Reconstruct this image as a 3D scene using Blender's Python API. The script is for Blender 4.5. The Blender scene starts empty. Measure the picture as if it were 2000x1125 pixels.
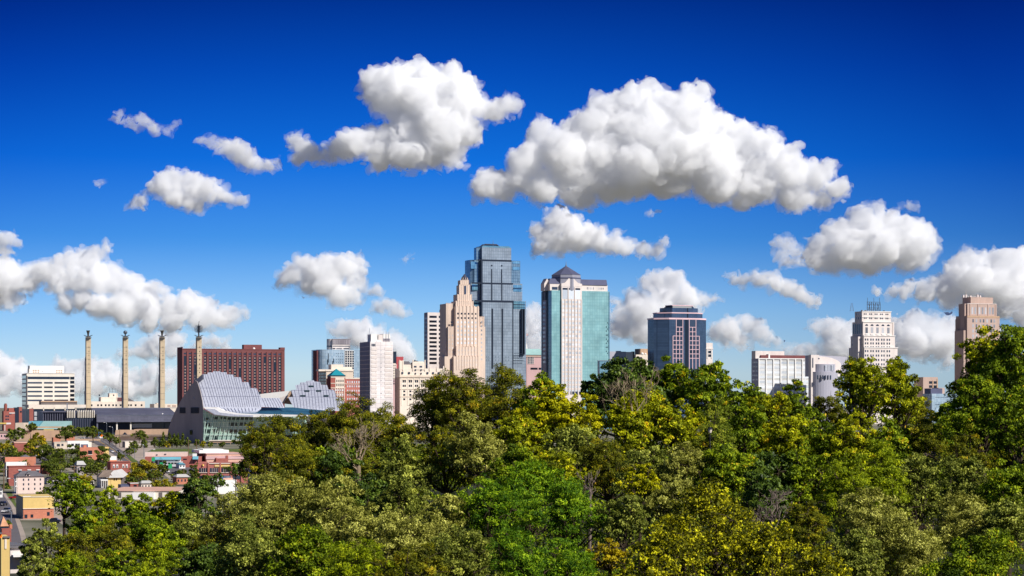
import bpy, bmesh, math, random
import numpy as np
from mathutils import noise, Vector, Matrix

# ------------------------------------------------------------------ basics
H = 35.0            # eye height above the valley floor
F = 3800.0          # picture pixels (2000 wide) per radian
HOR = 775.0         # row of the horizon
sc = bpy.context.scene
COL = sc.collection
PI = math.pi

def P(u, v, Y):
    return Vector(((u - 1000) * Y / F, Y, H + (HOR - v) * Y / F))

def G(u, v, z=0.0):
    Y = (H - z) * F / (v - HOR)
    return Vector(((u - 1000) * Y / F, Y, z))

def lin(c):
    c = c / 255.0
    return c / 12.92 if c <= .04045 else ((c + .055) / 1.055) ** 2.4

def rgb(r, g, b):
    return (lin(r), lin(g), lin(b), 1.0)

def tag(o, label=None, cat=None, group=None, kind=None):
    if label: o['label'] = label
    if cat: o['category'] = cat
    if group: o['group'] = group
    if kind: o['kind'] = kind
    return o

def empty(name, loc, rz=0.0, label=None, cat=None, group=None):
    o = bpy.data.objects.new(name, None)
    o.empty_display_size = .5
    COL.objects.link(o)
    o.location = loc
    o.rotation_euler = (0, 0, rz)
    return tag(o, label, cat, group)

# ------------------------------------------------------------------ materials
def _new(name):
    m = bpy.data.materials.new(name)
    m.use_nodes = True
    nt = m.node_tree
    return m, nt, nt.nodes, nt.links, nt.nodes['Principled BSDF']

def wall_mat(name, col, var=.12, scale=.12, rough=.85, metal=0.0, bump=.0, spec=.3, streak=True, fine=1.3):
    """plain surface with uneven tone: broad blotches, rain streaks and fine grain"""
    m, nt, n, l, b = _new(name)
    tc = n.new('ShaderNodeTexCoord')
    mp = n.new('ShaderNodeMapping'); mp.inputs['Scale'].default_value = (1, 1, .18 if streak else 1)
    l.new(tc.outputs['Object'], mp.inputs[0])
    n1 = n.new('ShaderNodeTexNoise'); n1.inputs['Scale'].default_value = scale; n1.inputs['Detail'].default_value = 6
    n1.inputs['Roughness'].default_value = .65
    l.new(mp.outputs[0], n1.inputs['Vector'])
    n2 = n.new('ShaderNodeTexNoise'); n2.inputs['Scale'].default_value = fine; n2.inputs['Detail'].default_value = 3
    l.new(tc.outputs['Object'], n2.inputs['Vector'])
    mx = n.new('ShaderNodeMath'); mx.operation = 'MULTIPLY_ADD'; mx.inputs[1].default_value = .45
    l.new(n2.outputs[0], mx.inputs[0]); l.new(n1.outputs[0], mx.inputs[2])
    mr = n.new('ShaderNodeMapRange'); mr.inputs[1].default_value = .45; mr.inputs[2].default_value = 1.0
    mr.inputs[3].default_value = 1 - var * 1.6; mr.inputs[4].default_value = 1 + var
    l.new(mx.outputs[0], mr.inputs[0])
    vm = n.new('ShaderNodeVectorMath'); vm.operation = 'SCALE'; vm.inputs[0].default_value = col[:3]
    l.new(mr.outputs[0], vm.inputs['Scale'])
    l.new(vm.outputs[0], b.inputs['Base Color'])
    b.inputs['Roughness'].default_value = rough
    b.inputs['Metallic'].default_value = metal
    b.inputs['Specular IOR Level'].default_value = spec
    if bump:
        bp = n.new('ShaderNodeBump'); bp.inputs['Strength'].default_value = bump; bp.inputs['Distance'].default_value = .5
        l.new(n2.outputs[0], bp.inputs['Height']); l.new(bp.outputs[0], b.inputs['Normal'])
    return m

def grid_mat(name, c1, c2, line, w, h, lw, rough=.25, metal=0.0, spec=.6, off=0.0, wob=.0, shift=(0, 0)):
    """curtain wall / masonry: rectangular units of w x h metres on any upright face"""
    m, nt, n, l, b = _new(name)
    tc = n.new('ShaderNodeTexCoord')
    sx = n.new('ShaderNodeSeparateXYZ'); l.new(tc.outputs['Object'], sx.inputs[0])
    ad = n.new('ShaderNodeMath'); ad.operation = 'ADD'
    l.new(sx.outputs[0], ad.inputs[0]); l.new(sx.outputs[1], ad.inputs[1])
    cb = n.new('ShaderNodeCombineXYZ'); l.new(ad.outputs[0], cb.inputs[0]); l.new(sx.outputs[2], cb.inputs[1])
    sh = n.new('ShaderNodeVectorMath'); sh.operation = 'ADD'; sh.inputs[1].default_value = (500 * w + shift[0], shift[1], 0)
    l.new(cb.outputs[0], sh.inputs[0])
    br = n.new('ShaderNodeTexBrick'); br.offset = off; br.squash = 1
    br.inputs['Scale'].default_value = 1
    br.inputs['Brick Width'].default_value = w; br.inputs['Row Height'].default_value = h
    br.inputs['Mortar Size'].default_value = lw; br.inputs['Mortar Smooth'].default_value = 0
    br.inputs['Color1'].default_value = c1; br.inputs['Color2'].default_value = c2; br.inputs['Mortar'].default_value = line
    l.new(sh.outputs[0], br.inputs['Vector'])
    n1 = n.new('ShaderNodeTexNoise'); n1.inputs['Scale'].default_value = .06; n1.inputs['Detail'].default_value = 5
    l.new(tc.outputs['Object'], n1.inputs['Vector'])
    mr = n.new('ShaderNodeMapRange'); mr.inputs[1].default_value = .3; mr.inputs[2].default_value = .7
    mr.inputs[3].default_value = .82; mr.inputs[4].default_value = 1.16
    l.new(n1.outputs[0], mr.inputs[0])
    vm = n.new('ShaderNodeVectorMath'); vm.operation = 'SCALE'
    l.new(br.outputs['Color'], vm.inputs[0]); l.new(mr.outputs[0], vm.inputs['Scale'])
    l.new(vm.outputs[0], b.inputs['Base Color'])
    b.inputs['Roughness'].default_value = rough
    b.inputs['Metallic'].default_value = metal
    b.inputs['Specular IOR Level'].default_value = spec
    if wob:
        bp = n.new('ShaderNodeBump'); bp.inputs['Strength'].default_value = wob; bp.inputs['Distance'].default_value = .6
        n3 = n.new('ShaderNodeTexNoise'); n3.inputs['Scale'].default_value = .22
        l.new(tc.outputs['Object'], n3.inputs['Vector'])
        l.new(n3.outputs[0], bp.inputs['Height']); l.new(bp.outputs[0], b.inputs['Normal'])
    return m

def flat_mat(name, col, rough=.6, metal=0.0, spec=.4, emit=None):
    return wall_mat(name, col, var=.05, scale=.8, rough=rough, metal=metal, spec=spec)

M = {}
def mk(key, fn, *a, **k):
    M[key] = fn(key, *a, **k)

# glass of single windows: each pane a little different (random per object)
def pane_mat(name, dark, light, rough=.12):
    m, nt, n, l, b = _new(name)
    oi = n.new('ShaderNodeObjectInfo')
    tc = n.new('ShaderNodeTexCoord')
    ns = n.new('ShaderNodeTexNoise'); ns.inputs['Scale'].default_value = .9
    l.new(tc.outputs['Object'], ns.inputs['Vector'])
    ad = n.new('ShaderNodeMath'); ad.operation = 'MULTIPLY_ADD'; ad.inputs[1].default_value = .5
    l.new(ns.outputs[0], ad.inputs[0]); l.new(oi.outputs['Random'], ad.inputs[2])
    mr = n.new('ShaderNodeMapRange'); mr.inputs[1].default_value = .2; mr.inputs[2].default_value = 1.2
    l.new(ad.outputs[0], mr.inputs[0])
    mx = n.new('ShaderNodeMix'); mx.data_type = 'RGBA'
    mx.inputs[6].default_value = dark; mx.inputs[7].default_value = light
    l.new(mr.outputs[0], mx.inputs[0]); l.new(mx.outputs[2], b.inputs['Base Color'])
    b.inputs['Roughness'].default_value = rough; b.inputs['Specular IOR Level'].default_value = .7
    return m

mk('dark_glass', pane_mat, rgb(28, 34, 46), rgb(60, 70, 88))
mk('black_glass', pane_mat, rgb(16, 18, 24), rgb(36, 40, 50))
mk('mid_glass', pane_mat, rgb(80, 84, 92), rgb(200, 198, 200))
mk('pale_glass', pane_mat, rgb(175, 182, 190), rgb(232, 236, 240))
mk('sky_glass', pane_mat, rgb(90, 130, 160), rgb(170, 205, 225))
mk('white_stone', wall_mat, rgb(226, 214, 206))
mk('white_paint', wall_mat, rgb(236, 232, 226), .06)
mk('off_white', wall_mat, rgb(232, 222, 206), .09)
mk('cream', wall_mat, rgb(232, 217, 200), .1)
mk('pane_brown', wall_mat, rgb(168, 140, 130), .1)
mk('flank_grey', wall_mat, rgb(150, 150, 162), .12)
mk('beige', wall_mat, rgb(220, 202, 182), .14)
mk('tan', wall_mat, rgb(196, 164, 136), .14)
mk('concrete', wall_mat, rgb(200, 180, 150), .16, .25)
mk('grey_concrete', wall_mat, rgb(108, 100, 98), .14, .1)
mk('warm_stone', wall_mat, rgb(222, 200, 182), .12)
mk('pink_stone', wall_mat, rgb(204, 168, 166), .1)
mk('brown_stone', wall_mat, rgb(192, 166, 152), .12)
mk('hotel_brick', grid_mat, rgb(120, 74, 74), rgb(128, 80, 78), rgb(112, 70, 70), 2.2, 1.0, .03, rough=.9, spec=.2, off=.5)
mk('brick', grid_mat, rgb(156, 86, 78), rgb(168, 98, 86), rgb(156, 100, 90), 1.1, .5, .06, rough=.9, spec=.2, off=.5)
mk('orange_brick', grid_mat, rgb(196, 124, 98), rgb(206, 134, 106), rgb(190, 126, 104), 1.1, .5, .06, rough=.9, spec=.2, off=.5)
mk('rose_brick', grid_mat, rgb(176, 104, 96), rgb(188, 116, 104), rgb(176, 118, 108), 1.1, .5, .06, rough=.9, spec=.2, off=.5)
mk('salmon', wall_mat, rgb(212, 168, 148), .1)
mk('yellow_wall', wall_mat, rgb(222, 190, 120), .1)
mk('pink_wall', wall_mat, rgb(222, 200, 188), .1)
mk('grey_roof', wall_mat, rgb(112, 108, 112), .18, .3)
mk('brown_roof', wall_mat, rgb(140, 122, 108), .18, .3)
mk('pale_roof', wall_mat, rgb(206, 202, 196), .12)
mk('dark_metal', wall_mat, rgb(70, 72, 88), .08, rough=.55, metal=.1)
mk('slate_metal', grid_mat, rgb(88, 88, 104), rgb(98, 98, 114), rgb(70, 72, 86), 3.0, 1.6, .05, rough=.5, spec=.4)
mk('black_metal', wall_mat, rgb(34, 34, 42), .1, rough=.6)
mk('steel', wall_mat, rgb(150, 156, 164), .1, rough=.35, metal=.7)
mk('teal_paint', wall_mat, rgb(30, 136, 150), .12, rough=.5)
mk('awning_teal', wall_mat, rgb(110, 168, 182), .1, rough=.6)
mk('red_paint', wall_mat, rgb(186, 84, 88), .1)
mk('copper', wall_mat, rgb(214, 158, 120), .2, .8, rough=.5)
mk('green_roof', wall_mat, rgb(150, 184, 180), .1)
mk('asphalt', wall_mat, rgb(108, 102, 104), .16, .05, streak=False)
mk('paving', wall_mat, rgb(176, 160, 146), .2, .06, streak=False)
mk('grass_verge', wall_mat, rgb(96, 110, 44), .3, .2, streak=False)
mk('paint_line', wall_mat, rgb(220, 216, 200), .1)
mk('yellow_line', wall_mat, rgb(226, 176, 60), .1)
mk('orange', wall_mat, rgb(250, 120, 20), .05)
mk('blue_sign', wall_mat, rgb(70, 130, 220), .05)
mk('green_sign', wall_mat, rgb(50, 170, 110), .05)
mk('yellow_sign', wall_mat, rgb(240, 206, 110), .05)
mk('wood_pole', wall_mat, rgb(120, 96, 76), .2)
mk('bark', wall_mat, rgb(74, 60, 46), .3, 1.5, bump=.4)
mk('dead_wood', wall_mat, rgb(158, 138, 110), .25, 1.5)
mk('grey_dead_wood', wall_mat, rgb(124, 108, 98), .25, 1.5)
mk('lavender', wall_mat, rgb(176, 174, 184), .1)
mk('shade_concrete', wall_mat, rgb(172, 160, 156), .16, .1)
mk('tyre', wall_mat, rgb(24, 24, 26), .1)
mk('car_white', flat_mat, rgb(232, 232, 230), .25, 0, .6)
mk('car_dark', flat_mat, rgb(28, 32, 42), .25, 0, .6)
mk('car_red', flat_mat, rgb(140, 24, 24), .25, 0, .6)
mk('car_silver', flat_mat, rgb(150, 154, 160), .3, .5, .6)

# ------------------------------------------------------------------ mesh builder
class MB:
    def __init__(s):
        s.v = []; s.f = []
    def add(s, vs, fs):
        b = len(s.v); s.v += [tuple(p) for p in vs]; s.f += [tuple(i + b for i in f) for f in fs]
        return s
    def box(s, x0, x1, y0, y1, z0, z1):
        return s.add([(x0, y0, z0), (x1, y0, z0), (x1, y1, z0), (x0, y1, z0), (x0, y0, z1), (x1, y0, z1), (x1, y1, z1), (x0, y1, z1)],
                     [(0, 3, 2, 1), (4, 5, 6, 7), (0, 1, 5, 4), (1, 2, 6, 5), (2, 3, 7, 6), (3, 0, 4, 7)])
    def prism(s, pts, z0, z1, top=None):
        """plan polygon pts (ccw) from z0 to z1, optionally to another plan 'top'"""
        n = len(pts); top = top or pts
        vs = [(p[0], p[1], z0) for p in pts] + [(p[0], p[1], z1) for p in top]
        return s.add(vs, [tuple(range(n - 1, -1, -1)), tuple(range(n, 2 * n))] + [(i, (i + 1) % n, (i + 1) % n + n, i + n) for i in range(n)])
    def face_prism(s, pts, y0, y1):
        """upright polygon pts (x,z) running back from y0 to y1"""
        n = len(pts)
        vs = [(p[0], y0, p[1]) for p in pts] + [(p[0], y1, p[1]) for p in pts]
        return s.add(vs, [tuple(range(n)), tuple(range(2 * n - 1, n - 1, -1))] + [((i + 1) % n, i, i + n, (i + 1) % n + n) for i in range(n)])
    def side_prism(s, pts, x0, x1):
        """upright polygon pts (y,z) running from x0 to x1"""
        n = len(pts)
        vs = [(x0, p[0], p[1]) for p in pts] + [(x1, p[0], p[1]) for p in pts]
        return s.add(vs, [tuple(range(n - 1, -1, -1)), tuple(range(n, 2 * n))] + [(i, (i + 1) % n, (i + 1) % n + n, i + n) for i in range(n)])
    def pyramid(s, pts, z0, apex):
        n = len(pts)
        return s.add([(p[0], p[1], z0) for p in pts] + [apex], [tuple(range(n - 1, -1, -1))] + [(i, (i + 1) % n, n) for i in range(n)])
    def cyl(s, x, y, r, z0, z1, n=16, r2=None):
        r2 = r if r2 is None else r2
        a = [(x + r * math.cos(2 * PI * i / n), y + r * math.sin(2 * PI * i / n)) for i in range(n)]
        b = [(x + r2 * math.cos(2 * PI * i / n), y + r2 * math.sin(2 * PI * i / n)) for i in range(n)]
        return s.prism(a, z0, z1, b)
    def tube(s, pts, rads, n=5):
        pts = [Vector(p) for p in pts]; vs = []; fs = []
        for i, p in enumerate(pts):
            d = (pts[min(i + 1, len(pts) - 1)] - pts[max(i - 1, 0)]).normalized()
            a = d.cross(Vector((0, 0, 1)) if abs(d.z) < .9 else Vector((1, 0, 0))).normalized(); b = d.cross(a)
            for k in range(n):
                t = 2 * PI * k / n
                vs.append(p + (a * math.cos(t) + b * math.sin(t)) * rads[i])
        for i in range(len(pts) - 1):
            for k in range(n):
                fs.append((i * n + k, i * n + (k + 1) % n, (i + 1) * n + (k + 1) % n, (i + 1) * n + k))
        fs.append(tuple(range(n - 1, -1, -1))); fs.append(tuple((len(pts) - 1) * n + k for k in range(n)))
        return s.add(vs, fs)
    def ball(s, c, r, seg=12, rings=8, sz=1.0):
        vs = [(c[0], c[1], c[2] - r * sz)]
        for j in range(1, rings):
            ph = PI * j / rings - PI / 2
            for i in range(seg):
                t = 2 * PI * i / seg
                vs.append((c[0] + r * math.cos(ph) * math.cos(t), c[1] + r * math.cos(ph) * math.sin(t), c[2] + r * sz * math.sin(ph)))
        vs.append((c[0], c[1], c[2] + r * sz)); fs = []
        for i in range(seg):
            fs.append((0, 1 + (i + 1) % seg, 1 + i))
            for j in range(rings - 2):
                a = 1 + j * seg + i; b = 1 + j * seg + (i + 1) % seg
                fs.append((a, b, b + seg, a + seg))
            fs.append((1 + (rings - 2) * seg + i, 1 + (rings - 2) * seg + (i + 1) % seg, len(vs) - 1))
        return s.add(vs, fs)
    def mesh(s, name, mat, smooth=False):
        me = bpy.data.meshes.new(name)
        me.from_pydata([tuple(p) for p in s.v], [], s.f)
        if smooth: me.shade_smooth()
        if mat: me.materials.append(M[mat] if isinstance(mat, str) else mat)
        me.update(); return me
    def build(s, name, mat, parent=None, label=None, smooth=False, kind=None):
        o = bpy.data.objects.new(name, s.mesh(name, mat, smooth))
        COL.objects.link(o)
        if parent: o.parent = parent
        if label: o['label'] = label
        if kind: o['kind'] = kind
        return o

ROT = math.radians(20)
SPLIT = {'window', 'small_window', 'side_window', 'flank_window', 'sky_lobby', 'column', 'porch_column', 'skylight', 'post', 'recess_panel', 'round_window', 'slot', 'slit_window', 'balcony', 'penthouse_window', 'quoin', 'door', 'floor_band', 'cornice', 'flank_arch', 'stone_bay', 'joint', 'notch', 'vent', 'sill', 'roof_opening', 'dark_streak'}
class Bld:
    """a building whose near left corner stands on the sight line of column um; its front runs to
    column ur, its left flank back to column ul. All shapes are in the building's own metres."""
    def __init__(s, name, label, um, ur, Y, cat='building', ul=None, depth=None, rot=ROT, group=None, zb=0.0):
        s.Y = Y; s.zb = zb; s.c = P(um, HOR, Y); s.ca = math.cos(rot); s.sa = math.sin(rot)
        s.o = empty(name, (s.c.x, s.c.y, zb), rot, label, cat, group)
        s.W = s.x(ur)
        s.D = depth if depth else s.y(ul)
    def x(s, u, y0=0.0):
        k = (u - 1000) / F
        return (k * (s.c.y + y0 * s.ca) - s.c.x + y0 * s.sa) / (s.ca - k * s.sa)
    def y(s, u, x0=0.0):
        k = (u - 1000) / F
        return (s.c.x + x0 * s.ca - k * (s.c.y + x0 * s.sa)) / (s.sa + k * s.ca)
    def z(s, v):
        return H + (HOR - v) * s.Y / F - s.zb
    def px(s, n):
        return n * s.Y / F
    def part(s, mb, name, mat, parent=None, **k):
        return mb.build(name, mat, parent or s.o, **k)
    def tier(s, name, mat, um, ur, v0, v1=None, y0=0.0, ul=None, depth=None, **k):
        x0 = s.x(um, y0); x1 = s.x(ur, y0)
        y1 = s.y(ul, x0) if ul is not None else y0 + (depth if depth else s.D - 2 * y0)
        z0 = 0 if v1 is None else s.z(v1)
        o = s.part(MB().box(x0, x1, y0, y1, z0, s.z(v0)), name, mat, **k)
        o_ = dict(x0=x0, x1=x1, y0=y0, y1=y1, o=o)
        return o_
    def fbox(s, name, mat, u0, u1, v0, v1, y0=0.0, out=.3, inn=.4, **k):
        z0 = 0 if v1 is None else s.z(v1)
        return s.part(MB().box(s.x(u0, y0), s.x(u1, y0), y0 - out, y0 + inn, z0, s.z(v0)), name, mat, **k)
    def sbox(s, name, mat, u0, u1, v0, v1, x0=0.0, out=.3, inn=.4, **k):
        z0 = 0 if v1 is None else s.z(v1)
        ya, yb = sorted((s.y(u0, x0), s.y(u1, x0)))
        return s.part(MB().box(x0 - out, x0 + inn, ya, yb, z0, s.z(v0)), name, mat, **k)
    def fboxes(s, name, mat, rects, y0=0.0, out=.3, inn=.4, **k):
        if name in SPLIT and len(rects) <= 24:
            for q in rects: o = s.fbox(name, mat, *q, y0=y0, out=out, inn=inn, **k)
            return o
        mb = MB()
        for u0, u1, v0, v1 in rects:
            mb.box(s.x(u0, y0), s.x(u1, y0), y0 - out, y0 + inn, s.z(v1), s.z(v0))
        return s.part(mb, name, mat, **k)
    def sboxes(s, name, mat, rects, x0=0.0, out=.3, inn=.4, **k):
        if name in SPLIT and len(rects) <= 24:
            for q in rects: o = s.sbox(name, mat, *q, x0=x0, out=out, inn=inn, **k)
            return o
        mb = MB()
        for u0, u1, v0, v1 in rects:
            ya, yb = sorted((s.y(u0, x0), s.y(u1, x0)))
            mb.box(x0 - out, x0 + inn, ya, yb, s.z(v1), s.z(v0))
        return s.part(mb, name, mat, **k)
    def wins(s, mat, rects, y0=0.0, face='F', x0=0.0, name='window', out=.1, limit=90, sill=None):
        """every rect a window of its own; what goes past the limit is one last part"""
        rest = MB(); made = 0; cache = {}
        for (u0, u1, v0, v1) in rects:
            z0, z1 = s.z(v1), s.z(v0)
            if face == 'F':
                a, b = s.x(u0, y0), s.x(u1, y0); bx = (0, b - a, 0, .3); loc = (a, y0 - out, z0)
            else:
                a, b = sorted((s.y(u0, x0), s.y(u1, x0))); bx = (0, .3, 0, b - a); loc = (x0 - out, a, z0)
            if made < limit:
                key = (round(bx[1], 2), round(bx[3], 2), round(z1 - z0, 2))
                if key not in cache:
                    cache[key] = MB().box(bx[0], bx[1], bx[2], bx[3], 0, z1 - z0).mesh(name, mat)
                o = bpy.data.objects.new(name, cache[key]); COL.objects.link(o); o.parent = s.o; o.location = loc
                made += 1
            else:
                rest.box(loc[0], loc[0] + bx[1], loc[1], loc[1] + bx[3], z0, z1)
        if rest.v:
            s.part(rest, name, mat, kind='stuff')

def grid(us, w, vs, h):
    return [(u - w / 2, u + w / 2, v - h / 2, v + h / 2) for v in vs for u in us]
def steps(a, d, n):
    return [a + d * i for i in range(n)]

# ------------------------------------------------------------------ camera, sun, sky
cam = bpy.data.cameras.new('camera'); co = bpy.data.objects.new('camera', cam); COL.objects.link(co)
co.location = (0, 0, H); co.rotation_euler = (PI / 2, 0, 0)
cam.sensor_width = 36; cam.lens = 36 * F / 2000; cam.shift_y = (HOR - 562.5) / 2000
cam.clip_start = 1; cam.clip_end = 90000
sc.camera = co
SAZ = math.radians(131); SEL = math.radians(38)
sd = Vector((math.sin(SAZ) * math.cos(SEL), math.cos(SAZ) * math.cos(SEL), math.sin(SEL)))
sl = bpy.data.lights.new('sun', 'SUN'); sl.energy = 5.0; sl.angle = math.radians(.5); sl.color = (1, .965, .91)
so = bpy.data.objects.new('sun', sl); COL.objects.link(so); so.rotation_euler = sd.to_track_quat('Z', 'Y').to_euler()

w = bpy.data.worlds.new('World'); sc.world = w; w.use_nodes = True
nt = w.node_tree; bg = nt.nodes['Background']
sky = nt.nodes.new('ShaderNodeTexSky'); sky.sky_type = 'NISHITA'; sky.sun_disc = False
sky.sun_elevation = SEL; sky.sun_rotation = SAZ; sky.dust_density = .3; sky.ozone_density = 3.0; sky.air_density = 1.0
tc = nt.nodes.new('ShaderNodeTexCoord'); sx = nt.nodes.new('ShaderNodeSeparateXYZ')
lift = nt.nodes.new('ShaderNodeVectorMath'); lift.operation = 'ADD'; lift.inputs[1].default_value = (0, 0, .02)
nt.links.new(tc.outputs['Generated'], lift.inputs[0]); nt.links.new(lift.outputs[0], sky.inputs[0])
nt.links.new(tc.outputs['Generated'], sx.inputs[0])
ra = nt.nodes.new('ShaderNodeValToRGB'); ra.color_ramp.interpolation = 'LINEAR'
SKYR = [(-.02, (.46, .56, .82)), (.012, (.53, .62, .82)), (.045, (.34, .52, .82)), (.08, (.10, .33, .72)), (.12, (.012, .21, .68)), (.165, (.003, .115, .50)), (.205, (.001, .052, .30)), (.32, (.11, .18, .30)), (.6, (.33, .35, .41))]
el = ra.color_ramp.elements
for i, (p, c) in enumerate(SKYR):
    e = el[i] if i < 2 else el.new(p)
    e.position = max(0.0, min(1.0, p + .02)); e.color = (*c, 1)
ad = nt.nodes.new('ShaderNodeMath'); ad.operation = 'ADD'; ad.inputs[1].default_value = .02
nt.links.new(sx.outputs[2], ad.inputs[0]); nt.links.new(ad.outputs[0], ra.inputs[0])
mu = nt.nodes.new('ShaderNodeVectorMath'); mu.operation = 'MULTIPLY'
nt.links.new(sky.outputs[0], mu.inputs[0]); nt.links.new(ra.outputs[0], mu.inputs[1])
# the sky is a shade deeper higher up on either side, and all along the east
def mth(op, a, b):
    n_ = nt.nodes.new('ShaderNodeMath'); n_.operation = op
    for i_, v_ in enumerate((a, b)):
        if v_ is None: continue
        if isinstance(v_, (int, float)): n_.inputs[i_].default_value = v_
        else: nt.links.new(v_, n_.inputs[i_])
    return n_.outputs[0]
side = mth('MULTIPLY', mth('ABSOLUTE', sx.outputs[0], None), 3.9)
side = mth('MULTIPLY', side, side)
side = mth('MULTIPLY', side, mth('MINIMUM', mth('MULTIPLY', mth('MAXIMUM', sx.outputs[2], 0.0), 5.2), 1.0))
east = mth('MULTIPLY', mth('MAXIMUM', sx.outputs[0], 0.0), 1.6)
fac_ = mth('MINIMUM', mth('ADD', side, east), 1.0)
mz = nt.nodes.new('ShaderNodeMix'); mz.data_type = 'RGBA'; mz.inputs[6].default_value = (1, 1, 1, 1); mz.inputs[7].default_value = (.42, .56, .74, 1)
nt.links.new(fac_, mz.inputs[0])
m3 = nt.nodes.new('ShaderNodeVectorMath'); m3.operation = 'MULTIPLY'; nt.links.new(mu.outputs[0], m3.inputs[0]); nt.links.new(mz.outputs[2], m3.inputs[1])
nt.links.new(m3.outputs[0], bg.inputs[0]); bg.inputs[1].default_value = .15
w.cycles.sampling_method = 'MANUAL'; w.cycles.sample_map_resolution = 512

sc.view_settings.view_transform = 'Standard'; sc.view_settings.look = 'None'
sc.view_settings.exposure = .1; sc.view_settings.gamma = 1
sc.cycles.volume_bounces = 32; sc.cycles.max_bounces = 34; sc.cycles.diffuse_bounces = 3
sc.cycles.glossy_bounces = 2; sc.cycles.transmission_bounces = 4; sc.cycles.transparent_max_bounces = 6
sc.cycles.caustics_reflective = False; sc.cycles.caustics_refractive = False
# ------------------------------------------------------------------ DOWNTOWN
mk('teal_curtain', grid_mat, rgb(132, 176, 178), rgb(144, 188, 188), rgb(116, 162, 166), 3.2, 3.9, .16, rough=.3, metal=.1, spec=.5)
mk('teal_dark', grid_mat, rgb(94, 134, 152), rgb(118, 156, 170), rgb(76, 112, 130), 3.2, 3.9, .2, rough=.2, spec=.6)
mk('steel_curtain', grid_mat, rgb(136, 150, 164), rgb(150, 164, 178), rgb(106, 120, 136), 2.6, 3.9, .18, rough=.4, metal=.1, spec=.5)
mk('steel_bay', grid_mat, rgb(116, 142, 158), rgb(134, 160, 174), rgb(76, 100, 118), 2.6, 3.9, .2, rough=.15, metal=.3, spec=.7)
mk('blue_bay', grid_mat, rgb(110, 160, 186), rgb(140, 190, 208), rgb(74, 112, 134), 2.6, 3.9, .16, rough=.1, metal=.4, spec=.7)
mk('dark_band', wall_mat, rgb(36, 46, 62), .1, rough=.4)
mk('navy_curtain', grid_mat, rgb(62, 80, 104), rgb(72, 92, 116), rgb(50, 66, 88), 3.0, 2.0, .12, rough=.25, metal=.2, spec=.6)
mk('pink_grid', wall_mat, rgb(232, 196, 200), .06)
mk('blue_curtain', grid_mat, rgb(158, 180, 194), rgb(186, 204, 214), rgb(134, 156, 172), 2.4, 3.6, .12, rough=.2, metal=.2, spec=.6, wob=.2)
mk('pale_panel', grid_mat, rgb(226, 216, 212), rgb(234, 226, 222), rgb(204, 194, 192), 6, 4.6, .25, rough=.7, spec=.3)
mk('louvre', grid_mat, rgb(150, 140, 146), rgb(196, 190, 192), rgb(96, 90, 98), .9, 9, .25, rough=.6)
mk('bay_panel', grid_mat, rgb(206, 206, 202), rgb(192, 190, 184), rgb(214, 214, 214), 30, 4.1, .9, rough=.5)
mk('blue_slate', wall_mat, rgb(96, 98, 122), .1, rough=.5, metal=.2)

# --- white office block with dark ribbon windows (far left)
b = Bld('office_building', 'white mid-rise office with dark ribbon windows, left of the first concrete pylon', 52, 146, 1850, ul=43)
b.tier('wall', 'off_white', 52, 145.6, 729)
b.wins('dark_glass', [(54, 82, v, v + 3.2) for v in (746, 754.6, 763.2, 771.8, 780.4)] + [(86, 103, v, v + 3.2) for v in (746, 754.6, 763.2, 771.8, 780.4)]
       + [(106.5, 133, v, v + 3.2) for v in (746, 754.6, 763.2, 771.8, 780.4)] + [(54, 136, 735.5, 740.5)], name='ribbon_window')
b.wins('black_glass', [(137, 145.2, v, v + 5.5) for v in (735.5, 743.5, 752, 760.6, 769.2, 777.8)], name='corner_window')
b.fbox('stair_wall', 'grey_concrete', 52.2, 53.6, 734, 832, out=.25)
for k in range(8):
    b.sbox('side_window', 'dark_glass', 43.6, 51, 733 + 8.6 * k, 739 + 8.6 * k, out=.2)
pt = b.tier('penthouse', 'white_paint', 58, 125, 714, 729, y0=3, depth=16)
b.tier('penthouse_end', 'off_white', 56.5, 58, 720, 729, y0=3.2, depth=12)
b.wins('tan', grid([65.5, 70, 75], 3, [723.5, 727], 2.2) + grid([111, 115.5, 120], 3, [723.5, 727], 2.2), y0=3, name='vent')
b.fbox('roof_rail', 'white_paint', 52, 145.6, 728.2, 729.2, out=.5)
b.fbox('flue', 'steel', 83, 84, 724, 726, y0=3, out=.2)

# --- red brick works at far left
b = Bld('brick_building', 'low red brick building with round chimney, left of the white office', 7, 44, 2000, ul=4)
b.tier('wall', 'brick', 7, 29, 803)
b.tier('wall', 'brick', 37, 44, 795, y0=.4, depth=18)
b.tier('stair_tower', 'dark_band', 29, 37, 796, y0=.8, depth=14)
b.tier('upper_wall', 'brick', 17, 29, 797, 803, y0=2, depth=12)
ch = b.part(MB().cyl(b.x(12.5), 9, b.px(3.2), b.z(803), b.z(790), 14).cyl(b.x(12.5), 9, b.px(2.2), b.z(790), b.z(788), 14), 'chimney', 'brick', smooth=False)
b.wins('dark_glass', grid([12, 16], 3, [813, 819], 3) + grid([20], 5, [808], 3) + grid([41], 3, [804], 3))
b.fbox('white_band', 'white_paint', 18, 29, 806, 807.5, out=.15)

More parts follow.
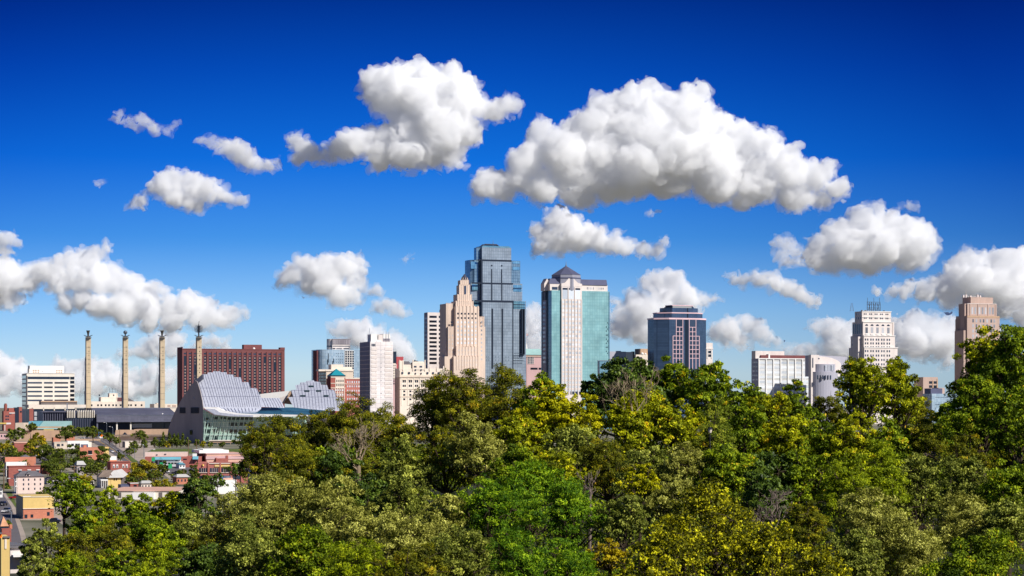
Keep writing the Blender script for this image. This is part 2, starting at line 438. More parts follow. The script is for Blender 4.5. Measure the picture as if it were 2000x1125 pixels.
# --- exhibition hall forebuilding with beige parapets
b = Bld('hall_annex', 'beige roofed exhibition annex over dark glazing, below the white office', 56, 167, 1815, ul=50)
b.tier('wall', 'dark_band', 57, 166, 799)
b.tier('parapet', 'cream', 56, 168, 790.5, 796.5, y0=-1.5, depth=30)
b.tier('upper_block', 'grey_concrete', 80, 151, 783, 790.5, y0=4, depth=16)
b.tier('upper_fascia', 'tan', 80, 151, 783, 785, y0=3.4, depth=.5)
b.fboxes('column', 'cream', [(u, u + 2, 796.5, 802) for u in (62, 84, 105, 126, 147)], out=.8)
b.fbox('brick_pier', 'brick', 57, 65, 798, 832, out=1)
b.wins('mid_glass', [(67, 72, 804, 812), (74, 79.5, 804, 812), (67, 72, 814, 821), (74, 79.5, 814, 821)])

# --- exhibition hall (dark metal)
b = Bld('exhibition_hall', 'long dark grey metal exhibition hall with ribbed left end, behind the concrete terrace', 189.5, 346, 1760, depth=80)
zt = b.z(797.5); ze = b.z(811)
x0, x1 = 0, b.x(346)
b.part(MB().side_prism([(-2, b.z(811)), (40, zt), (70, zt), (70, b.z(824)), (-2, b.z(824))], x0, x1), 'roof', 'slate_metal')
b.fbox('roof_cap', 'steel', 190, 346, 797, 798, y0=42, out=3)
b.fbox('fascia', 'slate_metal', 188.5, 346, 811.5, 824.5, y0=-2, out=1)
b.fbox('fascia_trim', 'steel', 188.5, 346, 811, 811.8, y0=-2, out=1.3)
b.tier('inner_wall', 'dark_band', 191, 345, 824.5, y0=8, depth=40)
b.wins('mid_glass', [(258, 297, 828, 836)], y0=8)
b.wins('dark_glass', [(298, 320, 826, 837), (322, 345, 827, 837)], y0=8)
for u in (227, 254):
    b.fbox('column', 'off_white', u, u + 2.6, 824.5, 842, out=.6, inn=1.2)
b.fboxes('skylight', 'white_paint', [(259, 268, 809, 810.6), (276, 284, 809, 810.6), (316, 318.5, 807.5, 810)], y0=5, out=1, inn=1)
b.fbox('corner_pier', 'slate_metal', 188.3, 191, 811, 845, out=1.5, inn=2)
e = b.tier('end_hall', 'dark_metal', 128, 189, 816, y0=6, depth=40)
fins = MB()
for i in range(16):
    u = 131 + i * 3.5
    if i in (5,): continue
    xa = b.x(u, 5.0); wd = b.px(1.1)
    fins.side_prism([(4.2, b.z(816)), (4.2, b.z(805)), (6, b.z(801.5)), (8, b.z(801)), (8, b.z(816))], xa, xa + wd)
b.part(fins, 'roof_fin', 'off_white')
b.tier('fin_wall', 'dark_metal', 129, 189, 803, 816, y0=7, depth=30)
w2 = b.tier('ribbed_hall', 'slate_metal', 84, 128.5, 804, y0=9, depth=40)
rb = MB()
for i in range(9):
    xa = b.x(87 + i * 4.6, 8.6); rb.prism([(xa, 8.9), (xa + b.px(1.7), 8.9), (xa + b.px(.85), 7.0)], b.z(822), b.z(805))
b.part(rb, 'rib', 'dark_metal')
b.fbox('eave', 'slate_metal', 81, 129, 803, 805, y0=9, out=1.6)
b.fbox('hall_flue', 'steel', 130.2, 132, 787, 806, y0=20, out=.4)
w3 = b.tier('lower_wall', 'dark_band', 130, 188, 816, y0=5.2, depth=1)
dr = MB()
for i in range(12):
    xa = b.x(133 + i * 4.6, 5.0); dr.box(xa, xa + .7, 4.4, 5.2, 0, b.z(818))
b.part(dr, 'downpipe', 'dark_metal')

# --- cream office behind the pylons
b = Bld('cream_office', 'cream stepped office with small square windows and roof mast, behind the second pylon', 178, 283, 2250, depth=30)
b.tier('wall', 'cream', 178, 283, 784)
b.tier('upper_wall', 'cream', 197, 250, 775.5, 784, y0=3, depth=18)
b.tier('tower', 'cream', 213.5, 230, 768, 775.5, y0=5, depth=12)
b.tier('red_roof', 'hotel_brick', 230, 243, 776.5, 784, y0=2, depth=3)
b.part(MB().face_prism([(b.x(243), b.z(784)), (b.x(264), b.z(784)), (b.x(250), b.z(777))], 1, 9), 'gable_roof', 'grey_roof')
b.wins('black_glass', grid([179, 191.5, 198, 206.5, 213, 221, 227, 235.5, 251, 256, 265, 276.5], 3.2, [791.5], 3.6))
b.wins('black_glass', grid([194, 222], 2.4, [772], 3) , y0=5)
mst = MB()
for u in (216, 221, 228): mst.box(b.x(u), b.x(u) + .4, 8, 8.4, b.z(768), b.z(758))
mst.box(b.x(216), b.x(228), 8, 8.3, b.z(761.5), b.z(761)); mst.box(b.x(216), b.x(228), 8, 8.3, b.z(765), b.z(764.5))
b.part(mst, 'mast', 'steel')
b = Bld('low_cream_building', 'low cream building with flat roof, between the third pylon and the hotel', 301, 346, 2250, depth=30)
b.tier('wall', 'cream', 301, 346, 789)
b.tier('roof_house', 'off_white', 306, 316, 787, 789, y0=4, depth=8)
b.wins('brown_stone', [(327, 333, 791, 795), (336, 344, 791, 795)])

# --- concrete roof pylons with metal crowns
mk('crown_metal', wall_mat, rgb(104, 112, 124), .15, rough=.35, metal=.6)
mk('crown_dark', wall_mat, rgb(74, 70, 66), .2, rough=.5, metal=.3)
def pylon(u, kind, label, Y):
    b = Bld('pylon', label, u - 3.6, u + 5.4, Y, cat='pylon', ul=u - 5.2, group='concrete roof pylons of the exhibition hall')
    D = 7.0; W = b.W
    b.part(MB().box(0, W, 0, D, 0, b.z(658.5)), 'shaft', 'concrete')
    rc = MB(); zz = [659, 700, 732, 764, 800]
    for i in range(3):
        rc.box(-.35 - .35 * i, .2, .8, D - .6, 0, b.z(zz[i + 1]))
    b.part(rc, 'flank_shade', 'dark_metal')  # dark slabs stand in for the stepped shade along the left edge
    for k in range(11): b.part(MB().box(-.05, W + .05, -.05, .1, b.z(668 + k * 11.2), b.z(667.6 + k * 11.2)), 'joint', 'grey_concrete')
    hk = MB()
    for k in range(7): hk.box(W * .5, W * .5 + .6, -.5, .0, b.z(678 + 8.2 * k) - .3, b.z(678 + 8.2 * k) + .5)
    b.part(hk, 'bracket', 'crown_dark')
    cx, cy = W / 2, D / 2; zt = b.z(658.5); q = b.px(1)
    vv = MB()
    vv.face_prism([(-.3, zt - .2), (W + .3, zt - .2), (W + .3, zt - 1.5 * q), (W * .5, zt - 6 * q), (W * .1, zt - 6 * q), (-.3, zt - 1.5 * q)][::-1], -.7, -.1)
    b.part(vv, 'collar', 'crown_dark')
    cr = MB()
    for a in range(4):
        t = PI / 4 + a * PI / 2 + .5
        dx, dy = math.cos(t), math.sin(t)
        cr.tube([(cx, cy, zt), (cx + dx * 3.0 * q, cy + dy * 3 * q, zt + 1.6 * q), (cx + dx * 6.4 * q, cy + dy * 6.4 * q, zt + 3.4 * q), (cx + dx * 8.8 * q, cy + dy * 8.8 * q, zt + 4.4 * q)], [1.5 * q, 1.1 * q, .8 * q, .25 * q], 5)
    for s_ in (-1, 1):
        cr.tube([(cx, cy, zt), (cx + s_ * 4.5 * q, cy, zt + 2.2 * q), (cx + s_ * 8.3 * q, cy, zt + 4.3 * q)], [1.3 * q, .9 * q, .25 * q], 5)
    cr.cyl(cx, cy, 2.6 * q, zt, zt + 2.2 * q, 10, 1.4 * q)
    b.part(cr, 'crown', 'crown_metal')
    fi = MB()
    if kind == 'funnel':
        fi.cyl(cx, cy, 1.6 * q, zt + 2.2 * q, zt + 7 * q, 14, 1.9 * q).cyl(cx, cy, 1.9 * q, zt + 7 * q, zt + 12.5 * q, 14, 3.4 * q).cyl(cx, cy, 3.7 * q, zt + 12.5 * q, zt + 13.3 * q, 14)
        b.part(fi, 'funnel', 'crown_dark')
    elif kind == 'ball':
        fi.cyl(cx, cy, 1.3 * q, zt + 2.2 * q, zt + 6 * q, 12)
        b.part(fi, 'stem', 'crown_metal')
        b.part(MB().ball((cx, cy, zt + 9.6 * q), 3.9 * q, 16, 10, .95), 'ball', 'crown_metal', smooth=True)
    else:
        fi.cyl(cx, cy, 1.5 * q, zt + 2.2 * q, zt + 26 * q, 12, .8 * q).cyl(cx, cy, 2.2 * q, zt + 10 * q, zt + 22 * q, 12)
        fi.cyl(cx, cy, .3 * q, zt + 26 * q, zt + 31 * q, 6).ball((cx + .8 * q, cy, zt + 30 * q), .9 * q, 8, 6)
        b.part(fi, 'spindle', 'crown_dark')
        sp = MB()
        for k in range(8):
            zz_ = zt + (9.5 + 1.8 * k) * q; r = (5 + 4.5 * math.sin(PI * (k + 1) / 9)) * q
            for a in range(10):
                t = a * PI / 5 + k * .2
                sp.tube([(cx, cy, zz_), (cx + r * math.cos(t), cy + r * math.sin(t), zz_ + .9 * q)], [.5 * q, .2 * q], 4)
            sp.cyl(cx, cy, 3.4 * q, zz_ - .25 * q, zz_ + .25 * q, 12)
        b.part(sp, 'spike', 'crown_metal')
    cb = MB()
    for k in range(5):
        a = Vector((0, D / 2, b.z(690 + 8 * k))); e = Vector((-b.px(16) + b.px(2.6) * k, D / 2, b.z(800)))
        cb.tube([a, e], [.12, .12], 3)
    b.part(cb, 'cable', 'steel')
pylon(172.2, 'funnel', 'first concrete pylon from the left, topped by a metal funnel, right of the white office', 1905)
pylon(245, 'ball', 'concrete pylon topped by a silver ball', 1912)
pylon(316.8, 'funnel', 'concrete pylon with a metal funnel, standing just left of the brown hotel', 1920)
pylon(388.6, 'spikes', 'concrete pylon with a tall spiked crown, in front of the brown hotel', 1928)

# --- brown brick hotel slab
b = Bld('hotel', 'wide brown brick hotel slab with dark window strips, behind the metal shells', 356, 556, 2150, ul=346)
b.tier('wall', 'hotel_brick', 356, 556, 681)
b.tier('end_wall', 'hotel_brick', 356, 357, 677.3, 682, y0=b.D * .12, ul=346)
b.tier('corner_wall', 'hotel_brick', 547.5, 556.3, 676.8, 682, y0=.2, depth=9)
b.tier('roof_house', 'hotel_brick', 476, 511.5, 671.8, 681, y0=3, depth=9)
b.fbox('parapet', 'hotel_brick', 356, 556.2, 680.5, 682, out=.4)
cols = steps(361.6, 9.72, 20)
b.fboxes('pier', 'hotel_brick', [(c + 2.9, c + 6.8, 686, 800) for c in cols], out=1.0)
b.wins('dark_glass', [(c - 2.6, c + 2.6, 689, 692) for c in cols], name='top_window')
b.fboxes('glass_strip', 'black_glass', [(c - 2.6, c + 2.6, 695, 790) for c in cols], out=.12)
rw = steps(698.5, 5.9, 13)
b.fboxes('pane', 'pane_brown', [(c - 1.1, c + 1.1, v - 1.4, v + 1.3) for v in rw for c in cols if (int(c * 7 + v * 3) % 9)], out=.22, kind='stuff')
b.part(MB().ball((b.x(497), 3, b.z(680)), 1.6, 10, 6), 'dish', 'white_paint')

# --- glass tower cluster behind the brick tower with the teal roof
b = Bld('glass_tower', 'pale blue curved glass office with drum penthouse, left of the white tower', 622, 704, 2450, ul=608.5)
cyl = MB(); 
x0 = b.x(622); x1 = b.x(674)
n = 10; pts = []
for i in range(n + 1):
    t = PI * (.5 + .5 * i / n) + PI * 0
    pts.append((x0 + 12 + 12 * math.cos(t + 0), 12 - 12 * math.sin(t) * 1.0))
arc = [(x0 + 12 - 12 * math.cos(a), 12 - 12 * math.sin(a)) for a in [i * PI / 2 / n for i in range(n + 1)]]
b.part(MB().prism(arc + [(b.x(704), 0), (b.x(704), b.D), (x0, b.D)], 0, b.z(682.5)), 'curtain_wall', 'blue_curtain')
b.tier('rear_wing', 'blue_curtain', 622.5, 640, 684, y0=14, ul=608.5)
b.sbox('brick_fin', 'hotel_brick', 612.5, 620, 684.2, 760, out=.8)
b.fboxes('window_grid', 'white_paint', [(673 + 4.6 * i, 674 + 4.6 * i, 684, 760) for i in range(4)] + [(673, 691, 684 + 4.6 * k, 684.9 + 4.6 * k) for k in range(14)], y0=-.2, out=.35)
b.fbox('dark_glazing', 'black_glass', 673, 691, 684, 760, out=.2)
b.fboxes('dark_streak', 'black_glass', [(639, 640.6, 702, 712), (640.5, 642, 690, 708), (649, 651, 705, 716), (650.6, 652.2, 700, 708)], out=.1)
b.fboxes('small_window', 'dark_glass', grid(steps(657, 4.0, 4), 1.2, steps(690, 5.8, 4), 1.2), out=.1)
dc = b.part(MB().cyl(b.x(651, 18), 18, b.px(13), b.z(683), b.z(661), 24), 'drum', 'white_stone', smooth=False)
b.part(MB().cyl(b.x(651, 18), 18, b.px(13.3), b.z(676.5), b.z(674.6), 24), 'drum_glazing', 'dark_glass')
b.fbox('roof_louvre', 'louvre', 649, 684, 661, 672, y0=9, out=1, inn=10)
b.fbox('roof_wall', 'white_stone', 649, 684, 672, 683, y0=9, out=.5, inn=10)
b.fboxes('roof_opening', 'dark_glass', [(650, 683, 674.6, 676), (650, 655, 679, 681), (657, 668, 679.5, 681), (671, 682, 679, 681)], y0=8.4, out=.2)
ml = MB()
for k in range(10): ml.box(b.x(685 + k * 1.9), b.x(685 + k * 1.9) + .3, 8, 8.3, b.z(683), b.z(673.5))
ml.box(b.x(685), b.x(703), 8, 8.3, b.z(675), b.z(674.4)).box(b.x(685), b.x(703), 8, 8.3, b.z(679), b.z(678.5))
b.part(ml, 'roof_frame', 'steel')

# --- cream block behind teal roof tower
b = Bld('cream_block', 'cream block with flat stepped roof, behind the teal pyramid roof', 636.5, 690, 2380, ul=622)
b.tier('wall', 'beige', 637, 690, 724)
b.fbox('cornice', 'cream', 622, 690, 721.5, 725, out=1, inn=12)
b.sbox('side_cornice', 'cream', 622, 637, 722, 725, out=.8)
b.tier('penthouse', 'cream', 647, 670.5, 711.5, 722, y0=4, depth=14)
b.tier('roof_step', 'cream', 670.5, 687.5, 716.5, 722, y0=5, depth=12)
b.sboxes('side_window', 'black_glass', [(624 + 2.7 * i, 625.6 + 2.7 * i, 728 + 6 * k, 731.5 + 6 * k) for i in range(5) for k in range(5)], out=.1)

# --- red brick building with teal pyramid roof
b = Bld('brick_tower', 'red brick building with cream trim and teal pyramid roof, left of the white tower', 646, 706, 2250, ul=640.5)
t1 = b.tier('tower', 'brick', 646, 674.5, 733.5, y0=-3, depth=16)
b.tier('wall', 'rose_brick', 674, 706, 738, y0=0)
b.tier('side_wing', 'brick', 641.5, 646, 739, y0=3, depth=10)
cx = (t1['x0'] + t1['x1']) / 2; hw = (t1['x1'] - t1['x0']) / 2 * .98; cy = -3 + 8
b.part(MB().prism([(cx - hw * 1.04, cy - 8.8), (cx + hw * 1.04, cy - 8.8), (cx + hw * 1.04, cy + 8.4), (cx - hw * 1.04, cy + 8.4)], b.z(735), b.z(733)), 'eave', 'dark_band')
b.part(MB().pyramid([(cx - hw, cy - 8.6), (cx + hw, cy - 8.6), (cx + hw, cy + 8.2), (cx - hw, cy + 8.2)], b.z(733), (cx, cy, b.z(719.8))), 'roof', 'teal_paint')
b.fboxes('trim', 'cream', [(646, 674.5, 735.5, 737.5), (646, 674.5, 748, 749.2), (646, 674.5, 757, 758.4), (655, 670, 767, 768)], y0=-3, out=.5)
b.fboxes('stone_bay', 'cream', [(655, 672.5, 737.5, 757)], y0=-3, out=.3)
b.fboxes('stone_pier', 'cream', [(654 + 4.4 * i, 655.4 + 4.4 * i, 757, 792) for i in range(5)], y0=-3, out=.35)
b.wins('black_glass', grid([658, 662, 666, 670], 1.8, [744, 752], 4.5), y0=-3.3, name='window')
b.wins('pale_glass', grid([649.5, 656.4, 660.6, 665, 669.4], 2, [762, 771, 780, 788], 3.4), y0=-3.3, name='window')
b.wins('pale_glass', grid(steps(679, 4.4, 6), 2.0, [746, 754.5, 763, 771, 779, 787], 3.6))
b.fboxes('trim_band', 'cream', [(674.5, 706, 737.5, 740), (674.5, 706, 749.5, 750.5)], out=.4)

# --- white tower with roof plant
b = Bld('white_tower', 'pale windowless-looking white tower with boxy roof plant, left of the ornate beige block', 723, 768, 2150, ul=703)
b.tier('wall', 'pale_panel', 723, 767.6, 667)
b.part(MB().box(-.25, .2, 0, b.D, 0, b.z(667.5)), 'flank_wall', 'flank_grey')  # shade of this side put into a greyer wall colour
rails = []
for k in range(13): rails.append((703.5, 722.5, 676 + k * 8.6, 677.2 + k * 8.6))
b.sboxes('flank_rail', 'white_stone', rails, out=.5)
b.fboxes('recess_panel', 'white_stone', [(725, 736, 678 + 8.4 * k, 684 + 8.4 * k) for k in range(12)] + [(751.5, 766, 678 + 8.4 * k, 684 + 8.4 * k) for k in range(12)], out=.35)
b.wins('dark_glass', [(725.6, 727.8, 671.3, 676.5), (728.4, 730.6, 671.3, 676.5), (731.2, 733.2, 671.3, 676.5)], name='vent_window')
b.wins('mid_glass', [(743, 745.6, 683.5 + 8.4 * k, 684.7 + 8.4 * k) for k in range(12)], name='slot_window')
b.tier('roof_plant', 'white_paint', 724.5, 740, 652.5, 667, y0=4, depth=14)
b.tier('roof_plant', 'white_paint', 748, 762, 651.5, 667, y0=7, depth=14)
b.tier('stair_house', 'white_stone', 739, 747.5, 653, 667, y0=2.5, depth=12)
b.fbox('plant_louvre', 'louvre', 748.5, 761.5, 660.5, 666, y0=7, out=.4)
b.part(MB().pyramid([(b.x(736), 1.2), (b.x(746), 1.2), (b.x(746), 5), (b.x(736), 5)], b.z(667), (b.x(741), 4, b.z(661))), 'roof_hood', 'white_paint')
an = MB()
for u, v in ((724.6, 640), (741, 651), (757, 646), (762, 648), (751, 649)): an.box(b.x(u), b.x(u) + .35, 6, 6.3, b.z(667), b.z(v))
b.part(an, 'antenna', 'steel')

# --- small ones between
b = Bld('dark_office', 'narrow dark block with red roof box, between white tower and ornate block', 769, 787, 2600, depth=18)
b.tier('wall', 'dark_band', 768.5, 774.3, 686.5)
b.tier('roof_box', 'red_paint', 772.5, 788, 696.5, y0=3, depth=12)
b.wins('dark_glass', grid([770.5, 772.6], 1.2, steps(690, 5, 3), 2.4))
b = Bld('apartment_block', 'thin pink and cream apartment wall, right edge of the white tower', 767.6, 775, 2350, depth=16)
b.tier('wall', 'pink_stone', 767.6, 775, 711)
b.tier('upper_wall', 'cream', 767.8, 773, 709.5, 740, y0=-.5, depth=4)
b.wins('dark_glass', grid([769.3, 771.8], 1.2, steps(714, 5, 8), 2.4), y0=-.5)

# --- ornate beige block
b = Bld('ornate_block', 'ornate beige stone block with gabled parapets, right of the white tower', 781, 868, 2200, ul=771.5)
b.tier('wall', 'cream', 781, 868, 719.5)
b.tier('corner_tower', 'cream', 781, 787.5, 704.5, 722, y0=-.4, depth=6)
b.tier('gable_wing', 'cream', 788, 803, 712, 722, y0=1, depth=12)
b.part(MB().face_prism([(b.x(786), b.z(712)), (b.x(803.5), b.z(712)), (b.x(800), b.z(705.5)), (b.x(789), b.z(705.5))], 2, 12), 'roof', 'grey_roof')
g = b.tier('centre_bay', 'cream', 806, 829.5, 708, 722, y0=-.6, depth=8)
b.part(MB().face_prism([(b.x(807), b.z(708)), (b.x(829), b.z(708)), (b.x(826), b.z(705.8)), (b.x(810), b.z(705.8))], 0, 1.2), 'parapet', 'cream')
pin = MB()
for u, v in ((780.6, 702.5), (787, 703), (806.2, 701.5), (829.6, 702), (839, 713.5), (853, 714), (866, 714)):
    xx = b.x(u); pin.box(xx - .5, xx + .7, -.9, .4, b.z(724), b.z(v + 2)); pin.pyramid([(xx - .5, -.9), (xx + .7, -.9), (xx + .7, .4), (xx - .5, .4)], b.z(v + 2), (xx + .1, -.2, b.z(v)))
b.part(pin, 'pinnacle', 'cream')
b.fboxes('cornice', 'beige', [(780, 868, 733, 737)], out=1.2)
b.fboxes('string_course', 'beige', [(780.5, 868, 759, 760.3), (780.5, 868, 774, 775.2)], out=.6)
b.fboxes('pilaster', 'off_white', [(u, u + 1.4, 738, 792) for u in steps(783.5, 12, 8)], out=.5)
b.part(MB().box(-.25, .2, 0, b.D, 0, b.z(737)), 'flank_wall', 'brown_stone')
ws = []
for c in steps(789.5, 12, 7):
    ws += [(c - 3.2, c - .4, 742.5, 747), (c + .4, c + 3.2, 742.5, 747), (c - 3.2, c - .4, 751.5, 755.5), (c + .4, c + 3.2, 751.5, 755.5), (c - 2, c + 2, 762.5, 766), (c - 2, c + 2, 769.5, 773), (c - 2, c + 2, 778, 781.5)]
b.wins('black_glass', ws)
b.wins('dark_glass', grid([786, 799, 835, 846, 857], 3.6, [728.5], 4) + grid([811, 822], 5, [716], 3.2) + grid([811.5, 822.5], 2.4, [722.5, 729.5], 3.2), y0=-.7)
b.fboxes('arch_trim', 'beige', [(c - 4, c + 4, 740.6, 742) for c in steps(789.5, 12, 7)], out=.6)
cc = b.part(MB().box(b.x(811), b.x(818), 4, 7, b.z(706), b.z(704.3)).box(b.x(812), b.x(814), 5, 6, b.z(704.3), b.z(702.8)), 'chiller', 'black_metal')

# --- striped tower
b = Bld('striped_tower', 'pale tower with two columns of dark band windows, left of the stepped stone tower', 835.2, 875, 2450, ul=828.6)
b.tier('wall', 'white_stone', 835.2, 875, 610)
b.part(MB().box(-.25, .2, 0, b.D, 0, b.z(611)), 'flank_wall', 'flank_grey')  # side away from the sun: its shade is painted as grey
vs = [618.6] + steps(627.7, 8.12, 11)
b.wins('black_glass', [(838.6, 853, v - 2.2, v + 2.2) for v in vs] + [(857, 871, v - 2.2, v + 2.2) for v in vs], name='band_window')
b.sboxes('side_window', 'mid_glass', [(829.6 + 2.4 * i, 831 + 2.4 * i, 620 + 8.1 * k, 623 + 8.1 * k) for i in range(2) for k in range(12)], x0=-.25, out=.1)
b.tier('roof_plant', 'grey_roof', 862, 869, 603.5, 610, y0=6, depth=8)

# --- stepped stone tower with lantern
b = Bld('stone_tower', 'stepped art deco stone tower tapering to a dark lantern, left of the skyscraper', 871, 946, 2350, ul=867.5)
def ribs(b, u0, u1, v0, v1, y0, n, mat='warm_stone', wd=1.1, out=.5, crest=True):
    mb = MB(); d = (u1 - u0) / n
    for i in range(n + 1):
        u = u0 + d * i
        vt = v0 - (1.6 if crest else 0)
        mb.box(b.x(u - wd / 2, y0), b.x(u + wd / 2, y0), y0 - out, y0 + 1.2, b.z(v1), b.z(vt))
    b.part(mb, 'rib', mat)
b.tier('rear_slab', 'warm_stone', 871, 893, 592.3, y0=8, depth=24)
ribs(b, 872, 887, 592.3, 640, 8, 6, wd=.9, out=.3)
b.tier('left_wing', 'warm_stone', 875, 891, 638, y0=4, depth=20); ribs(b, 875.5, 888, 638, 700, 4, 5, wd=.8)
b.tier('left_foot', 'warm_stone', 868.5, 892, 696, y0=3, depth=22)
b.tier('shaft', 'warm_stone', 889, 935.6, 598, y0=2, depth=22)
b.tier('shoulder', 'warm_stone', 934, 945.6, 618, y0=4, depth=18); ribs(b, 937, 945.4, 618, 690, 4, 3, wd=.9)
b.tier('shoulder', 'warm_stone', 934, 947.8, 637, y0=3, depth=20)
b.tier('crown_stage', 'warm_stone', 890.3, 924.5, 587.5, 598, y0=4, depth=18); ribs(b, 890.6, 924, 588, 598, 4, 9, wd=1.2)
b.tier('crown_stage', 'warm_stone', 893.4, 921.5, 574, 587.5, y0=5, depth=16); ribs(b, 893.8, 921, 575, 588, 5, 7, wd=1.3)
b.tier('crown_stage', 'warm_stone', 897, 917.6, 556, 574, y0=6, depth=11); ribs(b, 897.4, 917.2, 556, 574, 6, 5, wd=1.2)
b.tier('belfry', 'warm_stone', 899, 915.4, 546, 556, y0=6.6, depth=9.5); ribs(b, 899.4, 915, 546.5, 556, 6.6, 4, wd=1.2)
b.fbox('tall_window', 'dark_glass', 906.4, 910.2, 557, 574, y0=6, out=.6)
cx = b.x(907.2, 12); r = b.px(6.2)
b.part(MB().cyl(cx, 12, r, b.z(547), b.z(541), 8), 'lantern', 'dark_metal')
b.part(MB().cyl(cx, 12, r * 1.06, b.z(541), b.z(533), 8, .3), 'spire', 'dark_metal')
lr = MB()
for k in range(8):
    t = 2 * PI * k / 8; lr.box(cx + r * 1.02 * math.cos(t) - .25, cx + r * 1.02 * math.cos(t) + .25, 12 + r * 1.02 * math.sin(t) - .25, 12 + r * 1.02 * math.sin(t) + .25, b.z(548), b.z(540.5))
b.part(lr, 'lantern_post', 'warm_stone')
ribs(b, 891, 933.5, 598, 676, 2, 6, wd=2.3, out=.8)
wc = steps(894.5, 6.9, 6)
b.wins('black_glass', grid(wc, 2.8, [612, 620.5], 3.6), y0=2)
b.wins('pale_glass', grid(wc, 2.6, steps(629, 8.1, 6), 3.8), y0=2)
b.tier('front_block', 'warm_stone', 891, 934, 677, y0=-1, depth=6); ribs(b, 891.6, 933.4, 677, 697, -1, 7, wd=1.5)
b.tier('front_block', 'warm_stone', 886, 934.5, 696, y0=-2.2, depth=5); ribs(b, 886.6, 934, 696, 722, -2.2, 9, wd=1.5)
b.wins('pale_glass', grid(steps(897, 6.1, 6), 2.6, [684, 692], 3.6), y0=-1)
b.wins('pale_glass', grid(steps(892, 5.3, 8), 2.2, [704, 712], 3.6), y0=-2.2)
b.wins('pale_glass', grid([878, 883.5], 2, steps(655, 8.1, 6), 3), y0=4)
b.wins('mid_glass', grid([940.5], 2.4, steps(628, 8.1, 10), 3.4), y0=3)
b.wins('black_glass', grid([882.5], 4, [629, 634.5], 3.2), y0=4)

# --- grey glass skyscraper (tallest)
b = Bld('glass_skyscraper', 'tallest grey-blue glass skyscraper with stepped top and roof mast', 941.5, 1000, 2550, ul=926)
c1 = .8
b.tier('top_stage', 'steel_curtain', 941.5, 998.5, 483, 507, y0=0, ul=933)
tp = b.part(MB().prism([(b.x(941.5), 0), (b.x(998.5), 0), (b.x(998.5), b.D), (b.x(941.5), b.D)], b.z(483), b.z(479.4),
            [(b.x(941.5) + 2, 3.5), (b.x(998.5) - 2, 3.5), (b.x(998.5) - 2, b.D - 3), (b.x(941.5) + 2, b.D - 3)]), 'top_bevel', 'blue_bay')
b.tier('top_wing', 'steel_bay', 930.5, 941.5, 483, 507, y0=6, ul=925.8)
for (ua, ub, va, vb, y0) in ((941.5, 998.8, 507, 553, -.6), (941.5, 1000.5, 552, 586, -1.2), (941.5, 1001.5, 586, None, -1.8)):
    b.tier('centre_bay', 'steel_curtain', ua, ub, va, vb, y0=y0, depth=b.D)
b.part(MB().prism([(b.x(918, 8), 8), (b.x(918, 8) + 5, 4), (b.x(942, 4), 4), (b.x(942, 4), 30), (b.x(910, 22), 26), (b.x(910, 22), 18)], b.z(552), b.z(507.3)), 'left_wing', 'steel_bay')
b.part(MB().prism([(b.x(998, 4), 4), (b.x(1012.5, 4), 4), (b.x(1016, 7), 7), (b.x(1016, 7), 30), (b.x(998, 4), 30)], b.z(552), b.z(507.3)), 'right_wing', 'steel_bay')
b.part(MB().prism([(b.x(919.5, 5), 5), (b.x(942, 3), 3), (b.x(942, 3), 32), (b.x(914, 25), 28)], b.z(586), b.z(552.3)), 'left_wing', 'steel_curtain')
b.part(MB().prism([(b.x(998, 3), 3), (b.x(1017, 3), 3), (b.x(1020, 6), 6), (b.x(1020, 6), 32), (b.x(998, 3), 32)], b.z(586), b.z(552.3)), 'right_wing', 'steel_curtain')
b.tier('left_wing', 'steel_curtain', 924, 942, 586.4, y0=2, depth=32)
b.part(MB().prism([(b.x(998, 2), 2), (b.x(1024, 2), 2), (b.x(1027.3, 5), 5), (b.x(1027.3, 5), 34), (b.x(998, 2), 34)], 0, b.z(586.4)), 'right_wing', 'steel_curtain')
b.fboxes('floor_band', 'dark_band', [(933, 999, 506.6, 509.6)], y0=-.6, out=.4)
b.fboxes('floor_band', 'dark_band', [(921, 1002, 551.8, 554.6)], y0=-1.2, out=.4)
b.fboxes('floor_band', 'dark_band', [(927, 1003, 586.2, 589.8)], y0=-1.8, out=.4)
b.fboxes('slot', 'dark_band', [(959.3, 961.4, 525, 552), (978.6, 980.8, 525, 552)], y0=-.6, out=.3)
b.fboxes('slot', 'dark_band', [(959.3, 961.4, 554, 586), (979, 981.2, 554, 586)], y0=-1.2, out=.3)
b.fboxes('slot', 'dark_band', [(960, 963.2, 602.5, 720), (979.6, 982.8, 602.5, 720), (1000.8, 1002.4, 589, 720), (1019, 1021.5, 602, 692), (1023.6, 1025.2, 602, 692)], y0=-1.8, out=.3, inn=5)
b.fboxes('edge_band', 'dark_band', [(939.5, 942.5, 507, 720)], y0=-2, out=.2, inn=6)
b.fboxes('round_window', 'dark_band', [(959, 961.8, 516.8, 519.6), (978.4, 981.2, 516.8, 519.6)], y0=-.6, out=.3)
b.fboxes('sky_lobby', 'blue_bay', [(919.5, 930, 511, 525), (1001, 1015, 508.5, 513), (1001, 1015, 519, 526)], y0=4, out=.4)
b.fboxes('sky_lobby', 'blue_bay', [(922, 933, 555, 567), (1002.5, 1019, 555, 568)], y0=3, out=.4)
b.fboxes('sky_lobby', 'blue_bay', [(925, 939.5, 587, 602), (1003, 1026, 587, 602)], y0=2, out=.4)
b.fboxes('lobby_line', 'dark_band', [(925, 939.5, 593, 594.6), (1003, 1026, 593, 594.4), (1003, 1026, 598, 599), (1002.5, 1019, 561, 562)], y0=1.6, out=.2)
b.fboxes('window', 'dark_glass', grid(steps(1005, 2.6, 8), .9, [690, 694, 699, 704], 1.4) + grid([950, 954, 968, 973, 988, 993], 1, [697, 703], 1.2), y0=-1.6, out=.5)
mt = MB(); xm = b.x(961.5)
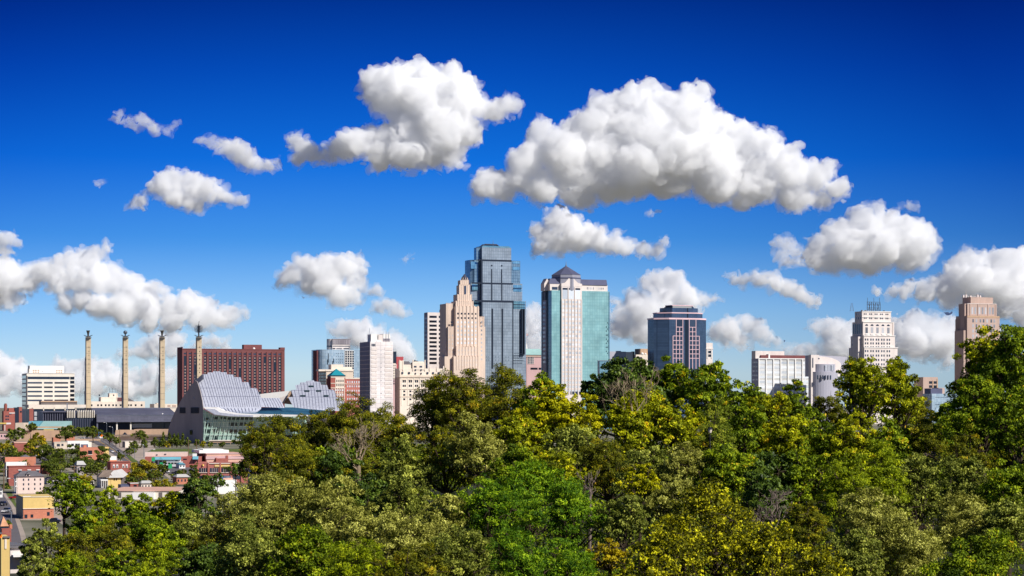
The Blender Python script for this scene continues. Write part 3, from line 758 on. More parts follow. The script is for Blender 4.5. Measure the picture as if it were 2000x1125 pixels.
mt.tube([(b.x(948), 14, b.z(480)), (b.x(954), 14, b.z(475.4)), (b.x(970, 14), 14, b.z(475.4)), (b.x(976, 14), 14, b.z(480))], [.9, .9, .9, .9], 5)
mt.tube([(b.x(948), 24, b.z(480)), (b.x(954), 24, b.z(475.4)), (b.x(970, 24), 24, b.z(475.4)), (b.x(976, 24), 24, b.z(480))], [.9, .9, .9, .9], 5)
for k in range(6):
    xx = b.x(953 + 3.6 * k); mt.box(xx, xx + .7, 14, 24, b.z(476), b.z(475))
b.part(mt, 'roof_frame', 'dark_metal')
b.part(MB().cyl(b.x(963, 18), 18, .45, b.z(480), b.z(466), 6, .12).cyl(b.x(963, 18), 18, .9, b.z(472.5), b.z(471.8), 6), 'mast', 'steel')

# --- pink low building with green roof
b = Bld('pink_building', 'low pink building with pale green hipped roof, between the two glass towers', 1028, 1062, 2680, depth=26)
b.tier('wall', 'pink_stone', 1028, 1062, 697)
b.tier('fascia', 'brown_stone', 1026, 1062, 693, 697, y0=-1, depth=26)
b.part(MB().prism([(b.x(1024), -2), (b.x(1064), -2), (b.x(1064), 26), (b.x(1024), 26)], b.z(693), b.z(681), [(b.x(1027), 8), (b.x(1060), 12), (b.x(1060), 16), (b.x(1027), 14)]), 'roof', 'green_roof')
b.fbox('loggia', 'dark_glass', 1030, 1042, 697.5, 711, out=.2)
b.fboxes('loggia_frame', 'white_stone', [(1030 + 3 * i, 1030.7 + 3 * i, 697.5, 711) for i in range(5)] + [(1030, 1042, 701 + 4 * k, 701.6 + 4 * k) for k in range(3)], out=.5)
b.fboxes('window', 'black_glass', [(1036, 1050, 718, 722), (1052, 1060, 718, 722)], out=.1)
b.part(MB().cyl(b.x(1030), 4, 1.6, b.z(681), b.z(671), 10, .7), 'cupola', 'white_paint')
b.part(MB().cyl(b.x(1030), 4, .25, b.z(671), b.z(650), 6), 'flagpole', 'white_paint')
b.part(MB().box(b.x(1030.2), b.x(1033.2), 3.9, 4.1, b.z(655.5), b.z(651.5)), 'flag', 'pink_stone')

# --- teal tower with pale stone centre
b = Bld('teal_tower', 'teal glass tower with pale stone centre bay and pyramid roof', 1077.3, 1190.5, 2400, ul=1057.4)
b.tier('curtain_wall', 'teal_curtain', 1077.3, 1190.5, 567)
b.part(MB().box(-.25, .2, 0, b.D, 0, b.z(567.4)), 'flank_wall', 'teal_dark')  # darker teal carries the shade of the unlit flank
b.sboxes('flank_bay', 'flank_grey', [(1061.5, 1068, 569, 750)], out=1.2)
b.sboxes('flank_window', 'mid_glass', [(1062.4, 1067.2, 588 + 8.3 * k, 592.4 + 8.3 * k) for k in range(15)], out=1.35)
b.sboxes('flank_fin', 'dark_band', [(1069.5, 1070.6, 567, 735), (1060, 1060.8, 567, 735)], out=1.0)
b.sboxes('flank_arch', 'dark_band', [(1061.6, 1064, 563, 585), (1065.6, 1068, 563, 585)], out=1.6)
sc_ = b.tier('stone_bay', 'white_stone', 1096.7, 1136.5, 559, y0=-2, depth=4)
b.part(MB().face_prism([(b.x(1096.4, -2), b.z(559)), (b.x(1136.8, -2), b.z(559)), (b.x(1136.8, -2), b.z(553.4)), (b.x(1129, -2), b.z(552)), (b.x(1119, -2), b.z(542)), (b.x(1115.4, -2), b.z(540.6)), (b.x(1111.6, -2), b.z(542)), (b.x(1103, -2), b.z(552)), (b.x(1096.4, -2), b.z(553.4))], -2.2, 3), 'gable', 'white_stone')
b.wins('pale_glass', [(1098.7, 1108.3, 565.6, 583.5), (1111, 1120.7, 565.6, 583.5), (1123.4, 1133.2, 565.6, 583.5)], y0=-2, name='tall_window')
b.wins('black_glass', [(1098.7, 1108.3, 562, 565.6), (1111, 1120.7, 562, 565.6), (1123.4, 1133.2, 562, 565.6)], y0=-2, name='transom_window')
gc = [1100.4, 1106.8, 1113.4, 1119.4, 1125.8, 1132]
b.wins('pale_glass', grid(gc, 3.5, steps(589.5, 8.3, 22), 4.3), y0=-2)
b.fboxes('pier', 'white_stone', [(1096.6, 1098, 584, 770), (1109.3, 1110.6, 560, 770), (1121.8, 1123.2, 560, 770), (1134.8, 1136.8, 584, 770)] + [((a + c) / 2 - .5, (a + c) / 2 + .5, 584, 770) for a, c in zip(gc[:-1], gc[1:])], y0=-2, out=.7)
b.fboxes('spandrel', 'white_stone', [(c - 1.75, c + 1.75, v + 2.6, v + 5.7) for v in steps(589.5, 8.3, 22) for c in gc], y0=-2, out=.15)
b.fboxes('corner_joint', 'dark_band', [(1095.4, 1096.8, 568, 772)], out=.35)
b.fboxes('corner_glazing', 'teal_dark', [(1188.5, 1190.6, 568, 772)], out=.3)
b.wins('black_glass', [(u, u + 1.5, v, v + 2.4) for u, vs in ((1186.2, (628, 640, 652, 664, 676, 688)), (1183.4, (636, 644, 652, 660, 668, 676, 684))) for v in vs] + [(1188, 1190.5, 630 + 6 * k, 634 + 6 * k) for k in range(11)], name='dark_pane')
b.fboxes('entrance_band', 'dark_glass', [(1114, 1128, 764.5, 770), (1131, 1135, 764.5, 770)], y0=-2, out=.3)
b.tier('penthouse', 'white_stone', 1136, 1186.7, 555, 567, y0=2, depth=24)
b.fboxes('penthouse_window', 'mid_glass', grid(steps(1147, 3, 5), 1.4, [561.5], 4.5) + grid(steps(1169, 3, 4), 1.4, [561.5], 3.5), y0=2, out=.15)
b.part(MB().prism([(b.x(1134), 1), (b.x(1187), 1), (b.x(1187), 27), (b.x(1134), 27)], b.z(555), b.z(543.5), [(b.x(1134), 8), (b.x(1184.5, 8), 8), (b.x(1184.5, 8), 20), (b.x(1134), 20)]), 'wing_roof', 'blue_slate')
b.tier('penthouse', 'white_stone', 1074, 1097, 553.8, 567, y0=2.5, depth=16)
b.fbox('penthouse_window', 'dark_glass', 1078, 1089, 560, 565.5, y0=2.5, out=.2)
b.part(MB().face_prism([(b.x(1063, 10), b.z(567)), (b.x(1074, 10), b.z(567)), (b.x(1074, 10), b.z(553)), (b.x(1068.5, 10), b.z(543)), (b.x(1063, 10), b.z(553))], 10, 22), 'gable_bay', 'white_stone')
b.part(MB().prism([(b.x(1073.5), 2.2), (b.x(1097), 2.2), (b.x(1097), 19), (b.x(1073.5), 19)], b.z(554), b.z(543), [(b.x(1074, 9), 9), (b.x(1097), 9), (b.x(1097), 15), (b.x(1074, 9), 15)]), 'wing_roof', 'blue_slate')
cx = b.x(1105.6, 16); cy = 16; R_ = b.px(29.5) * 1.03
oc = lambda r: [(cx + r * math.cos(PI / 8 + i * PI / 4 - ROT), cy + r * math.sin(PI / 8 + i * PI / 4 - ROT)) for i in range(8)]
b.part(MB().prism(oc(R_), b.z(566), b.z(535.5)), 'drum', 'flank_grey')
b.part(MB().prism(oc(R_ * 1.03), b.z(543), b.z(541)), 'drum_band', 'blue_slate')
b.part(MB().prism(oc(R_ * 1.02), b.z(535.5), b.z(518), oc(1.6)), 'roof', 'blue_slate')
b.part(MB().cyl(cx, cy, 1.5, b.z(518.5), b.z(515), 8, .6).cyl(cx, cy, .5, b.z(515), b.z(507.5), 6, .15), 'spire', 'steel')

# --- low buildings right of it
b = Bld('low_glass_block', 'low pale blue glass block at the treetops, right of the teal tower', 1171, 1200, 2100, ul=1167)
b.tier('wall', 'teal_dark', 1171, 1196, 704.5)
b.fbox('roof_edge', 'steel', 1167, 1196, 703.8, 705, out=.4)
b = Bld('grey_block', 'plain grey-blue block with pale end, right of the teal tower', 1191, 1240, 2500, ul=1187)
b.tier('wall', 'lavender', 1191, 1222.5, 686.5)
b.tier('end_wall', 'white_stone', 1222.5, 1236, 687, y0=.4, depth=16)
b.tier('stair_tower', 'grey_concrete', 1237, 1239.5, 686, y0=.8, depth=8)
b.tier('roof_house', 'lavender', 1206, 1213, 685, 687, y0=4, depth=6)
b.wins('dark_glass', [(1203, 1206, 695, 700), (1219, 1222, 697, 702)])
b = Bld('beige_block', 'beige block with grey roof house, left of the dark blue octagonal tower', 1243, 1275, 2550, ul=1240)
b.tier('wall', 'cream', 1242, 1275, 692.5)
b.tier('roof_house', 'tan', 1251, 1269.5, 680.8, 692.5, y0=4, depth=14)
b.part(MB().box(b.x(1251) - .2, b.x(1251) + .2, 4, 18, b.z(692), b.z(681)), 'flank_wall', 'grey_concrete')
b.fbox('window', 'black_glass', 1244.5, 1254, 697.5, 700.5, out=.15)
b.part(MB().ball((b.x(1255), 1, b.z(691)), 2.0, 10, 6).ball((b.x(1261), 1, b.z(691.4)), 1.6, 10, 6), 'dish', 'white_paint')

# --- dark blue octagonal tower
b = Bld('octagonal_tower', 'dark blue octagonal glass tower with pale pink window grids', 1307, 1369, 2450, depth=40)
def octo(ya, ul, um, ur, uR, depth):
    """plan with chamfered corners from sight columns"""
    xm, xr = b.x(um, ya), b.x(ur, ya)
    yl = ya + 9; xl = b.x(ul, yl + 3)
    xR = b.x(uR, yl); 
    return [(xm, ya), (xr, ya), (xR, yl), (xR, yl + depth - 18), (xr, yl + depth - 9), (xm, yl + depth - 9), (xl, yl + depth - 18), (xl, yl + 3)]
b.part(MB().prism(octo(0, 1277, 1307, 1366, 1379, 40), 0, b.z(622.5)), 'curtain_wall', 'navy_curtain')
b.part(MB().prism(octo(2.5, 1284, 1312, 1362, 1372, 34), b.z(622.5), b.z(611)), 'upper_stage', 'navy_curtain')
b.part(MB().prism(octo(5, 1293, 1313, 1354, 1363, 28), b.z(611), b.z(600.5)), 'top_stage', 'navy_curtain')
o1 = octo(5, 1290, 1313, 1354, 1363, 30); o2 = octo(8, 1300, 1314, 1350, 1353, 20)
b.part(MB().prism(o1, b.z(611), b.z(596.5), o2), 'sloped_roof', 'dark_band')
b.part(MB().prism(octo(7.6, 1299, 1313, 1350, 1354, 21), b.z(596.5), b.z(595)), 'roof_cap', 'pink_grid')
b.part(MB().prism(octo(-.35, 1276.5, 1306.8, 1366.4, 1379.4, 40.8), b.z(623.6), b.z(620.6)), 'cornice', 'pink_grid')
b.part(MB().prism(octo(2.1, 1283.6, 1311.8, 1362.4, 1372.4, 35), b.z(611.6), b.z(609.6)), 'cornice', 'pink_grid')
b.fboxes('notch', 'black_glass', [(1338, 1344, 621, 720)], out=.25)
b.fboxes('notch', 'black_glass', [(1342, 1344, 610, 622)], y0=2.5, out=.3)
b.fboxes('notch', 'black_glass', [(1342, 1344, 600.5, 610)], y0=5, out=.3)
gr = []
for (ua, ub, uc) in ((1314.3, 1320.6, 1334), (1345.6, 1345.6, 1359.6)):
    if ua < ub:   # left group, widens to the left lower down
        vl = [(1314.2, 656), (1320.6, 622), (1327.2, 638), (1333.4, 622)]
        hl = [(1320.6, 1334, 622), (1320.6, 1334, 638.5)] + [(1320.6, 1334, 647.5)] + [(1314.2, 1334, v) for v in (656, 665, 673.6, 682.2, 690.8, 699.4)]
    else:
        vl = [(1346, 622), (1352.4, 638), (1359, 622), (1365.6, 656)]
        hl = [(1346, 1359.6, 622), (1346, 1359.6, 638.5), (1346, 1359.6, 647.5)] + [(1346, 1366.2, v) for v in (656, 665, 673.6, 682.2, 690.8, 699.4)]
    gr += [(u - .45, u + .55, v, 720) for u, v in vl] + [(a, c, v - .5, v + .5) for a, c, v in hl]
b.fboxes('window_grid', 'pink_grid', gr, out=.5)
cells = []
for c in (1317.4, 1323.9, 1330.3): cells += [(c - 2.2, c + 2.2, v + 1.6, v + 7.2) for v in (656, 665, 673.6, 682.2, 690.8)]
for c in (1349.2, 1355.7, 1362.3): cells += [(c - 2.2, c + 2.2, v + 1.6, v + 7.2) for v in (656, 665, 673.6, 682.2, 690.8)]
for c in (1323.9, 1330.3, 1349.2, 1355.7): cells += [(c - 2.2, c + 2.2, v + 1.6, v + 7.4) for v in (638.5, 647.5)]
cells += [(1321.6, 1332.4, 624, 637), (1347.2, 1358, 624, 637)]
b.wins('dark_glass', cells, out=.2)
b = Bld('white_pillar_building', 'narrow white building end, touching the right of the dark octagonal tower', 1379.5, 1392.5, 2600, depth=14)
b.tier('wall', 'white_stone', 1379.5, 1392, 669.5)
b.fboxes('cornice', 'white_stone', [(1378, 1392.6, 679.5, 682)], out=.8)
b.wins('black_glass', [(1383, 1388.5, 685, 690), (1383, 1388.5, 692, 697)])
b.fboxes('column', 'white_paint', [(1381, 1382.3, 682, 700), (1389, 1390.3, 682, 700)], out=.8)

# --- white gridded office on the right
b = Bld('gridded_office', 'white gridded office with maroon roof band, right of centre above the trees', 1480.5, 1581.5, 2200, ul=1468)
b.tier('wall', 'bay_panel', 1480.5, 1581.5, 700)
b.part(MB().box(-.25, .2, 0, b.D, 0, b.z(700.4)), 'flank_wall', 'lavender')
b.fboxes('fin', 'white_paint', [(u - .9, u + .9, 700, 790) for u in steps(1481.6, 14.2, 8)], out=1.2)
b.fbox('parapet', 'white_paint', 1480.5, 1581.5, 699.4, 701.4, out=1.0)
b.sboxes('side_window', 'pale_glass', [(1470 + 3.6 * i, 1472 + 3.6 * i, 706 + 8.5 * k, 709 + 8.5 * k) for i in range(3) for k in range(5)], x0=-.25, out=.1)
b.tier('roof_band', 'hotel_brick', 1486, 1501, 693.4, 700, y0=3, depth=16)
b.tier('roof_band', 'hotel_brick', 1504, 1572.4, 693.4, 700, y0=3, depth=16)
b.tier('roof_post', 'white_paint', 1501, 1504, 691, 700, y0=2.8, depth=14)
b.tier('penthouse', 'white_stone', 1488, 1532, 685, 694, y0=8, depth=18)
b.tier('stair_tower', 'white_stone', 1475.5, 1488, 685, 700, y0=5, ul=1468)
b.wins('pale_glass', [(1481.6 + 14.2 * i + 1.6, 1481.6 + 14.2 * (i + 1) - 1.6, 706 + 9.4 * k, 710.4 + 9.4 * k) for k in range(7) for i in range(7)], name='ribbon_window')

# --- curved concert building
b = Bld('round_museum', 'pale building with curved vaulted roof and rounded lower wing, right of the gridded office', 1584, 1660, 2150, ul=1579)
b.tier('wall', 'white_stone', 1584, 1600, 693)
prof = [(b.x(1598), b.z(735)), (b.x(1660), b.z(735)), (b.x(1660), b.z(696)), (b.x(1640), b.z(695.2)), (b.x(1620), b.z(694.4)), (b.x(1598), b.z(693.2))]
b.part(MB().face_prism(prof, 6, 30), 'hall', 'lavender')
vp = [(b.x(1598), b.z(735)), (b.x(1646), b.z(735))] + [(b.x(1600 + 46 * math.cos(t)), b.z(712 - 16.5 * math.sin(t))) for t in [i * PI / 2 / 8 for i in range(9)]]
b.part(MB().face_prism(vp, 4, 20), 'vault', 'white_stone')
cx = b.x(1612); r = b.px(29)
hc = lambda r: [(cx + r * math.cos(PI + i * PI / 16), 4 + r * .8 * math.sin(PI + i * PI / 16)) for i in range(17)]
b.part(MB().prism(hc(r), 0, b.z(726)), 'round_wing', 'lavender')
b.part(MB().prism(hc(r * .82), b.z(726), b.z(711)), 'round_wing', 'lavender')
b.fboxes('slit_window', 'pale_glass', [(1611 + 2.8 * i, 1612 + 2.8 * i, 713, 724) for i in range(7)], y0=4 - r * .66, out=.3)
b.fboxes('slit_window', 'dark_glass', [(1596 + 5 * i, 1598 + 5 * i, 733, 741) for i in range(6)], y0=4 - r * .8, out=.6)
b.fbox('window', 'dark_glass', 1598, 1600.6, 699, 701.5, out=.2)
b.fbox('window', 'dark_glass', 1586.4, 1588.4, 699, 718, out=.2)

# --- white art deco tower
b = Bld('deco_tower', 'white stepped art deco tower with arched windows and roof antennas, right of centre', 1688, 1751, 2500, ul=1659)
def dt(um, ur, ul, v0, v1, y0):
    return b.tier('stage', 'white_stone', um, ur, v0, v1, y0=y0, ul=ul)
dt(1683.5, 1740.4, 1669.5, 607.5, 628, 6); dt(1685.4, 1743, 1664.6, 628, 655, 4.5)
dt(1687, 1748, 1661.5, 655, 678, 2.5); dt(1688, 1753, 1658, 678, None, 1)
b.tier('corner_bay', 'white_stone', 1676, 1687, 657, y0=8, depth=14)
b.tier('corner_bay', 'white_stone', 1744, 1746.5, 628, 655, y0=6, depth=20)
b.fboxes('cornice', 'white_paint', [(1683, 1741, 606.8, 608.2), (1683, 1741, 618.6, 619.4)], y0=6, out=.7)
b.fboxes('cornice', 'white_paint', [(1685, 1744, 627.6, 629)], y0=4.5, out=.8)
b.fboxes('cornice', 'white_paint', [(1686.6, 1749, 654.6, 656)], y0=2.5, out=.8)
b.fboxes('cornice', 'white_paint', [(1687, 1754, 677.6, 679)], y0=1, out=.8)
ac = steps(1692.6, 10.6, 5)
b.wins('dark_glass', [(c - 3 + d, c - .7 + d, v, v + h) for c in steps(1690, 10.6, 5) for d in (0, 3.4) for v, h in ((611.5, 2.6), (618.4, 4))], y0=6)
b.wins('mid_glass', [(c - 2.4, c + 2.4, 639, 650.5) for c in ac], y0=4.5, name='arched_window')
ar = MB(); yy = 4.5
for c in ac:
    xc = b.x(c, yy); rr = b.px(3.3); zc = b.z(636)
    ar.face_prism([(xc + rr * math.cos(t), zc + rr * math.sin(t)) for t in [i * PI / 8 for i in range(9)]], yy - .15, yy + .1)
b.part(ar, 'arch', 'dark_glass')
b.fboxes('balcony', 'white_paint', [(c - 3, c + 3, 651.5, 653.2) for c in ac], y0=4.5, out=1)
b.wins('dark_glass', [(c + d - 1.2, c + d + 1.2, v, v + 4) for v in steps(661, 7.4, 3) for c in ac for d in (-2.2, 2.2)], y0=2.5)
b.wins('dark_glass', [(c + d - 1.2, c + d + 1.2, v, v + 4) for v in steps(683.5, 8.6, 12) for c in ac for d in (-2.2, 2.2)], y0=1, limit=50)
b.sboxes('side_window', 'dark_glass', [(1666.4 + 3.6 * i, 1668.4 + 3.6 * i, 632, 651) for i in range(5)], x0=b.x(1685.4, 4.5), out=.2)
b.sboxes('side_window', 'mid_glass', [(1672 + 4 * i, 1674 + 4 * i, 610.5 + 8 * k, 615 + 8 * k) for i in range(3) for k in range(2)], x0=b.x(1683.5, 6), out=.2)
b.sboxes('side_window', 'mid_glass', [(1664 + 4 * i, 1666 + 4 * i, 662 + 8 * k, 666 + 8 * k) for i in range(3) for k in range(2)], x0=b.x(1687, 2.5), out=.2)
at = MB()
for u in steps(1701.5, 4.2, 7): at.box(b.x(u), b.x(u) + .5, 10, 10.5, b.z(607), b.z(588.5 if int(u) % 2 else 590))
for v in (588.4, 594, 600, 604): at.box(b.x(1701), b.x(1728), 10, 10.4, b.z(v + .6), b.z(v))
for u in (1703, 1712, 1720): at.tube([(b.x(u), 10, b.z(606)), (b.x(u + 6), 10, b.z(590))], [.22, .22], 4); at.tube([(b.x(u + 6), 10, b.z(606)), (b.x(u), 10, b.z(590))], [.22, .22], 4)
for u in (1703.5, 1716, 1727): at.box(b.x(u), b.x(u) + .3, 12, 12.3, b.z(590), b.z(580))
b.part(at, 'antenna', 'crown_dark')
a2 = MB()
for u in (1674, 1681): a2.tube([(b.x(u), 18, b.z(607)), (b.x(1677.6 + (u - 1677) * .3), 18, b.z(591))], [.25, .2], 4)
for k in range(6): a2.box(b.x(1674.4 + .3 * k), b.x(1680.6 - .3 * k), 18, 18.3, b.z(605.6 - 2.6 * k), b.z(605.2 - 2.6 * k))
b.part(a2, 'antenna', 'steel')
rp = MB()
for u in (1690, 1697, 1733): rp.box(b.x(u), b.x(u) + 1.6, 9, 11, b.z(607.5), b.z(605))
b.part(rp, 'roof_vent', 'crown_dark')

# --- brown art deco tower at right edge
b = Bld('brown_deco_tower', 'brownish pink stepped tower rising behind the tall tree at the right edge', 1893, 1952, 2500, ul=1865)
b.tier('top_stage', 'brown_stone', 1896, 1939.5, 579.4, 592, y0=9, ul=1880)
def st(um, ur, ul, v0, v1, y0): b.tier('stage', 'brown_stone', um, ur, v0, v1, y0=y0, ul=ul)
st(1889.5, 1946.6, 1872.4, 592.6, 616, 4); st(1889, 1952.4, 1867, 616.4, None, 1)
b.tier('corner_pier', 'brown_stone', 1884, 1889, 592.6, y0=6, depth=9)
b.tier('corner_pier', 'brown_stone', 1882, 1888, 645, y0=3, ul=1864.4)
b.wins('mid_glass', [(u - 1.6, u + 1.6, 599.5, 613) for u in (1899, 1905, 1913, 1919, 1925, 1933.4, 1939.4)], y0=4, name='tall_window')
b.wins('mid_glass', [(u - 1.5, u + 1.5, v, v + 6.5) for v in (623, 633, 643, 653) for u in (1900.6, 1907, 1915, 1921, 1928, 1936, 1942)], y0=1)
b.fboxes('cornice', 'white_stone', [(1889, 1947, 592, 593)], y0=4, out=.4)
b.fboxes('stone_band', 'tan', [(1889, 1952.4, 616.4, 620)], y0=1, out=.3)
fl = MB()
xs_ = b.x(1889, 1)
for i in range(9):
    ya = b.y(1867 + 2.4 * i, xs_); fl.box(xs_ - .7, xs_, ya - .5, ya + .5, 0, b.z(622))
b.part(fl, 'pilaster', 'brown_stone')
b.fboxes('pilaster', 'brown_stone', [(u, u + 1.6, 593, 616) for u in (1894, 1909, 1929, 1943.5)], y0=4, out=.6)
ra_ = MB()
for u, v in ((1893, 575), (1898, 574), (1921, 573.6), (1926, 575), (1907, 576)): ra_.box(b.x(u), b.x(u) + 1.8, 14, 16, b.z(580), b.z(v))
ra_.box(b.x(1893), b.x(1927), 15, 15.3, b.z(577.6), b.z(577))
b.part(ra_, 'roof_plant', 'white_stone')
b.part(MB().box(b.x(1899.6), b.x(1899.6) + .25, 15, 15.3, b.z(577), b.z(562)), 'mast', 'white_stone')

# --- low blocks between the right trees
b = Bld('tan_block', 'tan block with square windows seen between the two right-hand tree groups', 1803, 1832, 2500, depth=22)
b.tier('wall', 'brown_stone', 1803, 1831.5, 736.5)
b.wins('black_glass', grid([1817.5, 1826.5], 6, [747, 755], 5))
b.fboxes('pier', 'tan', [(1821, 1823, 743, 762), (1829.6, 1831.6, 740, 762)], out=.4)
b = Bld('blue_glass_block', 'low blue-grey glass block with slate roof, below the tan block', 1822, 1888, 2300, depth=20)
b.tier('wall', 'blue_curtain', 1820, 1886, 769)
b.tier('roof', 'blue_slate', 1818, 1840.5, 758.6, 769, y0=2, depth=14)
b.tier('roof_block', 'brown_stone', 1833, 1845, 757.4, 769, y0=6, depth=14)
b.fboxes('window', 'dark_glass', grid(steps(1828, 2.6, 16), 1.2, [776, 790], 2), out=.12)
# ------------------------------------------------------------------ ARTS CENTRE with metal shells
mk('shell_metal', wall_mat, rgb(204, 206, 218), .16, .5, rough=.42, metal=.25, bump=.25, spec=.6, streak=False)
mk('shell_seam', wall_mat, rgb(112, 114, 140), .1, rough=.5, metal=.3)
mk('lobby_glass', grid_mat, rgb(150, 188, 172), rgb(186, 212, 198), rgb(214, 230, 220), 3.4, 3.2, .22, rough=.15, metal=.1, spec=.6, wob=.2)
mk('lobby_dark', wall_mat, rgb(44, 62, 64), .25, .4, rough=.2, spec=.6)
mk('mullion', wall_mat, rgb(196, 222, 208), .08, rough=.4)
mk('skylight_glass', grid_mat, rgb(42, 84, 108), rgb(56, 102, 124), rgb(30, 62, 84), 2.4, 6, .12, rough=.2, spec=.7)

def zk(x, y):      # position in the enlarged study -> picture column, row
    return 320 + x / 4.0167, 600 + y / 4.0167

KY = 1440.0
ko = empty('arts_centre', (G(362, 868).x, KY, 0), 0, 'arts centre of two stepped silver metal shells above a green glass lobby', 'building')
def KL(u, v, Y):
    p = P(u, v, Y); return Vector((p.x - ko.location.x, p.y - KY, p.z))

def sheet(name, mat, poly, dfn, thick=1.2, step=7.0, study=True):
    """a bent slab: outline given by sight lines, every point at its own distance dfn(u,v)"""
    pts = [zk(*p) if study else p for p in poly]
    bm = bmesh.new()
    vs = [bm.verts.new((u, 0, -v)) for u, v in pts]
    bm.faces.new(vs)
    us = [p[0] for p in pts]; vv = [-p[1] for p in pts]
    a = min(us) + step
    while a < max(us):
        bmesh.ops.bisect_plane(bm, geom=bm.verts[:] + bm.edges[:] + bm.faces[:], plane_co=(a, 0, 0), plane_no=(1, 0, 0)); a += step
    a = min(vv) + step
    while a < max(vv):
        bmesh.ops.bisect_plane(bm, geom=bm.verts[:] + bm.edges[:] + bm.faces[:], plane_co=(0, 0, a), plane_no=(0, 0, 1)); a += step
    bmesh.ops.triangulate(bm, faces=[f for f in bm.faces if len(f.verts) > 4])
    for v in bm.verts:
        u, r = v.co.x, -v.co.z
        v.co = KL(u, r, dfn(u, r))
    bmesh.ops.recalc_face_normals(bm, faces=bm.faces)
    ret = bmesh.ops.extrude_face_region(bm, geom=bm.faces[:])
    for g in ret['geom']:
        if isinstance(g, bmesh.types.BMVert): g.co.y += thick
    bmesh.ops.recalc_face_normals(bm, faces=bm.faces)
    me = bpy.data.meshes.new(name); bm.to_mesh(me); bm.free(); me.materials.append(M[mat])
    o = bpy.data.objects.new(name, me); COL.objects.link(o); o.parent = ko
    return o

# shaded concrete side wall
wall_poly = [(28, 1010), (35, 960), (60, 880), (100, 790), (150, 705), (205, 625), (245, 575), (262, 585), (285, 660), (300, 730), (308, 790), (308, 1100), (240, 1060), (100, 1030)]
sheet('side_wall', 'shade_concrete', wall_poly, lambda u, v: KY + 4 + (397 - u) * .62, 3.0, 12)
sheet('side_wall_rim', 'dark_metal', [(205, 620), (262, 560), (300, 527), (300, 560), (262, 600)], lambda u, v: KY + 30, 8.0, 12)
sheet('vent_panel', 'black_metal', [(124, 787), (166, 787), (166, 832), (124, 832)], lambda u, v: KY + 3 + (397 - u) * .62, .8, 30)
sheet('vent_panel', 'black_metal', [(210, 787), (272, 787), (272, 832), (210, 832)], lambda u, v: KY + 3 + (397 - u) * .62, .8, 30)
sheet('side_door', 'black_glass', [(203, 965), (222, 965), (222, 1000), (203, 1000)], lambda u, v: KY + 3 + (397 - u) * .62, .8, 30)

def shell_d(u, v):     # bows outward: crown far back, foot near
    t = max(0.0, min(1.0, (800 - v) / 78.0))
    return KY + 6 + 46 * t ** 1.25 + (u - 400) * .05
shell1 = [(240, 587), (262, 587), (275, 560), (300, 548), (300, 526), (342, 526), (345, 512), (385, 512), (387, 503), (440, 503), (442, 510), (490, 510), (493, 527), (545, 529), (548, 548), (600, 550), (612, 588), (660, 588), (680, 636), (728, 638), (745, 680), (765, 712), (905, 712), (925, 745), (945, 790),
          (765, 782), (760, 800), (735, 822), (680, 834), (600, 836), (520, 826), (450, 806), (410, 784), (310, 784), (275, 750), (230, 706), (264, 702), (245, 672), (226, 641), (270, 634)]
shell1 = shell1[::-1]
sheet('metal_shell', 'shell_metal', shell1, shell_d, 1.5, 5)
def seamset(lines, dfn):
    mb = MB()
    for (x0, y0_, x1, y1_) in lines:
        pts = []
        for i in range(9):
            t = i / 8; u, v = zk(x0 + (x1 - x0) * t + 2 * math.sin(PI * t), y0_ + (y1_ - y0_) * t)
            p = KL(u, v, dfn(u, v)); p.y -= .1; pts.append(p)
        mb.tube(pts, [.16] * 9, 4)
    mb.build('shell_seam', 'shell_seam', ko)
L1 = []
for i in range(24):
    t = i / 23; xt = 262 + 465 * t
    top = 587
    for (xa, xb, yy) in ((262, 300, 556), (300, 343, 526), (343, 386, 512), (386, 441, 503), (441, 491, 511), (491, 546, 528), (546, 606, 549), (606, 668, 588), (668, 735, 638)):
        if xa <= xt <= xb: top = yy
    L1.append((xt, top + 2, 330 + 428 * t ** .9, 782))
for i in range(7): L1.append((770 + i * 20, 714, 800 + i * 22, 786))
for i in range(11): L1.append((440 + i * 28, 790, 470 + i * 25, 800 + 28 * math.sin(PI * (i + 1) / 12)))
L1 += [(270, 634, 725, 634), (264, 702, 760, 700)]
seamset(L1, shell_d)
shell2 = [(1115, 578), (1175, 573), (1180, 583), (1225, 586), (1232, 608), (1278, 610), (1290, 645), (1335, 650), (1352, 706), (1395, 710), (1420, 770), (1425, 815), (1300, 812), (1130, 800), (1018, 785), (975, 706), (1018, 703), (998, 650), (1040, 646), (1030, 612), (1066, 606), (1070, 590), (1115, 588)][::-1]
sh2 = lambda u, v: KY + 30 + 46 * max(0.0, min(1.0, (800 - v) / 56.0)) ** 1.25
sheet('metal_shell', 'shell_metal', shell2, sh2, 1.5, 5)
L2 = []
for i in range(17):
    t = i / 16; xt = 1000 + 390 * t
    top = 575
    for (xa, xb, yy) in ((1000, 1030, 650), (1030, 1066, 610), (1066, 1115, 590), (1115, 1178, 578), (1178, 1228, 586), (1228, 1284, 610), (1284, 1342, 650), (1342, 1400, 710)):
        if xa <= xt <= xb: top = yy
    L2.append((xt, top + 2, 1030 + 380 * t, 800))
L2 += [(1000, 652, 1336, 652), (1018, 703, 1350, 706)]
seamset(L2, sh2)
for (x, y) in ((1155, 620), (1122, 657), (1215, 656), (1090, 695), (1273, 695)):
    sheet('shell_window', 'lobby_dark', [(x - 20, y - 6), (x + 20, y - 6), (x + 20, y + 6), (x - 20, y + 6)][::-1], lambda u, v: sh2(u, v) - .7, 1.0, 30)
sheet('gable_wall', 'tan', [(990, 660), (1018, 703), (1018, 765), (930, 755)], lambda u, v: KY + 66, 6, 30)
sheet('rear_roof', 'white_paint', [(752, 682), (900, 664), (988, 656), (950, 712), (930, 720), (765, 712)], lambda u, v: KY + 90, 20, 30)
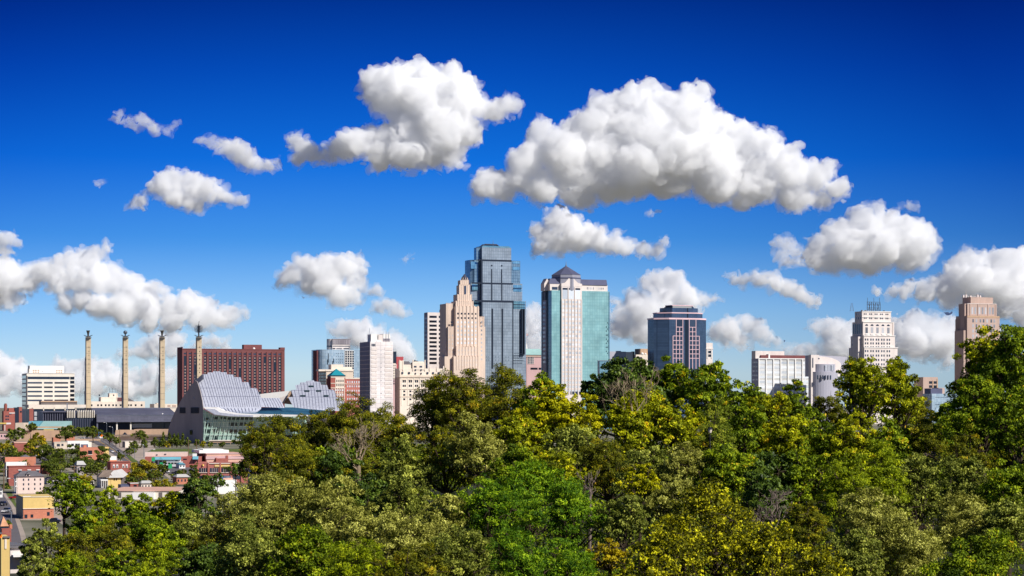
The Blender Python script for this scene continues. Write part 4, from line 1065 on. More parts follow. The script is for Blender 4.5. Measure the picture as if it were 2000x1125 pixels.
sheet('rear_gable', 'white_stone', [(905, 712), (975, 690), (935, 756), (925, 745)], lambda u, v: KY + 62, 4, 30)
sheet('glass_roof', 'skylight_glass', [(310, 786), (1018, 786), (1140, 800), (1300, 812), (1300, 850), (1000, 845), (760, 842), (560, 842), (420, 830), (330, 800)][::-1], lambda u, v: KY + 2 + max(0, (812 - v)) * 1.4, .8, 30)
sheet('canopy_edge', 'white_paint', [(310, 784), (415, 786), (470, 812), (560, 832), (680, 838), (1120, 846), (1120, 856), (700, 862), (520, 858), (400, 850), (330, 805)][::-1], lambda u, v: KY - 6, 9, 30)
sheet('canopy_front', 'shell_metal', [(322, 797), (400, 842), (520, 856), (700, 860), (700, 848), (560, 842), (440, 826), (400, 800)], lambda u, v: KY - 7.5, 1.2, 30)
gd = lambda u, v: KY - 2 + (v - 812) * .10 + (u - 410) * .04
sheet('lobby_wall', 'lobby_glass', [(308, 800), (395, 850), (700, 860), (1120, 856), (1120, 1045), (552, 1045), (355, 1045), (308, 1060)][::-1], gd, 1.5, 10)
LB = [(318, 868, 362, 884), (318, 911, 362, 935), (318, 962, 362, 984), (318, 1016, 362, 1040),
      (385, 862, 430, 880), (392, 958, 420, 980), (388, 1012, 415, 1036), (512, 905, 575, 932), (585, 905, 645, 930), (508, 960, 575, 984), (590, 960, 640, 984), (655, 905, 700, 925), (500, 866, 700, 884), (445, 862, 490, 878), (655, 955, 700, 975)]
for (a, c, d, e) in LB:
    sheet('interior_bay', 'lobby_dark', [(a, c), (d, c), (d, e), (a, e)][::-1], lambda u, v: gd(u, v) - .4, .8, 40)
mm = MB()
for i in range(24):
    xt = 330 + i * 34; xb = xt - 48 + i * 1.5
    if xb < 312: xb = 312 + i * 12
    ytop = 815 + min(1, (xt - 330) / 80) * 40
    p = KL(*zk(xt, ytop), gd(*zk(xt, ytop)) - .8); q = KL(*zk(xb, 1044), gd(*zk(xb, 1044)) - .8)
    mm.tube([p, q], [.34, .34], 4)
mm.build('mullion', 'mullion', ko)
for y in (900, 950, 1000):
    mb = MB(); mb.tube([KL(*zk(312, y), gd(*zk(312, y)) - .7), KL(*zk(700, y), gd(*zk(700, y)) - .7)], [.2, .2], 4); mb.build('transom', 'mullion', ko)
pb = Bld('terrace_plinth', 'beige stone plinth with dark openings under the green glass lobby', 412, 475, 1428, cat='terrace', depth=8, rot=0.0)
pb.tier('wall', 'tan', 410, 500, 860)
pb.fboxes('cap', 'cream', [(409, 500, 859.5, 861.3)], out=.8)
pb.wins('lobby_dark', [(u, u + 12, 865, 875) for u in (412, 425, 438, 451, 464)], name='opening')

# ------------------------------------------------------------------ TERRACES between hall and street
b = Bld('terrace_wall', 'beige concrete terrace wall with stepped edge, below the exhibition hall', 225, 343, 1690, cat='wall', depth=20, rot=0.0)
b.part(MB().face_prism([(b.x(224), 0), (b.x(343), 0), (b.x(328), b.z(838.5)), (b.x(262), b.z(838.5)), (b.x(262), b.z(840)), (b.x(226), b.z(840))], 0, 16), 'wall', 'tan')
b.part(MB().face_prism([(b.x(238), b.z(850)), (b.x(250), b.z(850)), (b.x(244), b.z(844))], -.6, 1), 'vent_hood', 'dark_band')
b.part(MB().face_prism([(b.x(263), b.z(846)), (b.x(276), b.z(850)), (b.x(270), b.z(850)), (b.x(262), b.z(849))], -.6, 1), 'vent_hood', 'dark_band')
b = Bld('long_terrace', 'low sandstone terrace with brown flat roof edge, behind the row of small trees', 222, 366, 1560, cat='wall', depth=18, rot=0.0)
b.tier('wall', 'beige', 234, 345, 853)
b.tier('roof_slab', 'brown_roof', 221, 364, 849.6, 852.4, y0=-3, depth=22)
b.fboxes('ledge', 'cream', [(300, 360, 856, 857.6), (290, 350, 861, 862.2)], out=1)
b = Bld('sandstone_shed', 'small sandstone shed with shaded left wall, beside the uphill street', 244, 266, 1340, depth=10, ul=235)
b.tier('wall', 'cream', 244, 265.5, 862.5)
b.part(MB().box(-.25, .2, 0, b.D, 0, b.z(862.8)), 'flank_wall', 'dark_band')  # shade on the left side painted as a near-black wall
b = Bld('retaining_wall', 'long tan retaining wall with the teal-roofed market above it', 46, 120, 1560, cat='wall', depth=20, rot=0.0)
b.tier('wall', 'tan', 46, 117.5, 841)
b.tier('upper_wall', 'beige', 30, 46, 826, y0=2)
b.fboxes('joint', 'brown_stone', [(u, u + .7, 842, 864) for u in (59, 73, 86, 99)], out=.1)
b.tier('lower_wall', 'tan', 20, 190, 857, y0=-14, depth=12)
b = Bld('market_hall', 'low market hall with pale teal sloping metal roof, above the tan wall', 60, 130, 1640, depth=26, rot=0.0)
b.tier('wall', 'tan', 46, 128, 833)
b.part(MB().side_prism([(-3, b.z(838)), (20, b.z(823)), (24, b.z(823)), (24, b.z(838))], b.x(74), b.x(128)), 'roof', 'green_roof')
b.part(MB().side_prism([(-3, b.z(838)), (20, b.z(823)), (24, b.z(823)), (24, b.z(838))], b.x(46), b.x(71)), 'roof', 'awning_teal')
b.part(MB().face_prism([(b.x(62), b.z(823)), (b.x(74), b.z(838)), (b.x(71), b.z(838)), (b.x(66), b.z(830))], -3.6, -2.6), 'roof_rib', 'steel')
b.fboxes('yellow_awning', 'yellow_sign', [(86, 105, 838.5, 840.8)], y0=-3, out=1)
b = Bld('petrol_canopy', 'flat canopy with yellow edge at the far left behind trees', 0, 12, 1640, cat='canopy', depth=16, rot=0.0)
b.tier('canopy', 'white_paint', -12, 12, 826, 829)
b.fbox('canopy_edge', 'yellow_sign', -12, 12.5, 825.5, 828, out=1)
b.fboxes('post', 'white_paint', [(-6, -5, 829, 845), (9, 10, 829, 845)], out=.3)

# ------------------------------------------------------------------ STREETS
def ground_poly(name, mat, pts, z=.02, kind='structure'):
    me = bpy.data.meshes.new(name)
    me.from_pydata([tuple(G(u, v) + Vector((0, 0, z))) for u, v in pts], [], [tuple(range(len(pts)))])
    me.materials.append(M[mat]); me.update()
    if me.polygons[0].normal.z < 0: me.flip_normals()
    o = bpy.data.objects.new(name, me); COL.objects.link(o); return tag(o, kind=kind)
def strip(name, mat, L, R, z=.02):
    n = len(L); vs = [tuple(G(u, v) + Vector((0, 0, z))) for u, v in L] + [tuple(G(u, v) + Vector((0, 0, z))) for u, v in R]
    me = bpy.data.meshes.new(name); me.from_pydata(vs, [], [(i, n + i, n + i + 1, i + 1) for i in range(n - 1)])
    me.materials.append(M[mat]); me.update()
    if me.polygons[0].normal.z < 0: me.flip_normals()
    o = bpy.data.objects.new(name, me); COL.objects.link(o); return tag(o, kind='structure')
RL = [(150, 854), (176, 862), (196, 872), (216, 884), (236, 897), (258, 914)]
RR = [(206, 854), (214, 862), (226, 872), (243, 884), (262, 897), (292, 914)]
strip('paving', 'paving', [(120, 852), (150, 860), (175, 868), (190, 880), (208, 897), (225, 916)], [(290, 852), (300, 860), (300, 868), (305, 880), (300, 897), (320, 916)], .008)
strip('road', 'asphalt', RL, RR, .03)
mid = lambda t, d: [(l[0] + (r[0] - l[0]) * t + d, l[1]) for l, r in zip(RL, RR)]
strip('road_marking', 'yellow_line', mid(.46, -.25), mid(.46, .25), .04)
strip('road_marking', 'yellow_line', mid(.50, -.25), mid(.50, .25), .04)
strip('road_marking', 'paint_line', mid(.73, -.2), mid(.73, .2), .04)
KRL = RR; KRR = [(u + 6 + i * .8, v) for i, (u, v) in enumerate(RR)]
n = len(KRL); vs = [tuple(G(u, v) + Vector((0, 0, z))) for z in (0, .14) for L_ in (KRL, KRR) for u, v in L_]
me = bpy.data.meshes.new('pavement'); fs = []
for i in range(n - 1):
    fs += [(2 * n + i, 3 * n + i, 3 * n + i + 1, 2 * n + i + 1), (i, 2 * n + i, 2 * n + i + 1, i + 1), (n + i, n + i + 1, 3 * n + i + 1, 3 * n + i)]
me.from_pydata(vs, [], fs); me.materials.append(M['paving']); me.update()
o = bpy.data.objects.new('pavement', me); COL.objects.link(o); tag(o, kind='structure')
ground_poly('verge', 'grass_verge', [(246, 889), (253, 889), (270, 903), (258, 903)], .16)
strip('lawn', 'grass_verge', [(300, 877), (360, 877), (430, 877), (500, 877)], [(285, 883), (365, 886), (430, 886), (500, 886)], .012)
strip('car_park', 'asphalt', [(283, 900), (330, 900), (400, 900)], [(290, 930), (330, 930), (400, 930)], .014)
strip('driveway', 'paving', [(300, 912), (316, 924), (332, 936)], [(306, 912), (324, 924), (344, 936)], .03)
strip('road', 'asphalt', [(-30, 962), (-30, 990), (-30, 1040), (-30, 1100)], [(4, 962), (22, 990), (38, 1040), (52, 1100)], .03)
strip('pavement', 'paving', [(4, 962), (22, 990), (38, 1040), (52, 1100)], [(9, 962), (29, 990), (48, 1040), (66, 1100)], .016)
strip('verge', 'grass_verge', [(10, 960), (30, 990)], [(22, 960), (34, 990)], .018)
strip('yard', 'paving', [(100, 905), (150, 925), (200, 940), (210, 955)], [(212, 905), (222, 925), (215, 940), (300, 955)], .011)
strip('yard', 'asphalt', [(20, 884), (15, 905)], [(100, 884), (110, 905)], .012)
strip('yard', 'paving', [(22, 960), (32, 968), (40, 1016), (110, 1016)], [(150, 960), (150, 968), (120, 1016), (130, 1030)], .013)

# ------------------------------------------------------------------ NEIGHBOURHOOD
def hip(b, u0, u1, v0, v1, depth, inset=.3, mat='grey_roof', y0=-.6):
    xa, xb = b.x(u0), b.x(u1); w_ = xb - xa
    return b.part(MB().prism([(xa, y0), (xb, y0), (xb, depth), (xa, depth)], b.z(v1), b.z(v0), [(xa + w_ * inset, depth * .45), (xb - w_ * inset, depth * .45), (xb - w_ * inset, depth * .55), (xa + w_ * inset, depth * .55)]), 'roof', mat)
def gb(v): return H * F / (v - HOR)

b = Bld('rowhouse', 'dark red brick rowhouse with white arched windows, left behind the pink house', 17, 79, gb(949), ul=13)
b.tier('wall', 'brick', 17, 78.5, 911)
b.fbox('parapet', 'brick', 16.5, 79, 909.8, 911.4, out=.3)
b.fboxes('arch_trim', 'white_paint', [(c - 3.6, c + 3.6, 917.5, 919) for c in (39, 57, 74)], out=.25)
b.wins('dark_glass', grid([39, 57, 74], 4.2, [922], 5.5), name='arched_window')
b.fboxes('vent', 'steel', [(49, 50, 906, 910), (68, 69, 906.5, 910)], y0=4, out=.2)
b = Bld('orange_building', 'orange-brown flat roofed brick building with white lower wall, above the red rowhouse', 10, 70, gb(930), ul=9)
b.tier('wall', 'orange_brick', 10, 70, 893)
b.tier('white_wall', 'white_paint', 12, 52, 902, y0=-4, depth=3.6)
b.part(MB().pyramid([(b.x(43), 2), (b.x(61), 2), (b.x(61), 9), (b.x(43), 9)], b.z(893), (b.x(52), 5, b.z(888.5))), 'roof_hatch', 'grey_roof')
b = Bld('pink_house', 'pale pink three-storey house with grey hipped roof and dormer, in front of the red rowhouse', 33.5, 88, gb(964), ul=28.5)
b.tier('wall', 'pink_wall', 33.5, 86, 930)
b.part(MB().box(-.25, .2, 0, b.D, 0, b.z(930.5)), 'flank_wall', 'white_stone')
hip(b, 30, 88, 921, 930.4, b.D + .5, .26)
dm = b.part(MB().box(b.x(51), b.x(58.5), -.3, 3, b.z(930), b.z(926.4)), 'dormer', 'pink_wall')
b.part(MB().face_prism([(b.x(50), b.z(926.4)), (b.x(59.5), b.z(926.4)), (b.x(54.8), b.z(922.6))], -.6, 3), 'dormer_roof', 'grey_roof')
b.wins('black_glass', grid([54.7], 4.2, [928], 2.6), y0=-.3)
b.wins('dark_glass', grid([46, 56, 68, 79], 2.4, [937, 946, 955], 4) )
b.sboxes('side_window', 'dark_glass', [(30.4, 31.6, v, v + 3.6) for v in (934, 943, 952)], x0=-.25, out=.1)
b.fboxes('porch', 'white_paint', [(28, 33, 940, 941), (28, 33, 949, 950), (28, 28.7, 935, 960)], out=1.5)
b = Bld('warehouse', 'two-tone warehouse, yellow plaster over red brick with shaded left wall', 45, 106, gb(1013.5), ul=33.5)
b.tier('wall', 'orange_brick', 45, 105, 993.5)
b.tier('upper_wall', 'yellow_wall', 45, 105, 971, 993.5, y0=-.15, depth=b.D)
b.part(MB().box(-.3, .2, 0, b.D, 0, b.z(972)), 'flank_wall', 'dark_band')  # dark colour stands in for the shaded left side
b.fboxes('parapet', 'off_white', [(44.5, 60, 969, 971), (60, 105, 970.4, 971.4)], out=.3)
b.fbox('string_course', 'cream', 44.8, 105, 993, 994.2, out=.3)
b.wins('dark_glass', [(48, 53.5, 1005, 1012), (60, 65, 1005, 1011), (92, 97, 1001, 1008)])
b = Bld('gabled_shed', 'small cream shed with red tiled roof behind the left broad tree', 124, 140, gb(984), depth=7)
b.tier('wall', 'cream', 124, 150, 967)
hip(b, 122, 146, 961, 967, 7.4, .2, 'red_paint')
b = Bld('brick_building', 'red-orange brick building with two dark windows, between the dark street trees', 156, 190, gb(899), ul=150, depth=12)
b.tier('wall', 'orange_brick', 156, 212, 874.5)
b.tier('chimney', 'orange_brick', 163, 169, 870, 875, y0=2, depth=2.5)
b.wins('black_glass', [(160.5, 168, 881, 887.5), (172, 180, 880, 887.5)])
b.fboxes('sill', 'cream', [(160, 168.5, 887.6, 888.6), (171.5, 180.5, 887.6, 888.6)], out=.3)
b.tier('yellow_end', 'yellow_wall', 203, 212.5, 873.8, y0=-.3, depth=12)
b = Bld('white_shop', 'low white shop with two dark windows beside the uphill street', 132, 180, gb(876), ul=128, depth=10)
b.tier('wall', 'white_paint', 132, 173, 861.5)
b.tier('annex', 'off_white', 173, 179, 864, y0=1, depth=7)
b.wins('black_glass', [(139, 144.5, 866.5, 871.5), (147, 152, 866.5, 871.5), (152.6, 156, 866.5, 871.5)])
b.fbox('grey_bay', 'blue_slate', 158, 172, 868, 874, out=.15)
b = Bld('beige_shop', 'small beige shop with brown openings, left of the white shop', 106, 132, gb(877), depth=9)
b.tier('wall', 'beige', 106, 131.5, 864)
b.wins('dark_glass', [(111, 117, 867, 872), (120, 124, 867, 871)])
b.fbox('parapet', 'cream', 105.6, 132, 863, 864.4, out=.3)
b = Bld('red_shed', 'long low red brick shed between trees at far left', 28, 60, gb(884), depth=14)
b.tier('wall', 'brick', 28, 60, 865.5)
b.tier('roof', 'salmon', 27.5, 60.5, 863.4, 865.5, y0=-.3, depth=14)
b = Bld('orange_shed', 'low orange roofed shed behind the dark trees by the shops', 128, 146, gb(870), depth=9)
b.tier('wall', 'orange_brick', 104, 118, 854.5); b.tier('annex', 'orange_brick', 130, 146, 853.6, y0=2, depth=8)
b = Bld('arched_brick_house', 'small red brick building with four white arched windows below the street', 216, 254, gb(924), ul=213, depth=11)
b.tier('wall', 'brick', 216, 254.3, 902.4)
b.fbox('parapet', 'brick', 215.6, 254.6, 901.2, 902.6, out=.3)
b.fboxes('arch_trim', 'white_paint', [(c - 1.9, c + 1.9, 907.4, 914) for c in (222.4, 228.8, 240.8, 247.6)], out=.15)
b.wins('dark_glass', grid([222.4, 228.8, 240.8, 247.6], 1.9, [911.6], 4.2), name='arched_window', out=.25)
b = Bld('billboard', 'small white hoarding beside the street above the arched brick house', 214.5, 228, gb(912), cat='billboard', depth=.5)
b.fbox('panel', 'white_paint', 214.5, 227.6, 891, 899, out=.1, inn=.2)
b.fbox('base_panel', 'orange', 214.5, 227.6, 899, 900.6, out=.1, inn=.2)
b.fboxes('post', 'steel', [(216, 216.7, 900, 912), (226, 226.7, 900, 912)], out=.05, inn=.15)
b = Bld('yellow_house', 'pale yellow house with large brown-grey roof and white porch, left of the round tree', 211, 250, gb(953), ul=196, depth=16)
b.tier('wall', 'yellow_wall', 211, 236, 932.5)
b.tier('rear_wing', 'grey_concrete', 236, 252, 934, y0=3, depth=12)
b.part(MB().add([(b.x(207), -1, b.z(933)), (b.x(240), -1, b.z(933)), (b.x(232), 6, b.z(920)), (b.x(222, 6), 6, b.z(920)), (b.x(238, 16), 16, b.z(919)), (b.x(250, 16), 16, b.z(930)), (b.x(205, 16), 16, b.z(930))],
       [(0, 1, 2, 3), (1, 5, 4, 2), (0, 3, 6), (3, 2, 4), (3, 4, 6), (0, 6, 5, 1), (4, 5, 6)]), 'roof', 'pale_roof')
b.part(MB().prism([(b.x(193), 2), (b.x(212), -1.2), (b.x(214), 13), (b.x(197), 13)], b.z(932), b.z(919.5), [(b.x(203, 6), 7), (b.x(220, 5), 6), (b.x(222, 7), 9), (b.x(204, 8), 9)]), 'roof', 'brown_roof')
b.wins('black_glass', [(222, 224.4, 934.5, 938.5), (226.4, 228.6, 934.5, 938.5), (237, 238.6, 934.6, 938)], name='window')
b.tier('side_wing', 'white_paint', 196, 211, 932, y0=3, depth=10)
b.tier('porch_roof', 'white_paint', 197, 211, 936, 938.4, y0=-1.6, depth=5)
b.fboxes('porch_column', 'white_paint', [(198 + 4 * i, 198.8 + 4 * i, 938, 952) for i in range(4)], y0=-1.4, out=.1, inn=.2)
b.part(MB().pyramid([(b.x(217), 1), (b.x(219.4), 1), (b.x(219.4), 3), (b.x(217), 3)], b.z(929), (b.x(218), 2, b.z(925.6))), 'roof_vent', 'hotel_brick')
b = Bld('small_brick_house', 'tiny brick house front with one dark window, right of the yellow house', 254, 271, gb(960), depth=8)
b.tier('wall', 'brick', 254.5, 270, 944); b.fbox('parapet', 'white_paint', 254, 270.6, 943, 944.4, out=.2)
b.wins('black_glass', [(261, 267, 947, 952)])
b.tier('grey_wing', 'blue_slate', 236, 254.5, 947, y0=.6, depth=7)
b = Bld('flat_roof_garage', 'wide low garage with salmon coloured flat roof just above the near trees', 212, 346, gb(975), depth=26, rot=0.0)
b.tier('wall', 'off_white', 212, 345, 959)
b.tier('roof', 'salmon', 211, 346, 957.6, 959, y0=-.4, depth=26)
b.tier('white_wing', 'white_paint', 258, 300, 961.5, y0=-2, depth=2)
b.fboxes('door', 'grey_concrete', [(u, u + 7, 962, 972) for u in (216, 230, 310, 326)], out=.1)
b = Bld('strip_shop', 'long brick shop with teal awnings and a pale parapet, across the street corner', 283, 394, gb(913), ul=279, depth=18, rot=math.radians(6))
b.tier('wall', 'brick', 283, 393, 892.5)
b.tier('parapet_wall', 'pink_wall', 283, 364.5, 884.5, y0=7, depth=12)
b.fboxes('parapet_vent', 'grey_roof', [(321, 325, 887, 889), (305, 308, 888, 890)], y0=7, out=.3)
b.part(MB().side_prism([(-2.2, b.z(897.6)), (0, b.z(892.4)), (.3, b.z(892.4)), (.3, b.z(897.6))], b.x(301), b.x(353.6)), 'awning', 'awning_teal')
b.part(MB().face_prism([(b.x(309), b.z(897.8)), (b.x(320), b.z(897.8)), (b.x(314.5), b.z(892))], -2.8, -.5), 'awning_gable', 'awning_teal')
b.part(MB().side_prism([(-2.2, b.z(897.2)), (0, b.z(891.4)), (.3, b.z(891.4)), (.3, b.z(897.2))], b.x(376.5), b.x(387.5)), 'awning', 'awning_teal')
b.fbox('shopfront', 'white_paint', 300, 353.5, 897.6, 913, out=.15)
b.wins('dark_glass', [(u, u + 5, 899.4, 907) for u in (303, 311, 319, 342)], name='shop_window', out=.25)
b.wins('black_glass', [(358, 365, 896, 898.4), (377.5, 379.5, 899, 906), (385, 386.6, 899, 906)], name='window')
b.tier('corner_block', 'white_paint', 376, 384, 886.5, 892, y0=1, depth=3)
b = Bld('orange_warehouse', 'plain orange warehouse with white roof, right behind the long rose brick building', 403, 476, gb(912), ul=389, depth=24)
b.tier('wall', 'salmon', 403, 475, 885.5)
b.part(MB().box(-.3, .2, 0, b.D, 0, b.z(886)), 'flank_wall', 'hotel_brick')  # darker brick tone imitates shade on the left side
b.part(MB().box(-.3, b.W, -.35, .1, b.z(897), b.z(891)).box(-.3, b.W, -.3, .1, b.z(886.8), b.z(885)), 'pink_band', 'pink_stone')
b.tier('loading_bay', 'brick', 422, 443, 895.4, y0=-2, depth=3)
b.fboxes('pier', 'brick', [(441, 445, 890, 912), (420, 422.5, 894, 912)], out=.8)
b.tier('roof', 'white_paint', 389, 447, 879.5, 885.5, y0=3, depth=20)
b.tier('roof_step', 'white_paint', 397, 436, 877.8, 879.5, y0=5, depth=14)
b = Bld('long_brick_building', 'long rose brick two-storey works with curved parapets and a yellow painted sign', 384.5, 500, gb(944), ul=382, depth=20, rot=math.radians(4))
b.tier('wall', 'rose_brick', 384.5, 500, 905.5)
for (ua, ub, vt) in ((384.5, 408, 901.5), (470, 498, 900.5)):
    xa, xb = b.x(ua), b.x(ub); xm = (xa + xb) / 2; za, zb_ = b.z(905.6), b.z(vt)
    b.part(MB().face_prism([(xa, za), (xb, za)] + [(xm + (xb - xa) * .42 * math.cos(t), za + (zb_ - za) * (.35 + .65 * math.sin(t))) for t in [i * PI / 8 for i in range(9)]], -.1, .6), 'curved_parapet', 'rose_brick')

b.fboxes('coping', 'off_white', [(408, 470, 904.8, 906), (405.6, 408, 902.5, 905), (470, 472.5, 902.5, 905)], out=.35)
b.fboxes('pier', 'rose_brick', [(u, u + 2.6, 903.5, 944) for u in (384.3, 405.8, 429.2, 450.4, 470.8, 492)], out=.5)
b.fboxes('sill', 'cream', [(u, u + 17, 922.6, 923.6) for u in (388.5, 409.6, 432, 453.6, 475)], out=.35)
b.wins('dark_glass', [(u, u + 16, 914.2, 922.4) for u in (389, 410, 432.4, 454, 475.4)] + [(u, u + 16, 929, 936) for u in (410, 432.4, 454)], name='window_bay')
b.fboxes('window_bar', 'brown_stone', [(u + k, u + k + .7, 914.2, 922.4) for u in (389, 410, 432.4, 454, 475.4) for k in (4, 8, 12)], out=.3)
b.wins('dark_glass', [(389, 399, 929, 940)], name='arched_door')
b.fbox('painted_sign', 'yellow_sign', 419.5, 461, 908.2, 912.2, out=.3)
lt = MB()
for i in range(17):
    ua = 421 + i * 2.3
    if i in (5, 11, 13): continue
    lt.box(b.x(ua), b.x(ua + 1.3), -.42, -.28, b.z(911), b.z(909.4))
b.part(lt, 'sign_lettering', 'pink_wall')
b.part(MB().prism([(b.x(394.5), -.3), (b.x(396.5), -.9), (b.x(398.5), -.3), (b.x(396.5), .2)], b.z(910), b.z(907)), 'emblem', 'yellow_sign')
b = Bld('white_depot', 'white depot with roof tanks in front of the rose brick works', 416, 462, gb(965), ul=408, depth=16)
b.tier('wall', 'white_paint', 416, 462, 938)
b.tier('roof_step', 'salmon', 424, 455, 934.4, 938, y0=2, depth=10)
b.part(MB().cyl(b.x(421), 3, 1.8, b.z(938), b.z(932), 12), 'tank', 'white_paint')
b.part(MB().box(b.x(431.6), b.x(437), 1, 3, b.z(938), b.z(928.4)), 'blue_unit', 'blue_sign')
b.part(MB().cyl(b.x(445), 4, 2, b.z(938), b.z(931), 12), 'tank', 'steel')
b.wins('dark_glass', [(418, 422, 944, 950)])
b = Bld('blue_shed', 'dark shed with blue roof beside the near trees, right end of the brick works', 493, 512, gb(962), depth=8)
b.tier('wall', 'blue_slate', 493, 512, 923); b.tier('roof', 'blue_sign', 492, 512, 921, 923, y0=-.3, depth=8)

fill = [
 ('shop_house', 'grey flat-roofed shop behind the dark street trees, left of the billboard', 150, 168, 928, 908, 'shade_concrete', 'pale_roof'),
 ('shop_house', 'pale bungalow with brown roof behind the broad spreading tree', 158, 184, 950, 936, 'off_white', 'brown_roof'),
 ('shop_house', 'low white garage right of the pink house', 92, 112, 946, 936, 'white_paint', 'grey_roof'),
 ('shop_house', 'long grey shed under the pole with two crossarms', 124, 152, 946, 934, 'shade_concrete', 'grey_roof'),
 ('shop_house', 'brick cottage with grey roof below the orange building', 82, 104, 926, 912, 'brick', 'grey_roof'),
 ('shop_house', 'small tan house by the left edge, above the lower street', -8, 10, 908, 896, 'tan', 'brown_roof'),
 ('shop_house', 'white house front at the left edge beside the brown pole', -14, 5, 972, 956, 'white_paint', 'grey_roof'),
 ('shop_house', 'small orange workshop right of the round golden-green tree', 345, 372, 946, 932, 'orange_brick', 'pale_roof'),
 ('shop_house', 'cream garage right of the small brick house', 276, 300, 956, 944, 'cream', 'pale_roof'),
 ('shop_house', 'white kiosk at the edge of the car park', 350, 362, 915, 907, 'white_paint', 'awning_teal'),
 ('shop_house', 'pink-walled shop at the far left below the canopy', -6, 18, 858, 846, 'pink_stone', 'brown_roof'),
 ('shop_house', 'cream shop front left of the beige shop', 70, 92, 890, 876, 'cream', 'brown_roof'),
]
for nm, lb, u0, u1, vb, vt, wm, rm in fill:
    b = Bld(nm, lb, u0, u1, gb(vb), depth=9, cat='building')
    b.tier('wall', wm, u0, u1, vt)
    hip(b, u0 - .6, u1 + .6, vt - (vb - vt) * .35, vt, 9.4, .18, rm)
    k = max(2, int((u1 - u0) / 6)); d = (u1 - u0) / k
    b.wins('dark_glass', [(u0 + d * (i + .3), u0 + d * (i + .7), vt + (vb - vt) * .3, vt + (vb - vt) * .62) for i in range(k)])
# near left corner
b = Bld('brown_brick_house', 'brown brick house end with copper pyramid turret roof, lower left corner', 2, 23, gb(1085), ul=-6, depth=9)
b.tier('wall', 'brick', 2, 22, 1032)
b.part(MB().box(-.3, .2, 0, 9, 0, b.z(1032.6)), 'flank_wall', 'dark_band')
b.part(MB().box(b.x(1) , b.x(17), .2, 5.5, b.z(1032), b.z(1027.5)), 'turret', 'dark_band')
b.part(MB().pyramid([(b.x(.5), 0), (b.x(17.5), 0), (b.x(17.5), 5.8), (b.x(.5), 5.8)], b.z(1028), (b.x(9), 2.9, b.z(1010))), 'turret_roof', 'copper')
b.tier('chimney', 'orange_brick', 19, 24, 1026, 1034, y0=1, depth=1.5)
b = Bld('ochre_house', 'ochre plaster house with pale quoin strips at the lower left edge', 2, 19, gb(1135), ul=-8, depth=8)
b.tier('wall', 'yellow_wall', 2, 19, 1050)
b.fboxes('cap', 'grey_roof', [(6, 19.5, 1048, 1051), (-2, 4, 1040, 1043)], out=.3)
b.fboxes('quoin', 'cream', [(9, 13, 1053, 1072)], out=.15)
b.tier('chimney', 'orange', -3, 4, 1042, 1052, y0=.5, depth=1)
b = Bld('flat_roof_house', 'flat roofed grey-white house with glass porch, beside the near trees at lower left', 19, 54, gb(1120), depth=10)
b.tier('wall', 'white_stone', 20, 54, 1070)
b.tier('roof', 'grey_roof', 18.5, 56, 1066, 1070, y0=-.6, depth=11)
b.fboxes('railing', 'steel', [(20 + 4 * i, 20.5 + 4 * i, 1062, 1066) for i in range(9)] + [(20, 54, 1061.6, 1062.2)], out=.1, inn=.1)
b.tier('porch_roof', 'white_paint', 26, 58, 1083, 1086, y0=-3, depth=4)
b.wins('sky_glass', [(38, 52, 1088, 1096)])

# ------------------------------------------------------------------ vehicles
def make_car(name, mat):
    r = empty(name, (0, 0, 0), 0)
    bd = MB().side_prism([(-2.2, .35), (2.2, .35), (2.25, .75), (1.3, .92), (-1.7, .95), (-2.25, .8)], -.88, .88)
    bd.build('body', mat, r)
    cb_ = MB().prism([(-.8, -1.55), (.8, -1.55), (.8, .85), (-.8, .85)], .92, 1.42, [(-.62, -1.15), (.62, -1.15), (.62, .35), (-.62, .35)])
    cb_.build('cabin', 'black_glass', r)
    MB().box(-.6, .6, -1.1, .3, 1.42, 1.46).build('roof', mat, r)
    for sx_ in (-1, 1):
        for sy_ in (-1.35, 1.35):
            w_ = MB(); n_ = 12
            w_.side_prism([(sy_ + .33 * math.cos(2 * PI * i / n_), .33 + .33 * math.sin(2 * PI * i / n_)) for i in range(n_)], sx_ * .9 - .1, sx_ * .9 + .1)
            w_.build('wheel', 'tyre', r)
        MB().box(sx_ * .6 - .2, sx_ * .6 + .2, -2.27, -2.2, .6, .74).build('tail_light', 'red_paint', r)
        MB().box(sx_ * .6 - .2, sx_ * .6 + .2, 2.2, 2.27, .6, .74).build('headlight', 'white_paint', r)
    return r
def copy_tree(o, parent=None):
    c = o.copy(); COL.objects.link(c); c.parent = parent
    for ch in [x for x in bpy.data.objects if x.parent == o]: copy_tree(ch, c)
    return c
protos = {}
def car(u, v, mat, rz, label, scale=1.0):
    if mat not in protos: protos[mat] = o = make_car('car', mat)
    else: o = copy_tree(protos[mat])
    p = G(u, v); o.location = (p.x, p.y, .04); o.rotation_euler.z = math.radians(rz); o.scale = (scale,) * 3
    tag(o, label, 'car', 'cars on the streets')
car(219.5, 883.5, 'car_white', 20, 'white car coming down the street, left of the dark car')
car(230.5, 884, 'car_dark', 200, 'dark car driving up the middle of the street')
car(216, 864.5, 'car_dark', 20, 'dark car high on the uphill street near the orange signs')
car(161, 857, 'car_white', 70, 'white car parked behind the shops by the dark trees')
car(168, 856.5, 'car_silver', 70, 'silver car parked next to the white one behind the shops')
car(205, 860, 'car_silver', 20, 'silver car at the crest of the street below the orange signs')
car(5, 988, 'car_dark', 175, 'dark car parked on the lower left street')
car(13, 1001, 'car_silver', 178, 'silver car parked in front of the two-tone warehouse')
car(322, 923, 'car_white', 60, 'white car parked below the teal awning shop')
car(345, 926, 'car_dark', 70, 'dark car parked right of the long white bus')
car(30, 975, 'car_red', 100, 'dark red car parked behind the two-tone warehouse')
